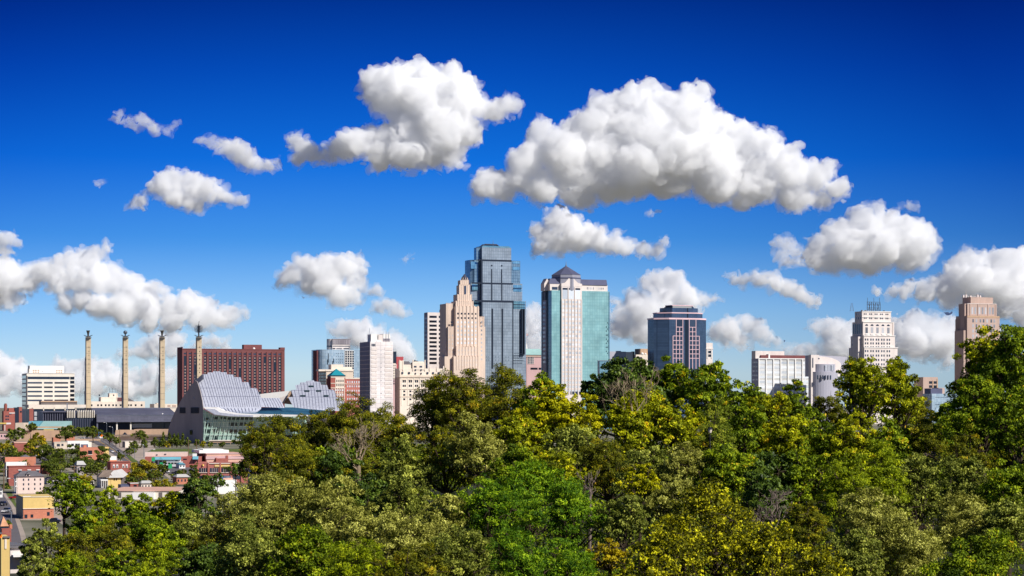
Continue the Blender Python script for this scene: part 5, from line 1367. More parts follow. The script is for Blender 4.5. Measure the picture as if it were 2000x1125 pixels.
car(103, 1022, 'car_dark', 95, 'dark car parked at the right end of the two-tone warehouse')
r = empty('bus', G(338, 913) + Vector((0, 0, .04)), math.radians(83), 'long white bus parked in front of the teal awning shop', 'bus')
MB().box(-1.25, 1.25, -4.6, 4.6, .45, 2.9).build('body', 'car_white', r)
for k in range(5): MB().box(-1.3, 1.3, -3.9 + 1.6 * k, -2.6 + 1.6 * k, 1.7, 2.5).build('window', 'black_glass', r)
MB().box(-1.28, 1.28, -4.2, 3.9, 1.25, 1.38).build('stripe', 'pink_stone', r)
for sx_ in (-1, 1):
    for sy_ in (-3, 3.1):
        MB().side_prism([(sy_ + .48 * math.cos(2 * PI * i / 12), .46 + .48 * math.sin(2 * PI * i / 12)) for i in range(12)], sx_ * 1.15 - .14, sx_ * 1.15 + .14).build('wheel', 'tyre', r)
r = empty('truck', G(197, 858) + Vector((0, 0, .04)), math.radians(15), 'white box truck near the orange road signs at the crest', 'truck')
MB().box(-1.3, 1.3, -3.5, 1.8, .9, 3.6).build('box', 'car_white', r); MB().side_prism([(1.9, .6), (4, .6), (4, 1.7), (3.3, 2.6), (1.9, 2.6)], -1.2, 1.2).build('cab', 'car_white', r)
for sx_ in (-1, 1):
    for sy_ in (-2.4, 3):
        MB().side_prism([(sy_ + .48 * math.cos(2 * PI * i / 12), .46 + .48 * math.sin(2 * PI * i / 12)) for i in range(12)], sx_ * 1.1 - .15, sx_ * 1.1 + .15).build('wheel', 'tyre', r)

# ------------------------------------------------------------------ street furniture
def lamp(u, vb, vt, side, label, group='street lamps with curved arms'):
    p = G(u, vb); hh = (vb - vt) * p.y / F; r = empty('street_lamp', p, 0, label, 'street lamp', group)
    MB().tube([(0, 0, 0), (0, 0, hh * .93)], [.2, .13], 8).build('pole', 'steel', r)
    MB().tube([(0, 0, hh * .9), (side * .5, 0, hh * .98), (side * 2.0, 0, hh)], [.11, .09, .08], 6).build('arm', 'steel', r)
    MB().box(side * 2.2 - .55, side * 2.2 + .55, -.25, .25, hh - .15, hh + .1).build('lamp_head', 'white_paint', r)
lamp(208.5, 853, 825, -1, 'tall street lamp in front of the dark hall, higher of the two on the slope')
lamp(220.5, 868, 833, -1, 'tall street lamp left of the terrace wall, lower of the two on the slope')
lamp(281, 893, 868, -1, 'street lamp at the corner of the pale parapet shop')
lamp(29, 961, 934, -1, 'street lamp beside the pink house')
lamp(22, 1022, 998, -1, 'street lamp with short arm in front of the two-tone warehouse')
lamp(293, 903, 878, 1, 'street lamp in front of the strip shop parapet')
def upole(u, vb, vt, arms, label):
    p = G(u, vb); hh = (vb - vt) * p.y / F; r = empty('utility_pole', p, .4, label, 'utility pole', 'wooden utility poles')
    MB().tube([(0, 0, 0), (0, 0, hh)], [.22, .15], 8).build('pole', 'wood_pole', r)
    for k in range(arms):
        MB().box(-1.6, 1.6, -.08, .08, hh - .7 - 1.1 * k, hh - .5 - 1.1 * k).build('crossarm', 'wood_pole', r)
        im = MB()
        for x in (-1.4, -.5, .5, 1.4): im.cyl(x, 0, .1, hh - .5 - 1.1 * k, hh - .15 - 1.1 * k, 6)
        im.build('insulator', 'steel', r)
upole(368, 893, 858, 0, 'thick wooden pole in front of the lawn, left of the other bare pole')
upole(383.5, 896, 860, 0, 'bare wooden pole on the lawn left of the orange warehouse')
upole(145, 945, 908, 2, 'wooden utility pole with two crossarms behind the left broad tree')
upole(7.5, 958, 914, 1, 'brown wooden pole at the far left beside the red rowhouse')
upole(233.5, 873, 838, 0, 'thin pole in front of the long terrace roof')
upole(317, 870, 843, 0, 'thin pole among the row of small terrace trees')
upole(52, 1000, 978, 1, 'short utility pole at the corner of the two-tone warehouse')
upole(359, 944, 915, 0, 'thin pole in front of the dark hedge by the driveway')
def banner(u, vb, vt, label):
    p = G(u, vb); hh = (vb - vt) * p.y / F; r = empty('sign_post', p, 0, label, 'sign', 'green street signs')
    MB().tube([(0, 0, 0), (0, 0, hh)], [.09, .07], 6).build('post', 'steel', r)
    MB().box(-.8, .8, -.14, -.06, hh - 2.0, hh).build('panel', 'green_sign', r)
banner(299.5, 915, 893, 'green street sign in front of the pale shopfront, leftmost of three')
banner(315.5, 922, 903, 'green street sign beside the white bus, middle of three')
banner(332.5, 930, 906, 'green street sign below the bus, rightmost of three')
def diamond(u, vb, vt, label):
    p = G(u, vb); hh = (vb - vt) * p.y / F; r = empty('road_sign', p, 0, label, 'sign', 'orange road work signs')
    MB().box(-.1, .1, -.05, .05, 0, hh).build('post', 'steel', r)
    MB().face_prism([(-1.5, hh), (0, hh - 1.5), (1.5, hh), (0, hh + 1.5)], -.12, -.06).build('panel', 'orange', r)
diamond(190, 856, 847, 'orange diamond road sign left of the blue one')
diamond(198, 859, 850.5, 'orange diamond road sign right of the blue one')
p = G(195, 858); r = empty('blue_sign', p, 0, 'tall narrow blue sign between two orange diamonds', 'sign')
MB().box(-.1, .1, -.05, .05, 0, 3).build('post', 'steel', r); MB().box(-1.2, 1.2, -.12, -.06, 2.4, 7.0).build('panel', 'blue_sign', r)
r = empty('traffic_light', G(263, 897), 0, 'traffic light on a mast arm by the street corner', 'traffic light')
MB().tube([(0, 0, 0), (0, 0, 6), (-.4, 0, 6.2), (-4.5, 0, 6.4)], [.16, .13, .1, .07], 6).build('mast', 'steel', r)
for x in (-2.6, -4.3): MB().box(x - .2, x + .2, -.2, .2, 5.3, 6.4).build('signal_head', 'black_metal', r)
r = empty('lamp_post', Vector(P(1387, 862, 182)), 0, 'small lantern lamp post among the hillside trees at right', 'lamp post')
MB().tube([(0, 0, -8), (0, 0, .8)], [.08, .05], 6).build('post', 'black_metal', r)
MB().cyl(0, 0, .12, .8, 1.15, 8, .2).build('lantern', 'cream', r); MB().cyl(0, 0, .26, 1.15, 1.35, 8, .05).build('cap', 'black_metal', r)
# ------------------------------------------------------------------ TERRAIN
def ss(a, b, t):
    t = max(0.0, min(1.0, (t - a) / (b - a))); return t * t * (3 - 2 * t)
def pw(t, pts):
    for (a, va), (b, vb) in zip(pts[:-1], pts[1:]):
        if t <= b: return va + (vb - va) * max(0.0, min(1.0, (t - a) / (b - a)))
    return pts[-1][1]
def hill(x, y):
    near = 33 * math.exp(-((max(y, 0) / 45.0) ** 2))
    uu = 1000 + x / max(y, 40) * F
    hi = pw(y, [(0, 14), (60, 15), (100, 16.5), (160, 19.5), (250, 26), (300, 25), (430, 0), (500, 0)]) + 3 * ss(1500, 1900, uu) * ss(120, 180, y) * (1 - ss(300, 420, y))
    lo = pw(y, [(0, 14), (60, 15), (130, 13), (180, 11.5), (240, 9), (320, 0), (500, 0)])
    z = lo + (hi - lo) * ss(330, 640, uu)
    z *= ss(-150, 60, uu) * (1 - ss(2300, 3200, uu) * .5) if y > 60 else 1
    nz = noise.fractal(Vector((x * .02, y * .02, 3)), .6, 2, 4) * 1.0 * (1 - ss(300, 450, y))
    return max(near, z) + nz * (1 if y > 20 else 0)
xs = [-60000, -20000, -6000, -2500, -1200] + list(range(-700, 701, 14)) + [1200, 2500, 6000, 20000, 60000]
ys = [-40000, -8000, -2000, -400, -100, -40] + list(range(-20, 481, 10)) + [520, 600, 800, 1200, 1800, 2600, 5000, 12000, 30000, 80000]
vs = [(x, y, hill(x, y) if (-120 < y < 480 and abs(x) < 720) else -max(0.0, y - 2750) * .0055) for y in ys for x in xs]
nx = len(xs)
fs = [(j * nx + i, j * nx + i + 1, (j + 1) * nx + i + 1, (j + 1) * nx + i) for j in range(len(ys) - 1) for i in range(nx - 1)]
m, nt_, n_, l_, b_ = _new('ground_cover')
tc_ = n_.new('ShaderNodeTexCoord'); nz = n_.new('ShaderNodeTexNoise'); nz.inputs['Scale'].default_value = .03; nz.inputs['Detail'].default_value = 8
l_.new(tc_.outputs['Object'], nz.inputs['Vector'])
cr = n_.new('ShaderNodeValToRGB'); cr.color_ramp.elements[0].position = .35; cr.color_ramp.elements[0].color = rgb(80, 82, 58)
cr.color_ramp.elements[1].position = .65; cr.color_ramp.elements[1].color = rgb(146, 138, 120)
l_.new(nz.outputs[0], cr.inputs[0])
sp_ = n_.new('ShaderNodeSeparateXYZ'); l_.new(tc_.outputs['Object'], sp_.inputs[0])
mr_ = n_.new('ShaderNodeMapRange'); mr_.inputs[1].default_value = 380; mr_.inputs[2].default_value = 450; l_.new(sp_.outputs[1], mr_.inputs[0])
mg_ = n_.new('ShaderNodeMix'); mg_.data_type = 'RGBA'; mg_.inputs[6].default_value = (.022, .024, .010, 1)
l_.new(mr_.outputs[0], mg_.inputs[0]); l_.new(cr.outputs[0], mg_.inputs[7]); l_.new(mg_.outputs[2], b_.inputs['Base Color']); b_.inputs['Roughness'].default_value = 1
me = bpy.data.meshes.new('ground'); me.from_pydata(vs, [], fs); me.materials.append(m); me.shade_smooth(); me.update()
o = bpy.data.objects.new('ground', me); COL.objects.link(o); tag(o, kind='structure')

# ------------------------------------------------------------------ TREES
def leaf_mat(name, stops, trans, rough=.6, spec=.12, tmix=.16):
    m, nt, n, l, b = _new(name)
    at = n.new('ShaderNodeAttribute'); at.attribute_name = 'tint'
    cr = n.new('ShaderNodeValToRGB'); e = cr.color_ramp.elements
    for i, (p, c) in enumerate(stops):
        q = e[i] if i < 2 else e.new(p)
        q.position = p; q.color = (*c, 1)
    l.new(at.outputs['Fac'], cr.inputs[0]); l.new(cr.outputs[0], b.inputs['Base Color'])
    b.inputs['Roughness'].default_value = rough; b.inputs['Specular IOR Level'].default_value = spec
    t = n.new('ShaderNodeBsdfTranslucent')
    mu = n.new('ShaderNodeVectorMath'); mu.operation = 'MULTIPLY'; mu.inputs[1].default_value = trans
    l.new(cr.outputs[0], mu.inputs[0]); l.new(mu.outputs[0], t.inputs['Color'])
    mx = n.new('ShaderNodeMixShader'); mx.inputs[0].default_value = tmix
    l.new(b.outputs[0], mx.inputs[1]); l.new(t.outputs[0], mx.inputs[2])
    l.new(mx.outputs[0], n['Material Output'].inputs['Surface'])
    return m
K = {}
def kind(key, stops, trans, px, n, clump, up=.5, rag=.0, shape=.55, **k):
    K[key] = dict(mat=leaf_mat('leaf_' + key, stops, trans, **k), px=px, n=n, clump=clump, up=up, rag=rag, shape=shape)
kind('olive', [(0, (0.039, 0.049, 0.004)), (.5, (0.162, 0.171, 0.008)), (.93, (0.448, 0.400, 0.013)), (1, (0.582, 0.365, 0.017))], (1.6, 1.7, .5), 3.70, 1.0, .13, up=.9, shape=.35)
kind('golden', [(0, (0.058, 0.078, 0.004)), (.5, (0.288, 0.316, 0.006)), (.95, (0.742, 0.726, 0.013)), (1, (0.794, 0.511, 0.019))], (1.6, 1.6, .4), 4.40, .9, .13, up=.4)
kind('bright', [(0, (.16, .18, .003)), (.5, (.46, .44, .005)), (1, (.80, .72, .010))], (1.5, 1.5, .4), 4.05, 1.0, .12, up=.5)
kind('dark', [(0, (0.025, 0.047, 0.005)), (0.6, (0.109, 0.174, 0.019)), (1, (0.286, 0.360, 0.036))], (1.4, 1.6, .5), 4.75, .9, .14, up=.4, rough=.5, spec=.25)
kind('green', [(0, (0.036, 0.062, 0.004)), (.5, (0.176, 0.248, 0.008)), (.96, (0.520, 0.593, 0.016)), (1, (0.650, 0.441, 0.019))], (1.5, 1.6, .4), 4.40, .95, .13, up=.4)
kind('lime', [(0, (0.061, 0.094, 0.003)), (.5, (0.253, 0.319, 0.007)), (1, (0.616, 0.660, 0.013))], (1.5, 1.5, .4), 4.05, 1.0, .11, up=.5, shape=.35)
kind('vivid', [(0, (0.024, 0.068, 0.004)), (.5, (0.115, 0.230, 0.007)), (1, (0.446, 0.594, 0.016))], (1.5, 1.6, .4), 4.22, 1.0, .12, up=.6, shape=.35)
kind('sage', [(0, (0.098, 0.104, 0.011)), (0.5, (0.326, 0.321, 0.052)), (1, (0.782, 0.758, 0.178))], (1.3, 1.4, .5), 4.40, 1.05, .12, up=.5, shape=.4)
kind('greygreen', [(0, (0.052, 0.066, 0.007)), (0.5, (0.218, 0.250, 0.036)), (1, (0.654, 0.661, 0.107))], (1.3, 1.4, .5), 4.40, 1.0, .13, up=.4, shape=.45)
kind('yellow', [(0, (0.030, 0.040, 0.005)), (.42, (0.156, 0.161, 0.006)), (.72, (0.624, 0.569, 0.012)), (1, (0.850, 0.816, 0.019))], (1.4, 1.4, .4), 5.28, .55, .10, up=.2, shape=.55)
kind('pine', [(0, (0.067, 0.105, 0.010)), (0.6, (0.280, 0.330, 0.024)), (1, (0.649, 0.631, 0.051))], (1.2, 1.3, .4), 3.87, 1.0, .12, up=.8, shape=.22)
kind('amber', [(0, (.30, .24, .006)), (1, (.66, .52, .012))], (1.3, 1.2, .4), 4.05, .8, .14, up=.3)
kind('town', [(0, (0.038, 0.058, 0.009)), (0.6, (0.125, 0.159, 0.020)), (1, (0.287, 0.296, 0.033))], (1.4, 1.5, .5), 3.0, .8, .16, up=.6)
kind('towngold', [(0, (0.109, 0.125, 0.010)), (0.6, (0.353, 0.304, 0.017)), (1, (0.817, 0.536, 0.023))], (1.4, 1.4, .5), 3.0, .8, .16, up=.6)

def leaves_mesh(name, k, ctr, R, Y, seed, density=1.0, base_flat=.75):
    """leaf blades spread over many twig clumps that sit on a handful of boughs"""
    kd = K[k]; rg = np.random.default_rng(seed)
    R = np.array(R, float); px = Y / F
    lf = kd['px'] * px * .57
    NL = int(11 + rg.integers(0, 6))
    def sph(n):
        v = rg.normal(size=(n, 3)); return v / np.linalg.norm(v, axis=1)[:, None]
    bd = sph(NL); bd[:, 2] = np.abs(bd[:, 2]) * 1.1 - .35 ; bd /= np.linalg.norm(bd, axis=1)[:, None]
    bc = bd * rg.uniform(.45, .76, (NL, 1)); br = rg.uniform(.28, .44, NL)
    bc = np.vstack([bc, [[0, 0, 0]], [[0, 0, .35]]]); br = np.append(br, [.62, .5])
    area = PI * (R[0] / px) * (R[2] / px)
    NC = int(np.clip(area / 118 / (kd['clump'] / .13) ** 2, 40, 560))
    pick = rg.choice(len(br), NC, p=br ** 2 / (br ** 2).sum())
    cd = sph(NC); cd[:, 2] = np.where(cd[:, 2] < -.35, -cd[:, 2], cd[:, 2])
    cc = bc[pick] + cd * (br[pick] * rg.uniform(.72, 1.08, NC))[:, None]
    rr_ = np.linalg.norm(cc, axis=1); over = rr_ > 1.02
    cc[over] *= (1.02 / rr_[over])[:, None] * rg.uniform(.9, 1.06, (over.sum(), 1))
    cr_ = kd['clump'] * rg.uniform(.5, 1.25, NC)
    ct = rg.normal(0, .2, NC)
    n = int(area / (kd['px'] ** 2 * .30) * 3.9 * kd['n'] * density)
    ci = rg.choice(NC, n, p=cr_ ** 2 / (cr_ ** 2).sum())
    dirs = sph(n); rad = rg.uniform(.25, 1, n) ** .6
    anis = np.array([1, 1, .62])
    mean_r = float(R.mean())
    pos = cc[ci] * R + dirs * anis * (cr_[ci] * rad)[:, None] * mean_r
    out = cc[ci] + dirs * .5; out /= np.linalg.norm(out, axis=1)[:, None] + 1e-6
    inner = rg.random(n) < .13
    ipos = (bc[rg.integers(0, len(br), n)] * .7 + sph(n) * .35) * R
    pos[inner] = ipos[inner]
    nr = out * .55 + sph(n) * .75; nr[:, 2] += kd['up'] * .6
    nr /= np.linalg.norm(nr, axis=1)[:, None]
    t = np.cross(nr, sph(n)); t /= np.linalg.norm(t, axis=1)[:, None] + 1e-6
    t[:, 2] -= .25; bt = np.cross(nr, t)
    L = lf * rg.uniform(.65, 1.35, n)[:, None]; Wd = L * kd['shape'] * rg.uniform(.8, 1.2, n)[:, None]
    c = pos + np.array(ctr)
    V = np.empty((n, 4, 3), np.float32)
    V[:, 0] = c - t * L; V[:, 1] = c + bt * Wd + nr * Wd * .3; V[:, 2] = c + t * L; V[:, 3] = c - bt * Wd + nr * Wd * .3
    me = bpy.data.meshes.new(name)
    me.vertices.add(n * 4); me.vertices.foreach_set('co', V.ravel())
    me.loops.add(n * 4); me.loops.foreach_set('vertex_index', np.arange(n * 4, dtype=np.int32))
    me.polygons.add(n); me.polygons.foreach_set('loop_start', np.arange(0, n * 4, 4, dtype=np.int32))
    me.update(calc_edges=True)
    a = me.attributes.new('tint', 'FLOAT', 'FACE')
    a.data.foreach_set('value', np.clip(.45 + ct[ci] + rg.normal(0, .17, n), 0, 1).astype(np.float32))
    me.materials.append(kd['mat'])
    return me, [Vector(bc[i] * R + np.array(ctr)) for i in range(len(br))]

NLEAF = 0
def tree(u, vt, ru, rv, Y, k, label, name='tree', group='trees of the wooded hillside', seed=None, density=1.0, ground=None, deep=1.35):
    global NLEAF
    seed = seed if seed is not None else int(u * 7 + vt * 13)
    rn = random.Random(seed)
    c = P(u, vt + rv, Y); gz = hill(c.x, c.y) if ground is None else ground
    gz = min(gz, c.z - rv * Y / F * 1.2)
    r = empty(name, (c.x, c.y, gz), 0, label, 'tree', group)
    Rx = ru * 1.16 * Y / F; Rz = rv * deep * Y / F; hc = P(u, vt, Y).z - Rz * .97 - gz
    me, boughs = leaves_mesh('crown', k, (0, 0, hc), (Rx, Rx, Rz), Y, seed, density)
    NLEAF += len(me.polygons)
    o = bpy.data.objects.new('crown', me); COL.objects.link(o); o.parent = r
    mb = MB(); tr = max(.12, Rz * .045)
    fork = Vector((rn.uniform(-.3, .3), rn.uniform(-.3, .3), hc - Rz * .45))
    if fork.z < .5: fork.z = .5
    mb.tube([(0, 0, -.6), (fork.x * .4, fork.y * .4, fork.z * .5), fork], [tr * 1.5, tr * 1.1, tr * .9], 8)
    for q in boughs:
        m1 = fork.lerp(q, .5) + Vector((rn.uniform(-.1, .1) * Rx, rn.uniform(-.1, .1) * Rx, -.06 * Rz))
        mb.tube([fork, m1, q], [tr * .6, tr * .4, tr * .2], 5)
        for _ in range(4):
            d = Vector((rn.gauss(0, 1) * Rx, rn.gauss(0, 1) * Rx, (rn.gauss(0, 1) * .7 + .3) * Rz)) * .22
            mb.tube([q, q + d * .5 + Vector((0, 0, .03 * Rz)), q + d], [tr * .2, tr * .12, tr * .05], 4)
    mb.build('trunk', 'bark', r)
    return r

def bare(u, vt, vb, Y, spread, mat, label, seed, lean=(0, 0), n=5, name='bare_tree', rad=.22, twig=5):
    """leafless tree or snag: limbs fork four or five times"""
    rn = random.Random(seed); p = P(u, vb, Y); gz = hill(p.x, p.y)
    base = Vector((p.x, p.y, min(gz, p.z - 1)))
    r = empty(name, base, 0, label, 'tree', 'bare and broken trees on the hillside')
    q = Y / F; Ht = (vb - vt) * q; z0 = p.z - base.z
    trunk = MB(); trunk.tube([(0, 0, -.5), (lean[0] * .1, 0, z0 * .6), (0, 0, z0)], [rad * 1.4, rad * 1.15, rad], 8)
    trunk.build('trunk', mat, r)
    br = MB()
    def grow(a, d, L, rd, lv):
        pts = [a]; rds = [rd]; dd = d.copy()
        for i in range(3):
            dd = (dd + Vector((rn.gauss(0, .22), rn.gauss(0, .22), rn.gauss(0, .12) + .05))).normalized()
            pts.append(pts[-1] + dd * L / 3); rds.append(rd * (1 - .2 * (i + 1)))
        br.tube(pts, rds, 5 if lv < 2 else 3)
        if lv >= n: return
        for k in range(rn.choice((2, 3, 3))):
            s = pts[rn.choice((2, 3, 3))]
            nd = (dd + Vector((rn.gauss(0, .6), rn.gauss(0, .6), rn.gauss(.1, .4))) * spread).normalized()
            grow(s, nd, L * rn.uniform(.6, .82), max(rds[-1] * .8, .022), lv + 1)
    for k in range(twig):
        a = 2 * PI * k / twig + rn.uniform(-.4, .4)
        d = Vector((math.cos(a) * spread + lean[0], math.sin(a) * spread * .8, 1.0)).normalized()
        grow(Vector((0, 0, z0 * rn.uniform(.8, 1))), d, Ht * .36, rad * .55, 1)
    br.build('branches', mat, r)
    return r

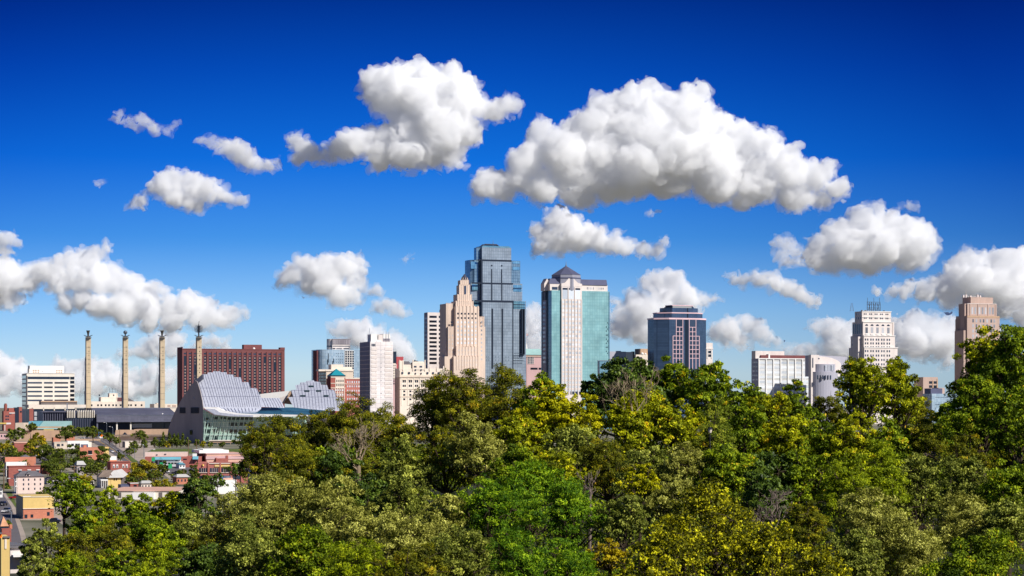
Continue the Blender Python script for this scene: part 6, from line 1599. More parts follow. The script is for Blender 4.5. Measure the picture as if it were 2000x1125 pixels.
TR = [
 # back row along the skyline
 (548, 800, 72, 62, 250, 'olive', 'olive tree whose left edge touches the green glass lobby'),
 (620, 792, 70, 72, 255, 'olive', 'olive-green tree right below the second metal shell'),
 (700, 764, 62, 72, 250, 'olive', 'olive tree with feathery top in front of the white tower base'),
 (762, 785, 62, 70, 262, 'olive', 'olive tree in front of the ornate beige block'),
 (845, 728, 68, 82, 250, 'olive', 'broad olive tree below the striped tower'),
 (905, 712, 66, 85, 245, 'olive', 'olive tree directly below the stepped stone tower'),
 (985, 706, 70, 82, 250, 'olive', 'brownish olive tree directly below the tallest glass skyscraper'),
 (1046, 720, 48, 80, 240, 'green', 'mid-green tree left of the teal tower foot'),
 (1208, 699, 52, 80, 235, 'dark', 'dark glossy tree covering the lower right of the teal tower'),
 (1166, 722, 32, 55, 238, 'dark', 'small dark tree against the teal glass, left of the big dark glossy one'),
 (1250, 702, 60, 64, 245, 'dark', 'dark green tree below the beige block with grey roof house'),
 (1318, 700, 52, 60, 245, 'green', 'green tree directly below the dark octagonal tower'),
 (1378, 704, 56, 70, 240, 'green', 'green tree below the narrow white building end'),
 (1440, 728, 58, 72, 238, 'green', 'green tree filling the gap left of the gridded office'),
 (1500, 752, 48, 60, 235, 'golden', 'small golden-green tree in front of the gridded office left half'),
 (1562, 742, 46, 55, 240, 'green', 'loose green tree in front of the gridded office right half'),
 (1618, 762, 44, 58, 240, 'olive', 'low olive tree below the curved pale concert building'),
 (1685, 684, 50, 80, 225, 'golden', 'tall golden-green tree in front of the white deco tower, left one'),
 (1752, 694, 50, 85, 228, 'golden', 'tall golden-green tree right of the white deco tower'),
 (1800, 762, 40, 70, 235, 'olive', 'olive tree at the foot of the tan block'),
 (1856, 790, 42, 60, 215, 'green', 'small green tree in the gap below the blue-grey glass block'),
 (1922, 640, 54, 95, 190, 'golden', 'tallest tree with gold-tipped crown before the brown deco tower'),
 (1985, 612, 62, 110, 185, 'green', 'tall green tree cut by the right edge of the picture'),
 (1915, 735, 66, 80, 175, 'green', 'green tree directly under the tallest gold-tipped one'),
 (1990, 740, 60, 90, 168, 'green', 'leafy green tree at the right edge below the tall ones'),
 # middle rows
 (1078, 755, 62, 60, 205, 'bright', 'brightest yellow-green tree, left of the teal tower foot'),
 (1140, 768, 54, 62, 200, 'bright', 'bright yellow-green tree right below the teal tower entrance'),
 (1018, 800, 62, 60, 198, 'golden', 'golden-green tree below the brownish olive one'),
 (1260, 735, 66, 90, 200, 'golden', 'golden-green tree standing behind the bare forked limbs'),
 (1330, 775, 60, 72, 198, 'golden', 'golden-green tree left of the dark pine'),
 (1395, 775, 50, 85, 190, 'pine', 'dark feathery pine beside the small lantern post'),
 (1455, 785, 62, 80, 195, 'green', 'shaggy green tree right of the dark pine'),
 (1530, 800, 62, 72, 195, 'golden', 'golden-green tree below the gridded office, in the middle belt'),
 (1600, 800, 60, 75, 195, 'green', 'green tree in the middle belt left of the deco tower axis'),
 (1665, 808, 60, 80, 190, 'golden', 'golden-green tree under the left tall one'),
 (1735, 815, 62, 80, 190, 'green', 'green tree under the right tall golden one'),
 (1805, 815, 50, 75, 188, 'olive', 'olive tree in the middle belt with a dark hollow on its right'),
 (1882, 832, 48, 60, 165, 'olive', 'rusty olive tree left of the right edge group'),
 (935, 806, 68, 66, 185, 'sage', 'pale sage tree in the middle of the wood'),
 (868, 830, 62, 70, 190, 'olive', 'olive tree left of the pale sage one'),
 (1120, 818, 62, 58, 180, 'greygreen', 'grey-green tree below the bright yellow-green pair'),
 (590, 855, 66, 62, 205, 'olive', 'olive tree left of the large bare tree'),
 (520, 838, 42, 60, 215, 'olive', 'dark olive tree at the left end of the upper wood'),
 (655, 862, 60, 60, 205, 'dark', 'dark tree behind the bare pale limbs'),
 (722, 866, 58, 60, 205, 'olive', 'olive tree behind the right limbs of the bare tree'),
 (792, 862, 60, 70, 188, 'greygreen', 'grey-green tree beside the two broken pale limbs'),
 (1010, 870, 60, 60, 172, 'green', 'mid-green tree under the golden-green centre'),
 (1085, 870, 60, 56, 165, 'golden', 'golden-green tree under the grey-green centre tree'),
 (1190, 850, 66, 66, 172, 'olive', 'olive feathery tree in the centre right'),
 (1262, 862, 60, 60, 165, 'greygreen', 'pale grey-green tree under the bare forked limbs'),
 (1335, 862, 62, 66, 160, 'sage', 'pale sage tree below the dark pine'),
 (1420, 860, 66, 76, 160, 'green', 'green tree between pine and the grey thicket'),
 (1500, 868, 62, 80, 165, 'dark', 'dark tree behind the grey leafless thicket'),
 (1580, 872, 62, 80, 165, 'green', 'green tree right of the grey leafless thicket'),
 (1655, 880, 62, 76, 158, 'lime', 'lime-green tree in the lower right centre'),
 (1728, 862, 62, 80, 160, 'lime', 'brighter lime-green tree left of the dark hollow'),
 (1800, 880, 56, 80, 165, 'greygreen', 'shadowy grey-green tree right of the lime ones'),
 (1890, 880, 62, 80, 145, 'greygreen', 'grey-green tree below the rusty olive one'),
 (1968, 880, 66, 86, 142, 'green', 'green tree low at the right edge'),
 (1232, 792, 44, 50, 186, 'golden', 'small golden-green tree hiding the foot of the bare forked one'),
 (1480, 905, 46, 60, 150, 'dark', 'small dark tree just above the grey leafless thicket'),
 (1935, 835, 66, 60, 205, 'green', 'green tree filling the gap behind the rusty olive one, near the right edge'),
 (1990, 850, 60, 60, 200, 'olive', 'olive tree at the right edge, between the tall and the low green ones'),
 (1840, 845, 52, 60, 205, 'green', 'green tree behind the dark hollow, under the blue-grey glass block'),
 # front rows
 (700, 905, 58, 66, 158, 'dark', 'dark low tree between the sage mass and the bare tree'),
 (790, 925, 62, 62, 150, 'greygreen', 'grey-green tree under the broken pale limbs'),
 (1040, 888, 84, 86, 138, 'vivid', 'vivid green feathery tree, upper of the pair in the lower centre'),
 (960, 925, 72, 80, 132, 'vivid', 'vivid green tree left of the larger vivid one'),
 (1120, 930, 66, 80, 130, 'vivid', 'vivid green tree with bare twigs along its right side'),
 (1250, 905, 44, 40, 145, 'bright', 'small yellow tree in the centre right among sage trees'),
 (1320, 925, 64, 60, 132, 'sage', 'pale sage tree above the large yellow one'),
 (1225, 955, 52, 60, 128, 'greygreen', 'grey-green tree left of the large yellow one'),
 (1400, 948, 96, 92, 112, 'yellow', 'largest yellow tree, lower right centre'),
 (1318, 995, 72, 90, 104, 'yellow', 'yellow tree at the left shoulder of the largest yellow one'),
 (1495, 1010, 78, 84, 104, 'yellow', 'yellow tree at the right shoulder of the largest yellow one'),
 (1590, 1045, 66, 76, 98, 'yellow', 'rightmost yellow tree, low at the bottom edge'),
 (1250, 1065, 60, 60, 96, 'yellow', 'leftmost yellow tree at the bottom edge'),
 (1575, 975, 50, 60, 125, 'olive', 'low olive tree above the rightmost yellow one'),
 (1715, 946, 80, 74, 120, 'sage', 'round pale sage tree in the lower right'),
 (1760, 1000, 82, 84, 108, 'sage', 'pale sage tree in front of the round one, lower right'),
 (1665, 1030, 60, 70, 106, 'greygreen', 'grey-green tree right of the yellow trees'),
 (1880, 948, 72, 76, 118, 'sage', 'sage tree in the lower right corner group, upper one'),
 (1960, 960, 66, 80, 114, 'greygreen', 'grey-green tree at the right edge near the bottom'),
 (1900, 1030, 92, 90, 98, 'green', 'green tree filling the lower right corner'),
 (1185, 1045, 40, 36, 108, 'amber', 'small amber tree at the bottom, right of the vivid ones'),
 (1110, 1035, 70, 66, 104, 'vivid', 'low vivid green tree at the bottom centre right'),
 (1005, 1030, 76, 76, 102, 'vivid', 'low vivid green tree at the bottom centre'),
 (905, 1010, 70, 80, 108, 'greygreen', 'dull grey-green tree at the bottom centre left'),
 (812, 985, 78, 80, 120, 'sage', 'tan-tinged sage tree in the lower centre'),
 (860, 965, 58, 60, 132, 'sage', 'small tan-tinged sage tree beside the vivid one'),
 (545, 922, 90, 82, 140, 'sage', 'largest pale sage tree, lower left centre'),
 (640, 930, 76, 80, 138, 'sage', 'pale sage tree right of the largest sage one'),
 (715, 965, 70, 80, 126, 'sage', 'sage tree below the bare tree'),
 (455, 955, 66, 70, 146, 'sage', 'sage tree at the left shoulder of the largest sage one'),
 (500, 1005, 78, 90, 116, 'greygreen', 'shadowy grey-green tree at the bottom below the largest sage one'),
 (610, 1015, 78, 84, 112, 'green', 'green tree at the bottom below the sage mass'),
 (710, 1040, 74, 70, 104, 'lime', 'lime-green tree at the bottom left of centre'),
 (800, 1058, 66, 60, 100, 'olive', 'dark olive tree at the bottom edge near the centre'),
 # left foreground
 (126, 917, 50, 50, 240, 'green', 'broad spreading tree standing alone in front of the two-tone warehouse'),
 (205, 945, 34, 50, 225, 'lime', 'slim green tree below the yellow house'),
 (262, 962, 50, 60, 215, 'green', 'green tree in front of the salmon-roofed garage'),
 (335, 948, 42, 56, 215, 'golden', 'golden-green tree right of the salmon-roofed garage'),
 (388, 936, 44, 60, 210, 'dark', 'dark green tree below the rose brick works'),
 (172, 980, 46, 56, 205, 'green', 'green tree at the foot of the broad spreading tree'),
 (440, 985, 54, 66, 180, 'olive', 'olive tree left of the sage mass'),
 (378, 985, 60, 66, 185, 'greygreen', 'grey-green tree in the left foreground below the dark one'),
 (300, 1000, 62, 64, 178, 'green', 'green tree in the left foreground, middle belt'),
 (215, 1010, 62, 60, 176, 'olive', 'olive tree in the left foreground, middle belt'),
 (88, 1012, 40, 50, 190, 'greygreen', 'grey-green tree beside the ochre house'),
 (140, 1035, 62, 60, 158, 'olive', 'olive tree at the lower left behind the lime one'),
 (64, 1052, 34, 50, 150, 'greygreen', 'small grey-green tree at the lower left edge of the wood'),
 (135, 1075, 56, 50, 132, 'lime', 'lime-green tree at the bottom left'),
 (228, 1062, 50, 56, 136, 'green', 'green tree between the two lime trees at the bottom left'),
 (300, 1052, 62, 56, 128, 'lime', 'lime-green tree at the bottom, right of the other lime one'),
 (395, 1045, 60, 66, 128, 'dark', 'dark tree at the bottom between lime and sage trees'),
]
for t in TR: tree(*t)

bare(700, 800, 895, 197, .8, 'dead_wood', 'large bare pale-limbed tree in the left half of the wood', 3, n=5, rad=.22, twig=6)
bare(1238, 704, 810, 196, .5, 'dead_wood', 'bare forked tree rising over the dark treetops right of the teal tower', 8, n=5, rad=.17, twig=5)
bare(800, 888, 945, 154, .5, 'dead_wood', 'two broken pale limbs sticking out of the wood left of centre', 4, n=2, rad=.13, twig=3, lean=(-.3, 0))
bare(1152, 900, 955, 136, .7, 'grey_dead_wood', 'bare twigs among the vivid green trees', 6, n=4, rad=.12, twig=4)
bare(1505, 935, 1010, 134, .9, 'grey_dead_wood', 'grey leafless thicket above the yellow trees', 9, n=5, rad=.12, twig=7)
bare(1345, 1060, 1150, 92, .35, 'dead_wood', 'thin pale stem among the yellow trees at the bottom', 12, n=3, rad=.10, twig=2)
bare(1822, 866, 900, 172, .9, 'grey_dead_wood', 'dark bare branches in the hollow near the right edge', 14, n=4, rad=.06, twig=6)

TG = 'trees of the neighbourhood'
EX = [(40, 888, 16, 14, 950, 'town', 'dark tree above the orange flat-roofed building'), (92, 905, 14, 13, 860, 'town', 'dark tree right of the red rowhouse'),
 (176, 912, 16, 13, 830, 'town', 'dark tree below the billboard, left side'), (112, 925, 16, 12, 780, 'town', 'grey-green tree above the broad spreading tree'),
 (168, 932, 14, 12, 760, 'towngold', 'golden tree left of the yellow house'), (262, 935, 12, 10, 740, 'town', 'dark shrub behind the small brick house'),
 (300, 925, 15, 12, 760, 'town', 'brown-green shrub below the first green sign'), (318, 942, 20, 12, 700, 'towngold', 'golden shrub behind the salmon-roofed garage'),
 (22, 878, 14, 14, 1000, 'town', 'dark tree under the long red shed'), (44, 905, 12, 10, 860, 'town', 'small tree beside the white lower wall'),
 (235, 890, 6, 8, 1010, 'town', 'tiny tree beside the uphill street'), (128, 846, 14, 10, 1350, 'town', 'small dark tree on the long tan wall'),
 (272, 846, 12, 10, 1480, 'town', 'small tree before the exhibition hall opening'), (404, 932, 10, 12, 700, 'town', 'small tree under the brick works windows'),
 (10, 1020, 9, 12, 500, 'town', 'small dark tree at the left edge above the turret'), (88, 960, 14, 12, 650, 'town', 'dark tree behind the two-tone warehouse')]
TT = [
 (8, 862, 16, 18, 1150, 'towngold', 'golden tree at the far left edge beside the red shed'),
 (30, 838, 18, 14, 1400, 'town', 'dark tree behind the yellow-edged canopy'),
 (74, 848, 19, 22, 1180, 'towngold', 'olive tree in front of the long tan wall'),
 (58, 866, 14, 16, 1100, 'towngold', 'small olive tree right of the long red shed'),
 (98, 868, 24, 22, 1020, 'town', 'dark tree left of the big dark street tree'),
 (138, 872, 30, 26, 960, 'town', 'biggest dark tree of the street, left of the two-window brick building'),
 (160, 893, 18, 18, 900, 'town', 'dark tree below the two-window brick building'),
 (115, 898, 20, 16, 880, 'town', 'dark tree right of the orange flat-roofed building'),
 (197, 875, 19, 27, 930, 'town', 'upright dark tree left of the street'),
 (190, 905, 14, 14, 870, 'town', 'dark bush left of the arched brick house'),
 (8, 896, 14, 26, 900, 'town', 'dark tree at the left edge beside the orange building'),
 (62, 932, 20, 18, 745, 'town', 'grey-green tree in front of the pink house'),
 (12, 946, 10, 9, 740, 'town', 'dark shrub at the foot of the far left pole'),
 (145, 833, 25, 12, 1500, 'town', 'dark tree in front of the ribbed hall end'),
 (182, 834, 14, 13, 1480, 'town', 'dark tree below the corner of the hall roof'),
 (214, 845, 9, 11, 1420, 'town', 'small tree beside the lower slope lamp'),
 (226, 854, 7, 9, 1380, 'town', 'small shrub left of the sandstone shed'),
 (279, 900, 31, 27, 800, 'towngold', 'large round golden-green tree at the street corner'),
 (318, 905, 12, 14, 860, 'town', 'brownish shrub right of the round golden-green tree'),
 (355, 920, 18, 13, 800, 'town', 'dark hedge-like tree by the driveway'),
 (379, 903, 8, 28, 760, 'town', 'narrow upright tree before the rose brick works'),
 (478, 842, 16, 22, 1150, 'town', 'hazy dark tree between the lobby and the wood'),
 (486, 872, 15, 26, 1000, 'town', 'dark tree at the right end of the orange warehouse'),
 (262, 862, 8, 12, 1250, 'town', 'small tree right of the sandstone shed'),
 (253, 874, 9, 9, 1150, 'town', 'shrub on the verge of the uphill street'),
 (282, 859, 7, 10, 1330, 'town', 'small conifer left of the terrace tree row'),
 (60, 828, 10, 10, 1560, 'town', 'reddish shrub on top of the tan wall'),
 (460, 905, 18, 16, 600, 'dark', 'dark tree hiding the right part of the brick works'),
 (425, 925, 14, 16, 560, 'dark', 'small dark tree in front of the white depot'),
]
TT += [(a, b2 - 4) + tuple(c) for a, b2, *c in EX]
for i, t in enumerate(TT):
    t = (t[0], t[1] - 3, t[2] * 1.3, t[3] * 1.2) + t[4:]
    tree(*t, deep=1.1, group=TG, ground=0.0, seed=900 + i)
row = [(302, 14, 17), (311, 8, 15), (318, 12, 16), (327, 9, 13), (336, 13, 16), (345, 15, 19), (353, 12, 16), (366, 13, 17), (384, 12, 15), (396, 9, 12), (410, 8, 9), (434, 8, 8)]
names_ = ['first and leftmost', 'second', 'third', 'fourth', 'fifth', 'sixth and tallest', 'seventh', 'eighth', 'ninth', 'tenth', 'eleventh', 'last and rightmost']
for i, (u, hh, wv) in enumerate(row):
    tree(u, 876 - hh * 1.7, 6.5, hh * .75, 1335, 'towngold' if i in (3, 9) else 'town', names_[i] + ' tree of the young row in front of the long terrace', name='young_tree', group='young trees in a row before the terrace', ground=0.0, seed=700 + i)
for i, u in enumerate((331, 340, 347, 357, 319)):
    c = G(u, 873); r = empty('conifer', c, 0, ['leftmost but one', 'middle', 'right of middle', 'rightmost', 'leftmost'][i] + ' slim dark conifer against the shaded concrete wall', 'tree', 'slim conifers by the arts centre')
    me, _ = leaves_mesh('crown', 'town', (0, 0, 5.4), (1.0, 1.0, 5.2), c.y, 60 + i, 1.6)
    o = bpy.data.objects.new('crown', me); COL.objects.link(o); o.parent = r
    MB().tube([(0, 0, 0), (0, 0, 8)], [.15, .05], 6).build('trunk', 'bark', r)
# brush between the trunks: nobody could count it
rg = np.random.default_rng(77); pts = []
while len(pts) < 5200:
    y = rg.uniform(70, 330); uu = rg.uniform(60, 2080); x = (uu - 1000) * y / F
    g = hill(x, y)
    if g < 6 or (uu < 420 and y > 235): continue
    pts.append((x, y, g + rg.uniform(.1, 2.6), rg.uniform(.7, 1.7)))
pts = np.array(pts); n = 230000; ci = rg.integers(0, len(pts), n)
d = rg.normal(size=(n, 3)); d /= np.linalg.norm(d, axis=1)[:, None]; d[:, 2] = np.abs(d[:, 2]) * .9
c = pts[ci, :3] + d * (pts[ci, 3] * rg.uniform(.4, 1, n))[:, None]
nr = d + rg.normal(size=(n, 3)) * .6; nr /= np.linalg.norm(nr, axis=1)[:, None]
t = np.cross(nr, rg.normal(size=(n, 3))); t /= np.linalg.norm(t, axis=1)[:, None]; bt = np.cross(nr, t)
L = (pts[ci, 1] / F * 3.4 * rg.uniform(.7, 1.3, n))[:, None]
V = np.empty((n, 4, 3), np.float32); V[:, 0] = c - t * L; V[:, 1] = c + bt * L * .5; V[:, 2] = c + t * L; V[:, 3] = c - bt * L * .5
me = bpy.data.meshes.new('undergrowth'); me.vertices.add(n * 4); me.vertices.foreach_set('co', V.ravel())
me.loops.add(n * 4); me.loops.foreach_set('vertex_index', np.arange(n * 4, dtype=np.int32))
me.polygons.add(n); me.polygons.foreach_set('loop_start', np.arange(0, n * 4, 4, dtype=np.int32)); me.update(calc_edges=True)
a = me.attributes.new('tint', 'FLOAT', 'FACE'); a.data.foreach_set('value', rg.uniform(0, .8, n).astype(np.float32))
me.materials.append(K['green']['mat']); o = bpy.data.objects.new('undergrowth', me); COL.objects.link(o); tag(o, kind='stuff')
print('LEAVES', NLEAF)
# ------------------------------------------------------------------ CLOUDS: closed bodies of scattering vapour
def vapour(name, dens, g=-.15):
    m = bpy.data.materials.new(name); m.use_nodes = True; n = m.node_tree; n.nodes.clear()
    o = n.nodes.new('ShaderNodeOutputMaterial'); v = n.nodes.new('ShaderNodeVolumeScatter')
    v.inputs['Color'].default_value = (1, 1, 1, 1); v.inputs['Density'].default_value = dens; v.inputs['Anisotropy'].default_value = g
    n.links.new(v.outputs[0], o.inputs['Volume']); return m
bm_ = bmesh.new(); bmesh.ops.create_icosphere(bm_, subdivisions=2, radius=1)
IV = np.array([v.co for v in bm_.verts]); IF = np.array([[v.index for v in f.verts] for f in bm_.faces]); bm_.free()

def cloud(label, puffs, Y, seed=0, mfp=9.0, wisp=1.0, vox=1.5):
    rnd = random.Random(seed); S = []
    vmax = max(v + r for u, v, r in puffs); vmin = min(v - r for u, v, r in puffs); q = Y / F
    umin = min(p[0] for p in puffs); umax = max(p[0] for p in puffs)
    ctr = P((umin + umax) / 2, (vmin + vmax) / 2, Y)
    for (u, v, r) in puffs:
        c = P(u, v, Y); R = r * 1.1 * q; c.y += rnd.uniform(-.5, .5) * R
        S.append((c, Vector((R * .9, R * .9, R * .82))))
        for k in range(13 if r > 14 else 7):
            d = Vector((rnd.gauss(0, 1), rnd.gauss(0, 1) - .4, rnd.gauss(0, 1) + .2)).normalized()
            if d.z < -.3: continue
            r2 = R * rnd.uniform(.16, .5); c2 = c + d * (R * .88 - r2 * .3)
            sq = rnd.uniform(.7, 1.0)
            S.append((c2, Vector((r2, r2, r2 * sq))))
            if r > 16:
                for _ in range(4):
                    d2 = Vector((rnd.gauss(0, 1), rnd.gauss(0, 1) - .4, rnd.gauss(0, 1) + .3)).normalized()
                    r3 = r2 * rnd.uniform(.25, .5); S.append((c2 + d2 * (r2 - r3 * .2), Vector((r3, r3, r3))))
        for k in range(int(3 * wisp)):     # torn shreds at the fringe
            d = Vector((rnd.gauss(0, 1), rnd.gauss(0, .4), rnd.gauss(0, .8))).normalized()
            c2 = c + d * R * rnd.uniform(.98, 1.3); r3 = rnd.uniform(2.0, 4.2) * q
            S.append((c2, Vector((r3 * rnd.uniform(1, 2.4), r3, r3 * rnd.uniform(.5, 1)))))
    V = np.concatenate([IV * np.array(r) + np.array(c - ctr) for c, r in S]); Fc = np.concatenate([IF + i * len(IV) for i in range(len(S))])
    me = bpy.data.meshes.new('raw'); me.from_pydata(V.tolist(), [], Fc.tolist())
    o = bpy.data.objects.new('cloud', me); COL.objects.link(o); o.location = ctr
    md = o.modifiers.new('r', 'REMESH'); md.mode = 'VOXEL'; md.voxel_size = vox * q
    dg = bpy.context.evaluated_depsgraph_get(); m2 = bpy.data.meshes.new_from_object(o.evaluated_get(dg))
    o.modifiers.clear(); o.data = m2; bpy.data.meshes.remove(me); m2.name = 'cloud'
    n = len(m2.vertices); co_ = np.empty(n * 3, np.float32); m2.vertices.foreach_get('co', co_); co_ = co_.reshape(-1, 3)
    nr = np.empty(n * 3, np.float32); m2.vertices.foreach_get('normal', nr); nr = nr.reshape(-1, 3)
    dd = np.empty((n, 4), np.float32); off = Vector((seed * 7.3, 0, 0))
    for i in range(n):
        p = Vector(co_[i]) / q
        a = noise.fractal(p / 15 + off, .75, 2.1, 5)
        w_ = noise.noise_vector(p / 48 + off)
        dd[i] = (a, w_.x, w_.y, w_.z)
    co_ += dd[:, 1:] * 12 * q + nr * (dd[:, :1] * 5.5 * q)
    m2.vertices.foreach_set('co', co_.ravel()); m2.shade_smooth(); m2.update()
    md = o.modifiers.new('r', 'REMESH'); md.mode = 'VOXEL'; md.voxel_size = vox * q * .9
    dg = bpy.context.evaluated_depsgraph_get(); m3_ = bpy.data.meshes.new_from_object(o.evaluated_get(dg))
    o.modifiers.clear(); o.data = m3_; bpy.data.meshes.remove(m2); m2 = m3_; m2.name = 'cloud'; m2.shade_smooth()
    # hollow pockets inside would show as specks: keep only the outer skins
    bmc = bmesh.new(); bmc.from_mesh(m2); seen = set(); bmc.verts.ensure_lookup_table(); kill = []
    for v0 in bmc.verts:
        if v0.index in seen: continue
        st_ = [v0]; seen.add(v0.index); isl = []
        while st_:
            a_ = st_.pop(); isl.append(a_)
            for e_ in a_.link_edges:
                b2 = e_.other_vert(a_)
                if b2.index not in seen: seen.add(b2.index); st_.append(b2)
        fcs = {f for a_ in isl for f in a_.link_faces}
        cc_ = isl[0].co; vol = sum(f.calc_area() * f.normal.dot(f.calc_center_median() - cc_) for f in fcs)
        if vol < 0: kill += isl
    if kill: bmesh.ops.delete(bmc, geom=kill, context='VERTS')
    bmc.to_mesh(m2); bmc.free(); m2.shade_smooth()
    m2.materials.clear(); m2.materials.append(vapour('cloud_vapour', 1.0 / (mfp * 1.8 * q)))
    # torn thin edge round the dense body
    S2 = []
    for (u, v, r) in puffs:
        c = P(u, v, Y); R = r * q
        S2.append((c, Vector((R * 1.12 + 6 * q, R * .95, R * .95 + 4.5 * q))))
        for k in range(7):
            d = Vector((rnd.gauss(0, 1.2), rnd.gauss(0, .5), rnd.gauss(0, .8))).normalized(); r3 = min(R * .35, rnd.uniform(3, 7) * q)
            c2 = c + d * R * rnd.uniform(1.0, 1.28)
            S2.append((c2, Vector((r3 * rnd.uniform(1, 2), r3, r3 * .8))))
    V = np.concatenate([IV * np.array(r) + np.array(c - ctr) for c, r in S2]); Fc = np.concatenate([IF + i * len(IV) for i in range(len(S2))])
    me = bpy.data.meshes.new('raw'); me.from_pydata(V.tolist(), [], Fc.tolist())
    f = bpy.data.objects.new('fringe', me); COL.objects.link(f); f.parent = o
    md = f.modifiers.new('r', 'REMESH'); md.mode = 'VOXEL'; md.voxel_size = 1.9 * q
    dg = bpy.context.evaluated_depsgraph_get(); m4 = bpy.data.meshes.new_from_object(f.evaluated_get(dg))
    f.modifiers.clear(); f.data = m4; bpy.data.meshes.remove(me); m4.name = 'fringe'
    n = len(m4.vertices); co_ = np.empty(n * 3, np.float32); m4.vertices.foreach_get('co', co_); co_ = co_.reshape(-1, 3)
    dd = np.empty((n, 3), np.float32)
    for i in range(n):
        p = Vector(co_[i]) / q; a1 = noise.noise_vector(p / 13 - off); a2 = noise.noise_vector(p / 5 + off); a3 = noise.noise_vector(p / 48 + off)
        dd[i] = (a1.x * 13 + a2.x * 5 + a3.x * 12, a1.y * 11 + a3.y * 12, a1.z * 13 + a2.z * 5 + a3.z * 12)
    co_ += dd * q; m4.vertices.foreach_set('co', co_.ravel()); m4.shade_smooth(); m4.update()
    m4.materials.clear(); m4.materials.append(vapour('thin_vapour', 1.0 / (27 * q)))
    return tag(o, label, 'cloud', 'clouds in the sky')

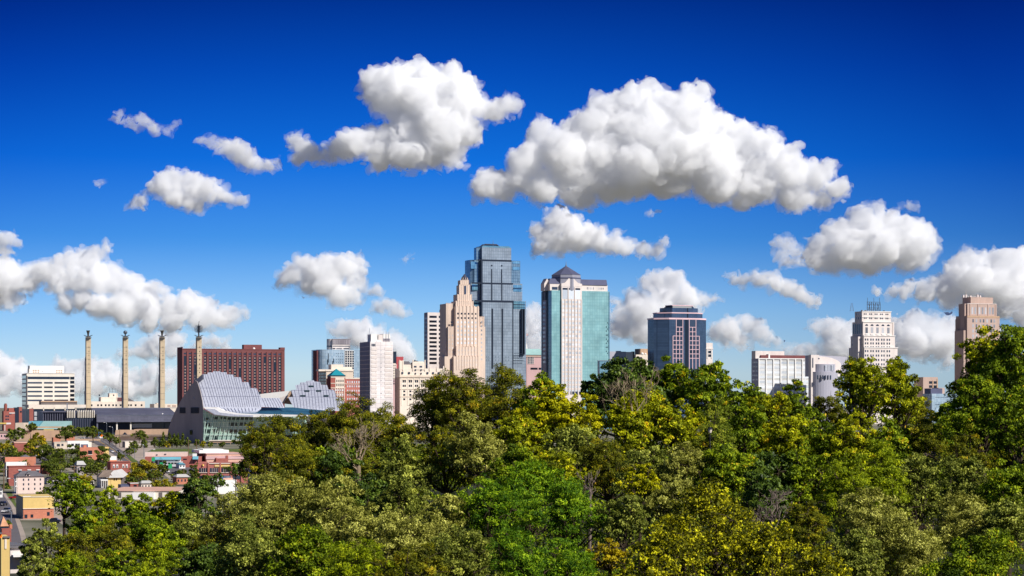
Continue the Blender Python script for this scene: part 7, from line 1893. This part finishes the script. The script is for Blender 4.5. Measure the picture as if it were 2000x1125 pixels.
CL = [
 ('bulky upper cloud with a tail to the left, above the striped tower', 9000, 8, [(745,165,36),(780,155,34),(830,155,36),(870,160,36),(905,180,30),(760,185,40),(820,195,46),(880,205,44),(735,175,26),(925,205,26),(960,215,22),(985,208,18),(998,215,12),(790,225,34),(810,245,44),(860,250,52),(905,255,36),(770,265,34),(725,270,20),(725,250,12),(700,280,28),(665,290,24),(740,300,28),(790,300,36),(850,285,40),(885,305,20),(900,318,10),(740,322,14),(825,315,14)]),
 ('small ragged cloud left of the bulky upper one', 9300, 9, [(578,272,14),(590,290,20),(585,310,16),(610,300,20),(628,308,16),(645,312,12)]),
 ('largest cloud, spread wide over the teal tower and the octagonal tower', 9600, 9, [(950,360,26),(985,370,28),(1010,352,28),(1030,320,34),(1060,258,22),(1052,290,30),(1100,300,50),(1150,255,44),(1190,222,42),(1240,200,36),(1265,185,24),(1300,205,32),(1345,192,26),(1368,182,16),(1340,235,46),(1270,270,74),(1400,258,36),(1440,270,32),(1480,290,34),(1508,265,14),(1520,305,26),(1540,335,38),(1590,345,30),(1615,330,16),(1635,372,20),(1605,392,20),(1555,380,34),(1480,360,44),(1400,345,52),(1300,345,46),(1200,345,52),(1130,365,42),(1145,392,16),(1060,368,34),(1450,390,18),(1180,300,50),(1240,330,60),(1330,300,60),(1390,310,55),(1450,330,48),(1120,330,45)]),
 ('long cloud with an upturned right tip above the teal tower', 11500, 9, [(1085,432,24),(1110,440,26),(1055,455,20),(1060,475,20),(1095,470,28),(1130,470,26),(1160,460,22),(1175,482,20),(1200,480,18),(1225,485,16),(1255,488,14),(1280,485,12),(1292,472,6)]),
 ('thin curled cloud at the upper left', 9500, 22, [(228,218,7),(223,230,7),(238,234,7),(252,238,8),(262,245,10),(275,236,9),(283,246,11),(296,254,10),(308,256,6),(322,257,6),(336,256,6),(346,248,5)]),
 ('slanting ragged cloud right of the thin curled one', 9800, 11, [(402,266,7),(414,274,8),(430,280,12),(448,288,17),(466,296,20),(482,306,19),(496,320,16),(508,328,12),(526,322,9),(538,313,6)]),
 ('oval cloud with a small detached puff on its left', 11000, 9, [(258,402,9),(270,396,11),(282,392,9),(305,372,12),(322,366,20),(345,362,24),(370,364,24),(392,370,24),(350,388,22),(380,395,22),(410,378,22),(388,412,9),(432,384,14),(450,386,10),(468,388,8),(298,366,8)]),
 ('long bank of cloud stretching from the left edge above the pylons', 14000, 9, [(-5,545,40),(30,545,28),(60,545,24),(90,532,26),(68,525,14),(115,522,22),(140,512,22),(165,508,22),(190,500,16),(208,488,9),(120,548,28),(160,540,30),(195,545,32),(225,550,28),(255,565,28),(280,575,22),(300,562,12),(315,570,9),(130,590,16),(160,585,20),(200,600,26),(240,605,30),(290,605,30),(330,605,26),(365,600,24),(390,600,24),(400,622,26),(430,620,24),(452,614,16),(472,612,8),(340,628,22),(290,630,18),(230,628,10),(440,634,12)]),
 ('pale pinkish cloud end at the left edge', 13500, 11, [(5,468,14),(20,466,12),(34,470,7),(0,485,14),(14,494,8)]),
 ('small shred of cloud below the left end of the long bank', 14000, 12, [(8,582,18),(25,586,12),(42,584,8),(-10,580,20),(14,594,7)]),
 ('compact flat-bottomed cloud above the blue glass tower', 12500, 9, [(552,545,16),(572,540,22),(590,522,20),(583,508,10),(615,530,30),(645,520,22),(600,555,22),(640,555,30),(672,525,24),(688,510,16),(695,530,16),(690,550,20),(662,578,22),(688,578,16),(698,592,9),(712,562,10),(726,566,7),(740,566,9)]),
 ('little flat cloud left of the striped tower', 13000, 11, [(742,602,10),(756,597,11),(770,600,10),(784,608,8),(736,608,6)]),
 ('small round puff left of the big right-hand cloud', 10600, 13, [(1522,478,12),(1540,480,14),(1555,492,12),(1530,500,12),(1545,515,12),(1560,512,8)]),
 ('tall rounded cloud over the white deco tower', 10800, 9, [(1595,478,18),(1620,465,20),(1600,500,26),(1650,455,28),(1690,430,28),(1708,408,14),(1735,432,24),(1765,450,26),(1795,450,22),(1815,465,16),(1822,485,14),(1780,485,38),(1720,480,48),(1660,490,42),(1630,510,24),(1700,515,24),(1770,510,20)]),
 ('slim arrow-shaped cloud left of the white deco tower', 12500, 10, [(1424,544,5),(1440,545,9),(1458,545,14),(1472,538,12),(1490,550,18),(1515,558,20),(1540,566,18),(1562,574,16),(1582,580,12),(1598,582,7)]),
 ('large grey-white cloud reaching the right edge', 11800, 9, [(1995,510,30),(1965,518,26),(1935,520,24),(1905,512,18),(1885,508,20),(1865,525,22),(1890,550,38),(1850,565,28),(1825,560,16),(1805,572,20),(1775,565,12),(1760,572,12),(1740,570,10),(1712,572,6),(1950,560,44),(2000,565,44),(1850,592,16),(1890,588,20),(1960,605,26),(2000,620,26),(1925,600,22)]),
 ('cloud rising behind the left of the octagonal tower', 16000, 10, [(1268,560,18),(1290,552,18),(1315,552,18),(1300,575,28),(1345,578,20),(1375,584,14),(1392,586,8),(1340,592,20),(1240,592,24),(1215,612,20),(1260,610,32),(1300,610,28),(1215,640,24),(1255,645,26),(1205,590,10),(1290,635,20)]),
 ('small cloud right of the octagonal tower', 16000, 11, [(1395,652,16),(1412,646,16),(1432,645,20),(1460,625,9),(1470,640,16),(1485,655,14),(1450,662,16),(1415,668,14),(1502,662,10),(1515,668,6)]),
 ('cloud behind the curved concert building and the deco tower', 17000, 11, [(1595,640,16),(1620,645,22),(1645,655,26),(1660,680,26),(1625,680,22),(1590,685,16),(1565,688,16),(1545,690,10),(1660,640,14),(1535,680,8)]),
 ('cloud right of the white deco tower', 17000, 10, [(1760,640,20),(1785,640,24),(1815,636,20),(1845,645,26),(1790,670,34),(1840,672,30),(1870,660,24),(1760,672,22),(1880,690,16),(1855,705,14),(1900,650,26),(1935,660,26)]),
 ('low bank of cloud behind the white office at the left edge', 24000, 10, [(-5,718,28),(15,716,22),(40,716,16),(25,740,26),(60,735,20),(0,750,26),(55,755,20),(90,750,20)]),
 ('low bank of cloud behind the first two pylons', 24000, 10, [(110,722,14),(135,722,16),(155,712,12),(178,720,18),(205,722,16),(150,745,22),(190,748,24),(230,745,20),(255,735,12),(280,735,14),(305,728,13),(250,758,20),(290,758,20),(325,742,16),(336,728,13)]),
 ('small cloud between the second pylon and the hotel', 19000, 11, [(238,692,9),(255,690,10),(275,688,14),(292,675,13),(305,685,14),(318,668,18),(345,665,18),(340,685,14)]),
 ('small cloud just above the brown hotel roof', 19500, 11, [(400,672,10),(420,668,13),(440,672,11),(385,676,9),(452,676,5)]),
 ('domed cloud rising behind the blue glass tower and white tower', 22000, 10, [(655,650,12),(672,645,15),(692,640,15),(714,640,17),(735,650,16),(700,662,24),(745,668,20),(765,662,14),(775,678,16),(790,690,16),(760,690,22),(800,700,12)]),
 ('cloud between the two tall glass towers', 21000, 10, [(1030,622,18),(1045,614,18),(1052,635,18),(1035,645,24),(1045,670,22),(1035,690,20)]),
 ('tiny shred of cloud above the octagonal tower', 10500, 14, [(1262,423,4),(1268,421,4)]),
 ('tiny shred of cloud high right of the largest cloud', 10500, 14, [(1772,404,5),(1781,407,5),(1766,402,3)]),
 ('tiny wisp left of the tallest skyscraper', 12500, 16, [(788,505,3),(796,502,4),(804,500,3)]),
 ('tiny wisp at the left below the thin curled cloud', 10500, 16, [(196,357,3),(202,355,3)]),
]
for i, (lab, Y, mfp, pf) in enumerate(CL):
    cloud(lab, pf, Y, i + 1, mfp, wisp=1.0 if len(pf) > 4 else .4, vox=1.3)
